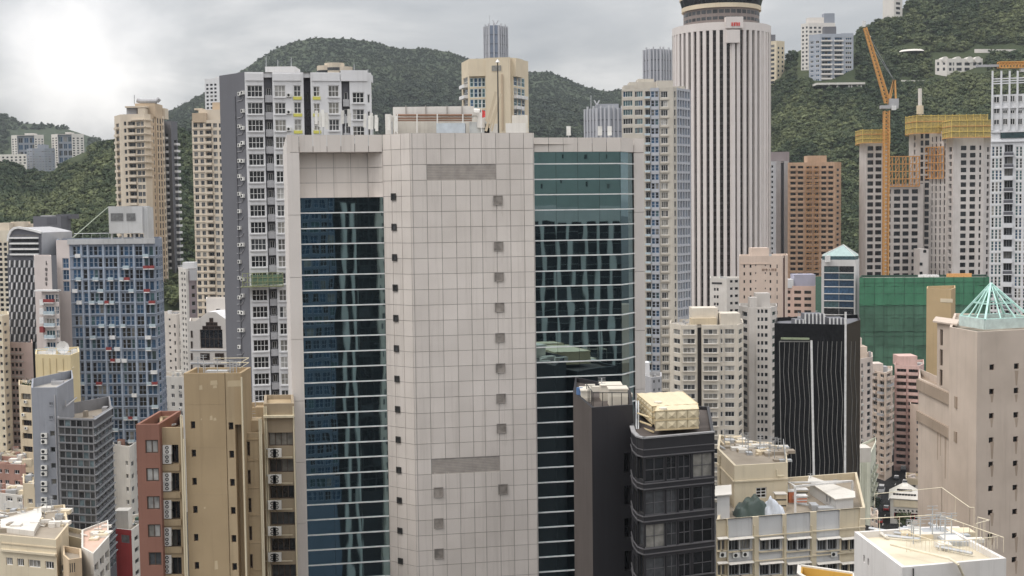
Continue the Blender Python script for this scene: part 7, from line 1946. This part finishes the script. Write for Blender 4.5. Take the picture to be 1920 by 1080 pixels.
m_ = MB(); m_.bar(fk.W(fk.S(1461.5), .2, fk.Z(1462, 640)), fk.W(fk.S(1466), .2, fk.Z(1462, 900)), .14, M_ML); m_.build('mullion', bg_.root)
for x0, x1, y in ((1510, 1545, 589), (1492, 1510, 600), (1556, 1584, 597)):
    bg_.roofbox(x0, x1, y, 311, 5, M_GRY, 'plant_house')
    for q in range(int((x1 - x0) / 7) + 1): a = P(x0 + 7 * q, y, 310.8); m_ = MB(); m_.box(a.x - .14, a.x + .14, 310.6, 310.95, bg_.rz, a.z + .1, F_WHITE); m_.build('plant_fin', bg_.root)
bg_.clutter(7, [M_LGRY, F_WHITE], 1.6); bg_.done()
# ------------------------------------------------------------------ the street canyon
def gp_(px, py):
    d = ray(px, py); return CAM + d * (-CAM.z / d.z)
M_ASPH = soil('asphalt', (0.045, 0.045, 0.046), (0.075, 0.073, 0.07), .4); M_PAVE = wallmat('pavement', (128, 120, 112), dirt=.5, streak=0)
rc = [(gp_(1652, 1040), 0), (gp_(1655, 985), 0), (gp_(1668, 930), 0), (gp_(1690, 885), 0), (gp_(1702, 860), 0), (gp_(1712, 838), 0)]
cl_ = [Vector((p.x, p.y, 0)) for p, _ in rc]; cl_.insert(0, cl_[0] + (cl_[0] - cl_[1]).normalized() * 90); cl_.append(cl_[-1] + (cl_[-1] - cl_[-2]).normalized() * 60)
def strip(off0, off1, z0, mat, name, kerb=0.0):
    m_ = MB(); L_ = []; R_ = []
    for k, p in enumerate(cl_):
        d = (cl_[min(k + 1, len(cl_) - 1)] - cl_[max(k - 1, 0)]).normalized(); n_ = Vector((d.y, -d.x, 0)); L_.append(p + n_ * off0); R_.append(p + n_ * off1)
    for k in range(len(cl_) - 1):
        a, b2, c, d = L_[k], L_[k + 1], R_[k + 1], R_[k]
        m_.poly([(q.x, q.y, z0) for q in (a, d, c, b2)], mat)
        if kerb:
            for e, f in ((a, b2), (d, c)): m_.poly([(e.x, e.y, z0), (f.x, f.y, z0), (f.x, f.y, z0 - kerb), (e.x, e.y, z0 - kerb)], mat)
    return m_.build(name)
tag(strip(-7, 7, .01, M_ASPH, 'road'), kind='structure')
tag(strip(-12, -7, .15, M_PAVE, 'pavement', .15), kind='structure'); tag(strip(7, 12, .15, M_PAVE, 'pavement', .15), kind='structure')
M_LINE = plain('road_paint', (215, 212, 205), rough=.8)
for k in range(22):
    t = k / 21 * (len(cl_) - 2) ; i = int(t); f = t - i; p = cl_[i].lerp(cl_[i + 1], f); d = (cl_[i + 1] - cl_[i]).normalized(); n_ = Vector((d.y, -d.x, 0)) * .08
    m_ = MB(); m_.poly([p - n_ + Vector((0, 0, .016)), p + n_ + Vector((0, 0, .016)), p + n_ + d * 3 + Vector((0, 0, .016)), p - n_ + d * 3 + Vector((0, 0, .016))], M_LINE); tag(m_.build('road_marking'), kind='structure')
def car(label, px, py, rot, body, roofm, van=False, name='parked_car', cat='car', grp='vehicles in the street'):
    p = gp_(px, py); t_ = thing(name, label, cat, (p.x, p.y, .02), grp)
    t_.rotation_euler = (0, 0, rot); L_, W_, H_ = (4.5, 1.75, .62) if not van else (5.4, 2.0, 1.0)
    hh = 1.45 if not van else 2.3
    loc0 = tuple(t_['_loc']); t_['_loc'] = (0, 0, 0)
    def part(nm, m_): return m_.build(nm, t_)
    m_ = MB(); prof = [(-L_ / 2, .3), (-L_ / 2, H_ + .15), (-L_ * .3, H_ + .28), (L_ * .22, H_ + .28), (L_ / 2 - .1, H_ + .1), (L_ / 2, .35)]
    for sx in (-1, 1): m_.poly([(x, sx * W_ / 2, z) for x, z in (prof if sx < 0 else reversed(prof))], body)
    for (x, z), (x2, z2) in zip(prof, prof[1:] + prof[:1]): m_.poly([(x, -W_ / 2, z), (x, W_ / 2, z), (x2, W_ / 2, z2), (x2, -W_ / 2, z2)], body)
    part('body', m_)
    cab = [(-L_ * .42, H_ + .24), (-L_ * .3, hh), (L_ * .08 if not van else L_ * .3, hh), (L_ * .26 if not van else L_ * .45, H_ + .26)]
    m_ = MB(); w2 = W_ * .42
    for sx in (-1, 1): m_.poly([(x, sx * (W_ / 2 - .05 if z < hh - .1 else w2), z) for x, z in (cab if sx < 0 else reversed(cab))], G_DARK)
    for (x, z), (x2, z2) in zip(cab, cab[1:]):
        wa_, wb = (W_ / 2 - .05 if z < hh - .1 else w2), (W_ / 2 - .05 if z2 < hh - .1 else w2)
        if z == z2: continue
        m_.poly([(x, -wa_, z), (x, wa_, z), (x2, wb, z2), (x2, -wb, z2)], G_DARK)
    part('windows', m_)
    m_ = MB(); m_.box(cab[1][0], cab[2][0], -w2, w2, hh - .01, hh + .05, roofm); part('roof_panel', m_)
    wm = cached('wheel', lambda: wheel_geo(), 'wheel')
    for x in (-L_ * .31, L_ * .31):
        for sx in (-1, 1): o = bpy.data.objects.new('wheel', wm); COL.objects.link(o); o.parent = t_; o.location = (x, sx * (W_ / 2 - .08), .32)
    for sx in (-1, 1):
        m_ = MB(); m_.box(L_ / 2 - .06, L_ / 2 + .02, sx * W_ * .33 - .2, sx * W_ * .33 + .2, .55, .72, F_WHITE); part('headlight', m_)
    t_['_loc'] = loc0
def wheel_geo():
    m_ = MB(); m_.tube((0, -.1, 0), (0, .1, 0), .32, M_BLACK, 12); m_.tube((0, -.11, 0), (0, .11, 0), .18, M_METAL, 8); return m_
M_CW, M_CRD, M_CB = plain('car_white', (215, 215, 214), rough=.25), plain('car_red', (165, 35, 32), rough=.25), plain('car_black', (30, 30, 32), rough=.2)
M_CS = plain('car_silver', (150, 152, 155), rough=.3)
hd = math.atan2(cl_[3].y - cl_[2].y, cl_[3].x - cl_[2].x)
car('red taxi with a silver roof nearest the cream block', 1650, 979, hd, M_CRD, M_CS); car('red taxi with a silver roof behind the nearest taxi', 1662, 956, hd, M_CRD, M_CS)
car('white van by the left kerb halfway up the street', 1653, 922, hd, M_CW, M_CW, True); car('black car with a pale roof box in mid street', 1681, 899, hd, M_CB, M_CW)
car('white car beside the black car', 1697, 907, hd, M_CW, M_CW); car('black and white van at the far end of the street', 1694, 884, hd, M_CB, M_CW, True); car('silver car behind the far white car', 1702, 894, hd, M_CS, M_CS); car('black car by the left kerb in front of the white van', 1648, 938, hd, M_CB, M_CB); car('dark parked car below the pale green house', 1641, 962, hd, M_CB, M_CB)
M_TEN = wallmat('tenement_white', (206, 190, 178), dirt=.45); M_TEN2 = wallmat('tenement_cream', (196, 176, 158), dirt=.5); M_PINK = wallmat('tenement_pink', (206, 168, 158), dirt=.35); M_PGN = wallmat('pale_green_render', (182, 184, 166), dirt=.4)
te = Bld('white_tenement', 'tall white tenement with small windows right of the black glass tower', [(1590, 440), (1612, 432), (1636, 438)], 668, M_TEN, depth=14)
te.sec(0, None, None, cols=(1, .3), rows=(690, 7, 15, 22), wk='v0', glass='old', fw=.12); te.sec(1, None, None, cols=[(1615, 1618), (1626, 1632)], rows=(680, 8, 13.2, 24), wk='v0', glass='old', fw=.12, ac=.35)
te.roofbox(1592, 1616, 634, 441, 8, M_TEN); te.roofbox(1598, 1610, 655, 436, 5, M_TEN); te.roofbox(1612, 1626, 650, 440, 6, M_TEN2); te.clutter(9, [M_TEN, M_TEN2, M_LGRY], 2.5, .03); te.done()
for (nm, lab, pts, yt, mt, n_) in (('cream_tenement', 'stepped cream tenement with cluttered balconies behind the white tenement', [(1634, 472), (1660, 464), (1673, 472)], 694, M_TEN2, 2), ('far_tenement', 'farther tenement sliver with stacked balconies down the street', [(1660, 505), (1675, 512)], 720, M_TEN, 2)):
    h_ = Bld(nm, lab, pts, yt, mt, depth=12)
    for i_ in range(len(pts) - 1): h_.sec(i_, None, None, cols=(n_ if i_ == 0 else 1, .6), rows=(yt + 6, 7, 13.5, 18), wk='v1', glass='old', frame=F_WHITE, fw=.14, rec=.4, ac=.4, bal=dict(d=1.0, h=.8, mats=[(M_TEN, 1), (M_TEN2, 1), (M_LGRY, .5)], slab=M_TEN, ext=.5, drop=.5, p=.6))
    h_.roofbox(pts[0][0] + 3, pts[0][0] + 22, yt - 12, pts[0][1] - 2, 6, M_TEN); h_.clutter(12, [M_TEN, M_TEN2, M_LGRY], 2.4, .03); h_.done()
pk2 = Bld('pink_tenement', 'salmon pink block with ribbon balconies below the green net', [(1677, 482), (1723, 478), (1732, 484)], 684, M_PINK, depth=14)
pk2.sec(0, None, None, cols=[(1681, 1699), (1703, 1721)], rows=(692, 6, 12.4, 16), wk='v2', glass='brown', frame=F_BRONZE, fw=.12, rec=.8, bal=dict(d=.8, h=.8, mat=M_PINK, ext=.3, drop=.7)); pk2.roofbox(1686, 1720, 668, 484, 8, M_PINK); pk2.clutter(5, [M_PINK, M_LGRY], 1.4); pk2.done()
pc_ = Bld('peach_corner_house', 'narrow peach house at the corner below the beige annex', [(1706, 474), (1724, 471)], 757, M_PCH, depth=12); pc_.sec(0, None, None, cols=[(1718, 1721)], rows=(775, 6, 13.5, 18), wk='v0', glass='old', fw=.1); pc_.done()
gh = Bld('pale_green_house', 'pale green house with ribbed fins above the street', [(1608, 403), (1632, 399), (1642, 418)], 846, M_PGN, depth=10, roof=M_DECK)
gh.sec(1, None, None, cols=(3, .5), rows=(872, 9, 17, 6), wk='v0', glass='old', fw=.15, bal=dict(d=.9, h=.7, mat=M_PGN, ext=.3, drop=.4)); gh.roofbox(1612, 1633, 840, 390, 6, M_WHITE, 'roof_canopy')
for k in range(4): line_part(gh.root, 'drain_pipe', [gh.faces[0].W(gh.faces[0].L * (.3 + .12 * k), .12, gh.zt - 1), gh.faces[0].W(gh.faces[0].L * (.3 + .12 * k), .12, 0)], .1, M_PGN)
gh.done()
g2 = Bld('green_awning_house', 'small grey house with a green roof awning by the street', [(1640, 482), (1664, 478), (1668, 488)], 850, M_GS, depth=9, roof=plain('green_awning', (70, 110, 72))); g2.sec(0, None, None, cols=(1, .6), rows=(860, 7, 16, 5), wk='v1', glass='old', frame=F_WHITE, fw=.1); g2.band(0, 853, 1.4, .8, plain('green_awning', (70, 110, 72))); g2.done()
oh = Bld('ornate_white_house', 'white corner house with tiled roof and red framed bays beside the street', [(1669, 402), (1724, 399)], 934, M_WHITE, depth=12, par=.1)
oh.sec(0, None, None, cols=[(1676, 1700), (1707, 1722)], rows=(962, 13, 25, 3), wk='v1', glass='dark', frame=plain('red_frame', (150, 55, 50)), fw=.25, rec=.6); 
fcx = oh.faces[0]; m_ = MB(); m_.fbox(fcx, fcx.S(1675), fcx.S(1723), 0, .25, fcx.Z(1700, 951), fcx.Z(1700, 938), M_CREAM); m_.build('loggia_wall', oh.root)
for k in range(6): m_ = MB(); s_ = fcx.S(1679 + 8 * k); m_.fbox(fcx, s_ - .3, s_ + .3, .26, .3, fcx.Z(1690, 958), fcx.Z(1690, 955), G_DARK); m_.build('vent', oh.root)
m_ = MB(); r0 = [Vector((p.x, p.y, oh.zt + .05)) for p in offset_poly(oh.poly, -.5)]; r1 = [Vector((p.x, p.y, oh.zt + 3.2)) for p in offset_poly(oh.poly, 3.5)]
for k in range(len(r0)): m_.poly([r0[k], r0[(k + 1) % len(r0)], r1[(k + 1) % len(r0)], r1[k]], M_WHITE)
m_.poly(r1, M_WHITE); m_.build('sloped_roof', oh.root)
for k in range(8):
    for q in range(2): p = r0[0].lerp(r0[1], (k + .6) / 8.4).lerp(r1[0].lerp(r1[1], (k + .6) / 8.4), .3 + .35 * q); m_ = MB(); m_.box(p.x - .35, p.x + .35, p.y - .1, p.y + .5, p.z, p.z + .45, G_DARK); m_.build('dormer', oh.root)
oh.done()
for (nm, lab, pts, yt, mt) in (('grey_street_house', 'grey low house with a blue awning at the end of the street', [(1680, 496), (1722, 492)], 850, M_GS), ('cream_street_house', 'cream low house behind the ornate white house', [(1698, 458), (1726, 455)], 896, M_CREAM2), ('left_street_house', 'low grey cream house on the left side of the street', [(1632, 372), (1646, 368)], 965, M_TEN2)):
    h_ = Bld(nm, lab, pts, yt, mt, depth=10, roof=M_DECK); h_.sec(0, None, None, cols=(2, .7), rows=(yt + 8, 7, 14, 4), wk='v1', glass='old', frame=F_WHITE, fw=.12)
    if 'grey_s' in nm: h_.band(0, yt + 6, 1.2, .9, plain('blue_awning', (50, 70, 110)))
    h_.clutter(5, [M_TEN, M_LGRY], 1.2, .05); h_.done()
def street_tree(label, px, py, h_, grp='trees along the street'):
    p = gp_(px, py); t_ = thing('street_tree', label, 'tree', (p.x, p.y, 0), grp); r_ = random.Random(px)
    m_ = MB(); m_.tube((p.x, p.y, 0), (p.x + .2, p.y, h_ * .5), .22, BARK, 7, r2=.13)
    for k in range(5): a = k * 1.3; m_.tube((p.x + .2, p.y, h_ * .42), (p.x + math.cos(a) * h_ * .22, p.y + math.sin(a) * h_ * .22, h_ * .75), .09, BARK, 5, r2=.04)
    m_.build('trunk', t_); m_ = MB()
    for k in range(700):
        d = Vector((r_.gauss(0, 1), r_.gauss(0, 1), r_.gauss(0, 1))).normalized() * r_.uniform(.45, 1) * (1 + .25 * math.sin(5 * k)); c = Vector((p.x + d.x * h_ * .33, p.y + d.y * h_ * .33, h_ * .72 + d.z * h_ * .28))
        q1, q2 = (Vector((r_.gauss(0, .25), r_.gauss(0, .25), r_.gauss(0, .25))) for _ in range(2)); m_.poly([c, c + q1, c + q1 + q2, c + q2], LEAF)
    m_.build('crown', t_)
street_tree('small dark tree left of the taxis', 1634, 975, 8); street_tree('bushy tree under the railing by the ornate house', 1695, 1003, 7)
street_tree('dark tree at the foot of the black glass tower', 1622, 948, 9)
# ------------------------------------------------------------------ blocks across the road that the mirror glass reflects
M_RP = wallmat('pale_pier_render', (170, 172, 166), dirt=.3)
def back_block(name, lab, xl, xr, y, zt, mat, cols, pitch, hh, glass, wmat=F_GREY, dep=18, kind='v1', out=0., rec=.5, z_first=None):
    """faces away from the camera (towards the office tower)"""
    t_ = Bld.__new__(Bld); t_.mat = mat; t_.xy = [Vector((xr, y)), Vector((xl, y))]; t_.zt, t_.zb = zt, 0.0; t_.poly = t_.xy + [Vector((xl, y - dep)), Vector((xr, y - dep))]
    t_.root = thing(name, lab, 'building', ((xl + xr) / 2, y - dep / 2, 0), 'blocks reflected in the mirror glass'); t_.faces = [Face(t_.xy[0], t_.xy[1])]; t_.cover = [[]]; t_.w, t_.wins = MB(), []
    t_.w.prism([tuple(p) for p in reversed(t_.poly)][:0] or [(xl, y - .8), (xr, y - .8), (xr, y - dep), (xl, y - dep)], 0, zt, mat)
    for x in (xl, xr): vquad(t_.w, (x, y), (x, y - .8), 0, zt, mat)
    t_.w.poly([(xl, y, zt), (xr, y, zt), (xr, y - .8, zt), (xl, y - .8, zt)], mat)
    fc = t_.faces[0]; n_, fill = cols; p = fc.L / n_; z1 = z_first or zt - 1.5
    q = lambda a, b_, z0, z1_: t_.w.poly([fc.W(a, 0, z0), fc.W(b_, 0, z0), fc.W(b_, 0, z1_), fc.W(a, 0, z1_)], mat)
    q(0, fc.L, z1, zt)
    while z1 - hh > 20 and len(t_.wins) < 290:
        a = 0.
        for k in range(n_):
            c0, c1 = p * (k + .5 - fill / 2), p * (k + .5 + fill / 2); q(a, c0, z1 - hh, z1); a = c1
            t_.wins.append((fc, (c0 + c1) / 2, -.3, z1 - hh, (c1 - c0, hh, kind, wmat, pick(GS[glass]), .1, None, .3), 'window'))
        q(a, fc.L, z1 - hh, z1); q(0, fc.L, z1 - pitch, z1 - hh); z1 -= pitch
    q(0, fc.L, 0, z1); t_.cover = [[(0, fc.L)]]; t_.done(); return t_
back_block('pale_pier_block', 'pale block of dark windows between piers, reflected in the right hand glass', 84, 124, -62, 99.5, M_RP, (9, .72), 3.3, 3.27, 'dark', F_DARK, kind='v0', z_first=95)
back_block('dark_glass_block', 'dark glazed block reflected in the left hand glass', 25.3, 38.4, -41, 106, plain('dark_bronze_clad', (38, 36, 38)), (4, .94), 3.4, 3.2, 'dark', F_DARK, kind='v1')
back_block('blue_window_block', 'blue grey gridded block reflected at the left of the mirror glass', 6, 25.2, -40, 110, wallmat('blue_clad_dark', (84, 98, 116), dirt=.2), (9, .78), 3.1, 2.4, 'blue', F_BLU, kind='v1h1')
back_block('tall_plain_block', 'tall pale green plain block reflected above the piers in the glass', 70, 150, -95, 127, wallmat('pale_green_grey', (134, 146, 138), dirt=.2), (10, .1), 9, 1.6, 'pale', F_GREY, kind='v0')
back_block('cream_slab_block', 'pale cream slab reflected beside the white facet of the office tower', 37.2, 41, -39.6, 104, M_IV, (2, .2), 3.4, 1.6, 'old', F_GREY, kind='v0')
for x in (27.4, 30.0): m_ = MB(); m_.box(x - .42, x + .42, -39.9, -39.0, 0, 101, M_RP); tag(m_.build('white_pylon'), 'slim white pylon reflected left of centre in the glass' if x < 28 else 'second slim white pylon reflected in the glass', 'pylon')
# ------------------------------------------------------------------ air
hz = MB()
m_h = bpy.data.materials.new('haze_air'); m_h.use_nodes = True
tt = m_h.node_tree; tt.nodes.clear()
oo = N('ShaderNodeOutputMaterial', tt); pv = N('ShaderNodeVolumePrincipled', tt)
pv.inputs['Color'].default_value = (0.84, 0.90, 0.97, 1); pv.inputs['Density'].default_value = HAZE
tt.links.new(pv.outputs[0], oo.inputs['Volume'])
hz.box(-2600, 2600, -420, 3600, -8, 620, m_h)
tag(hz.build('haze'), 'thin pale haze over the city', kind='stuff')
for o in scene.objects:
    if '_loc' in o: del o['_loc']
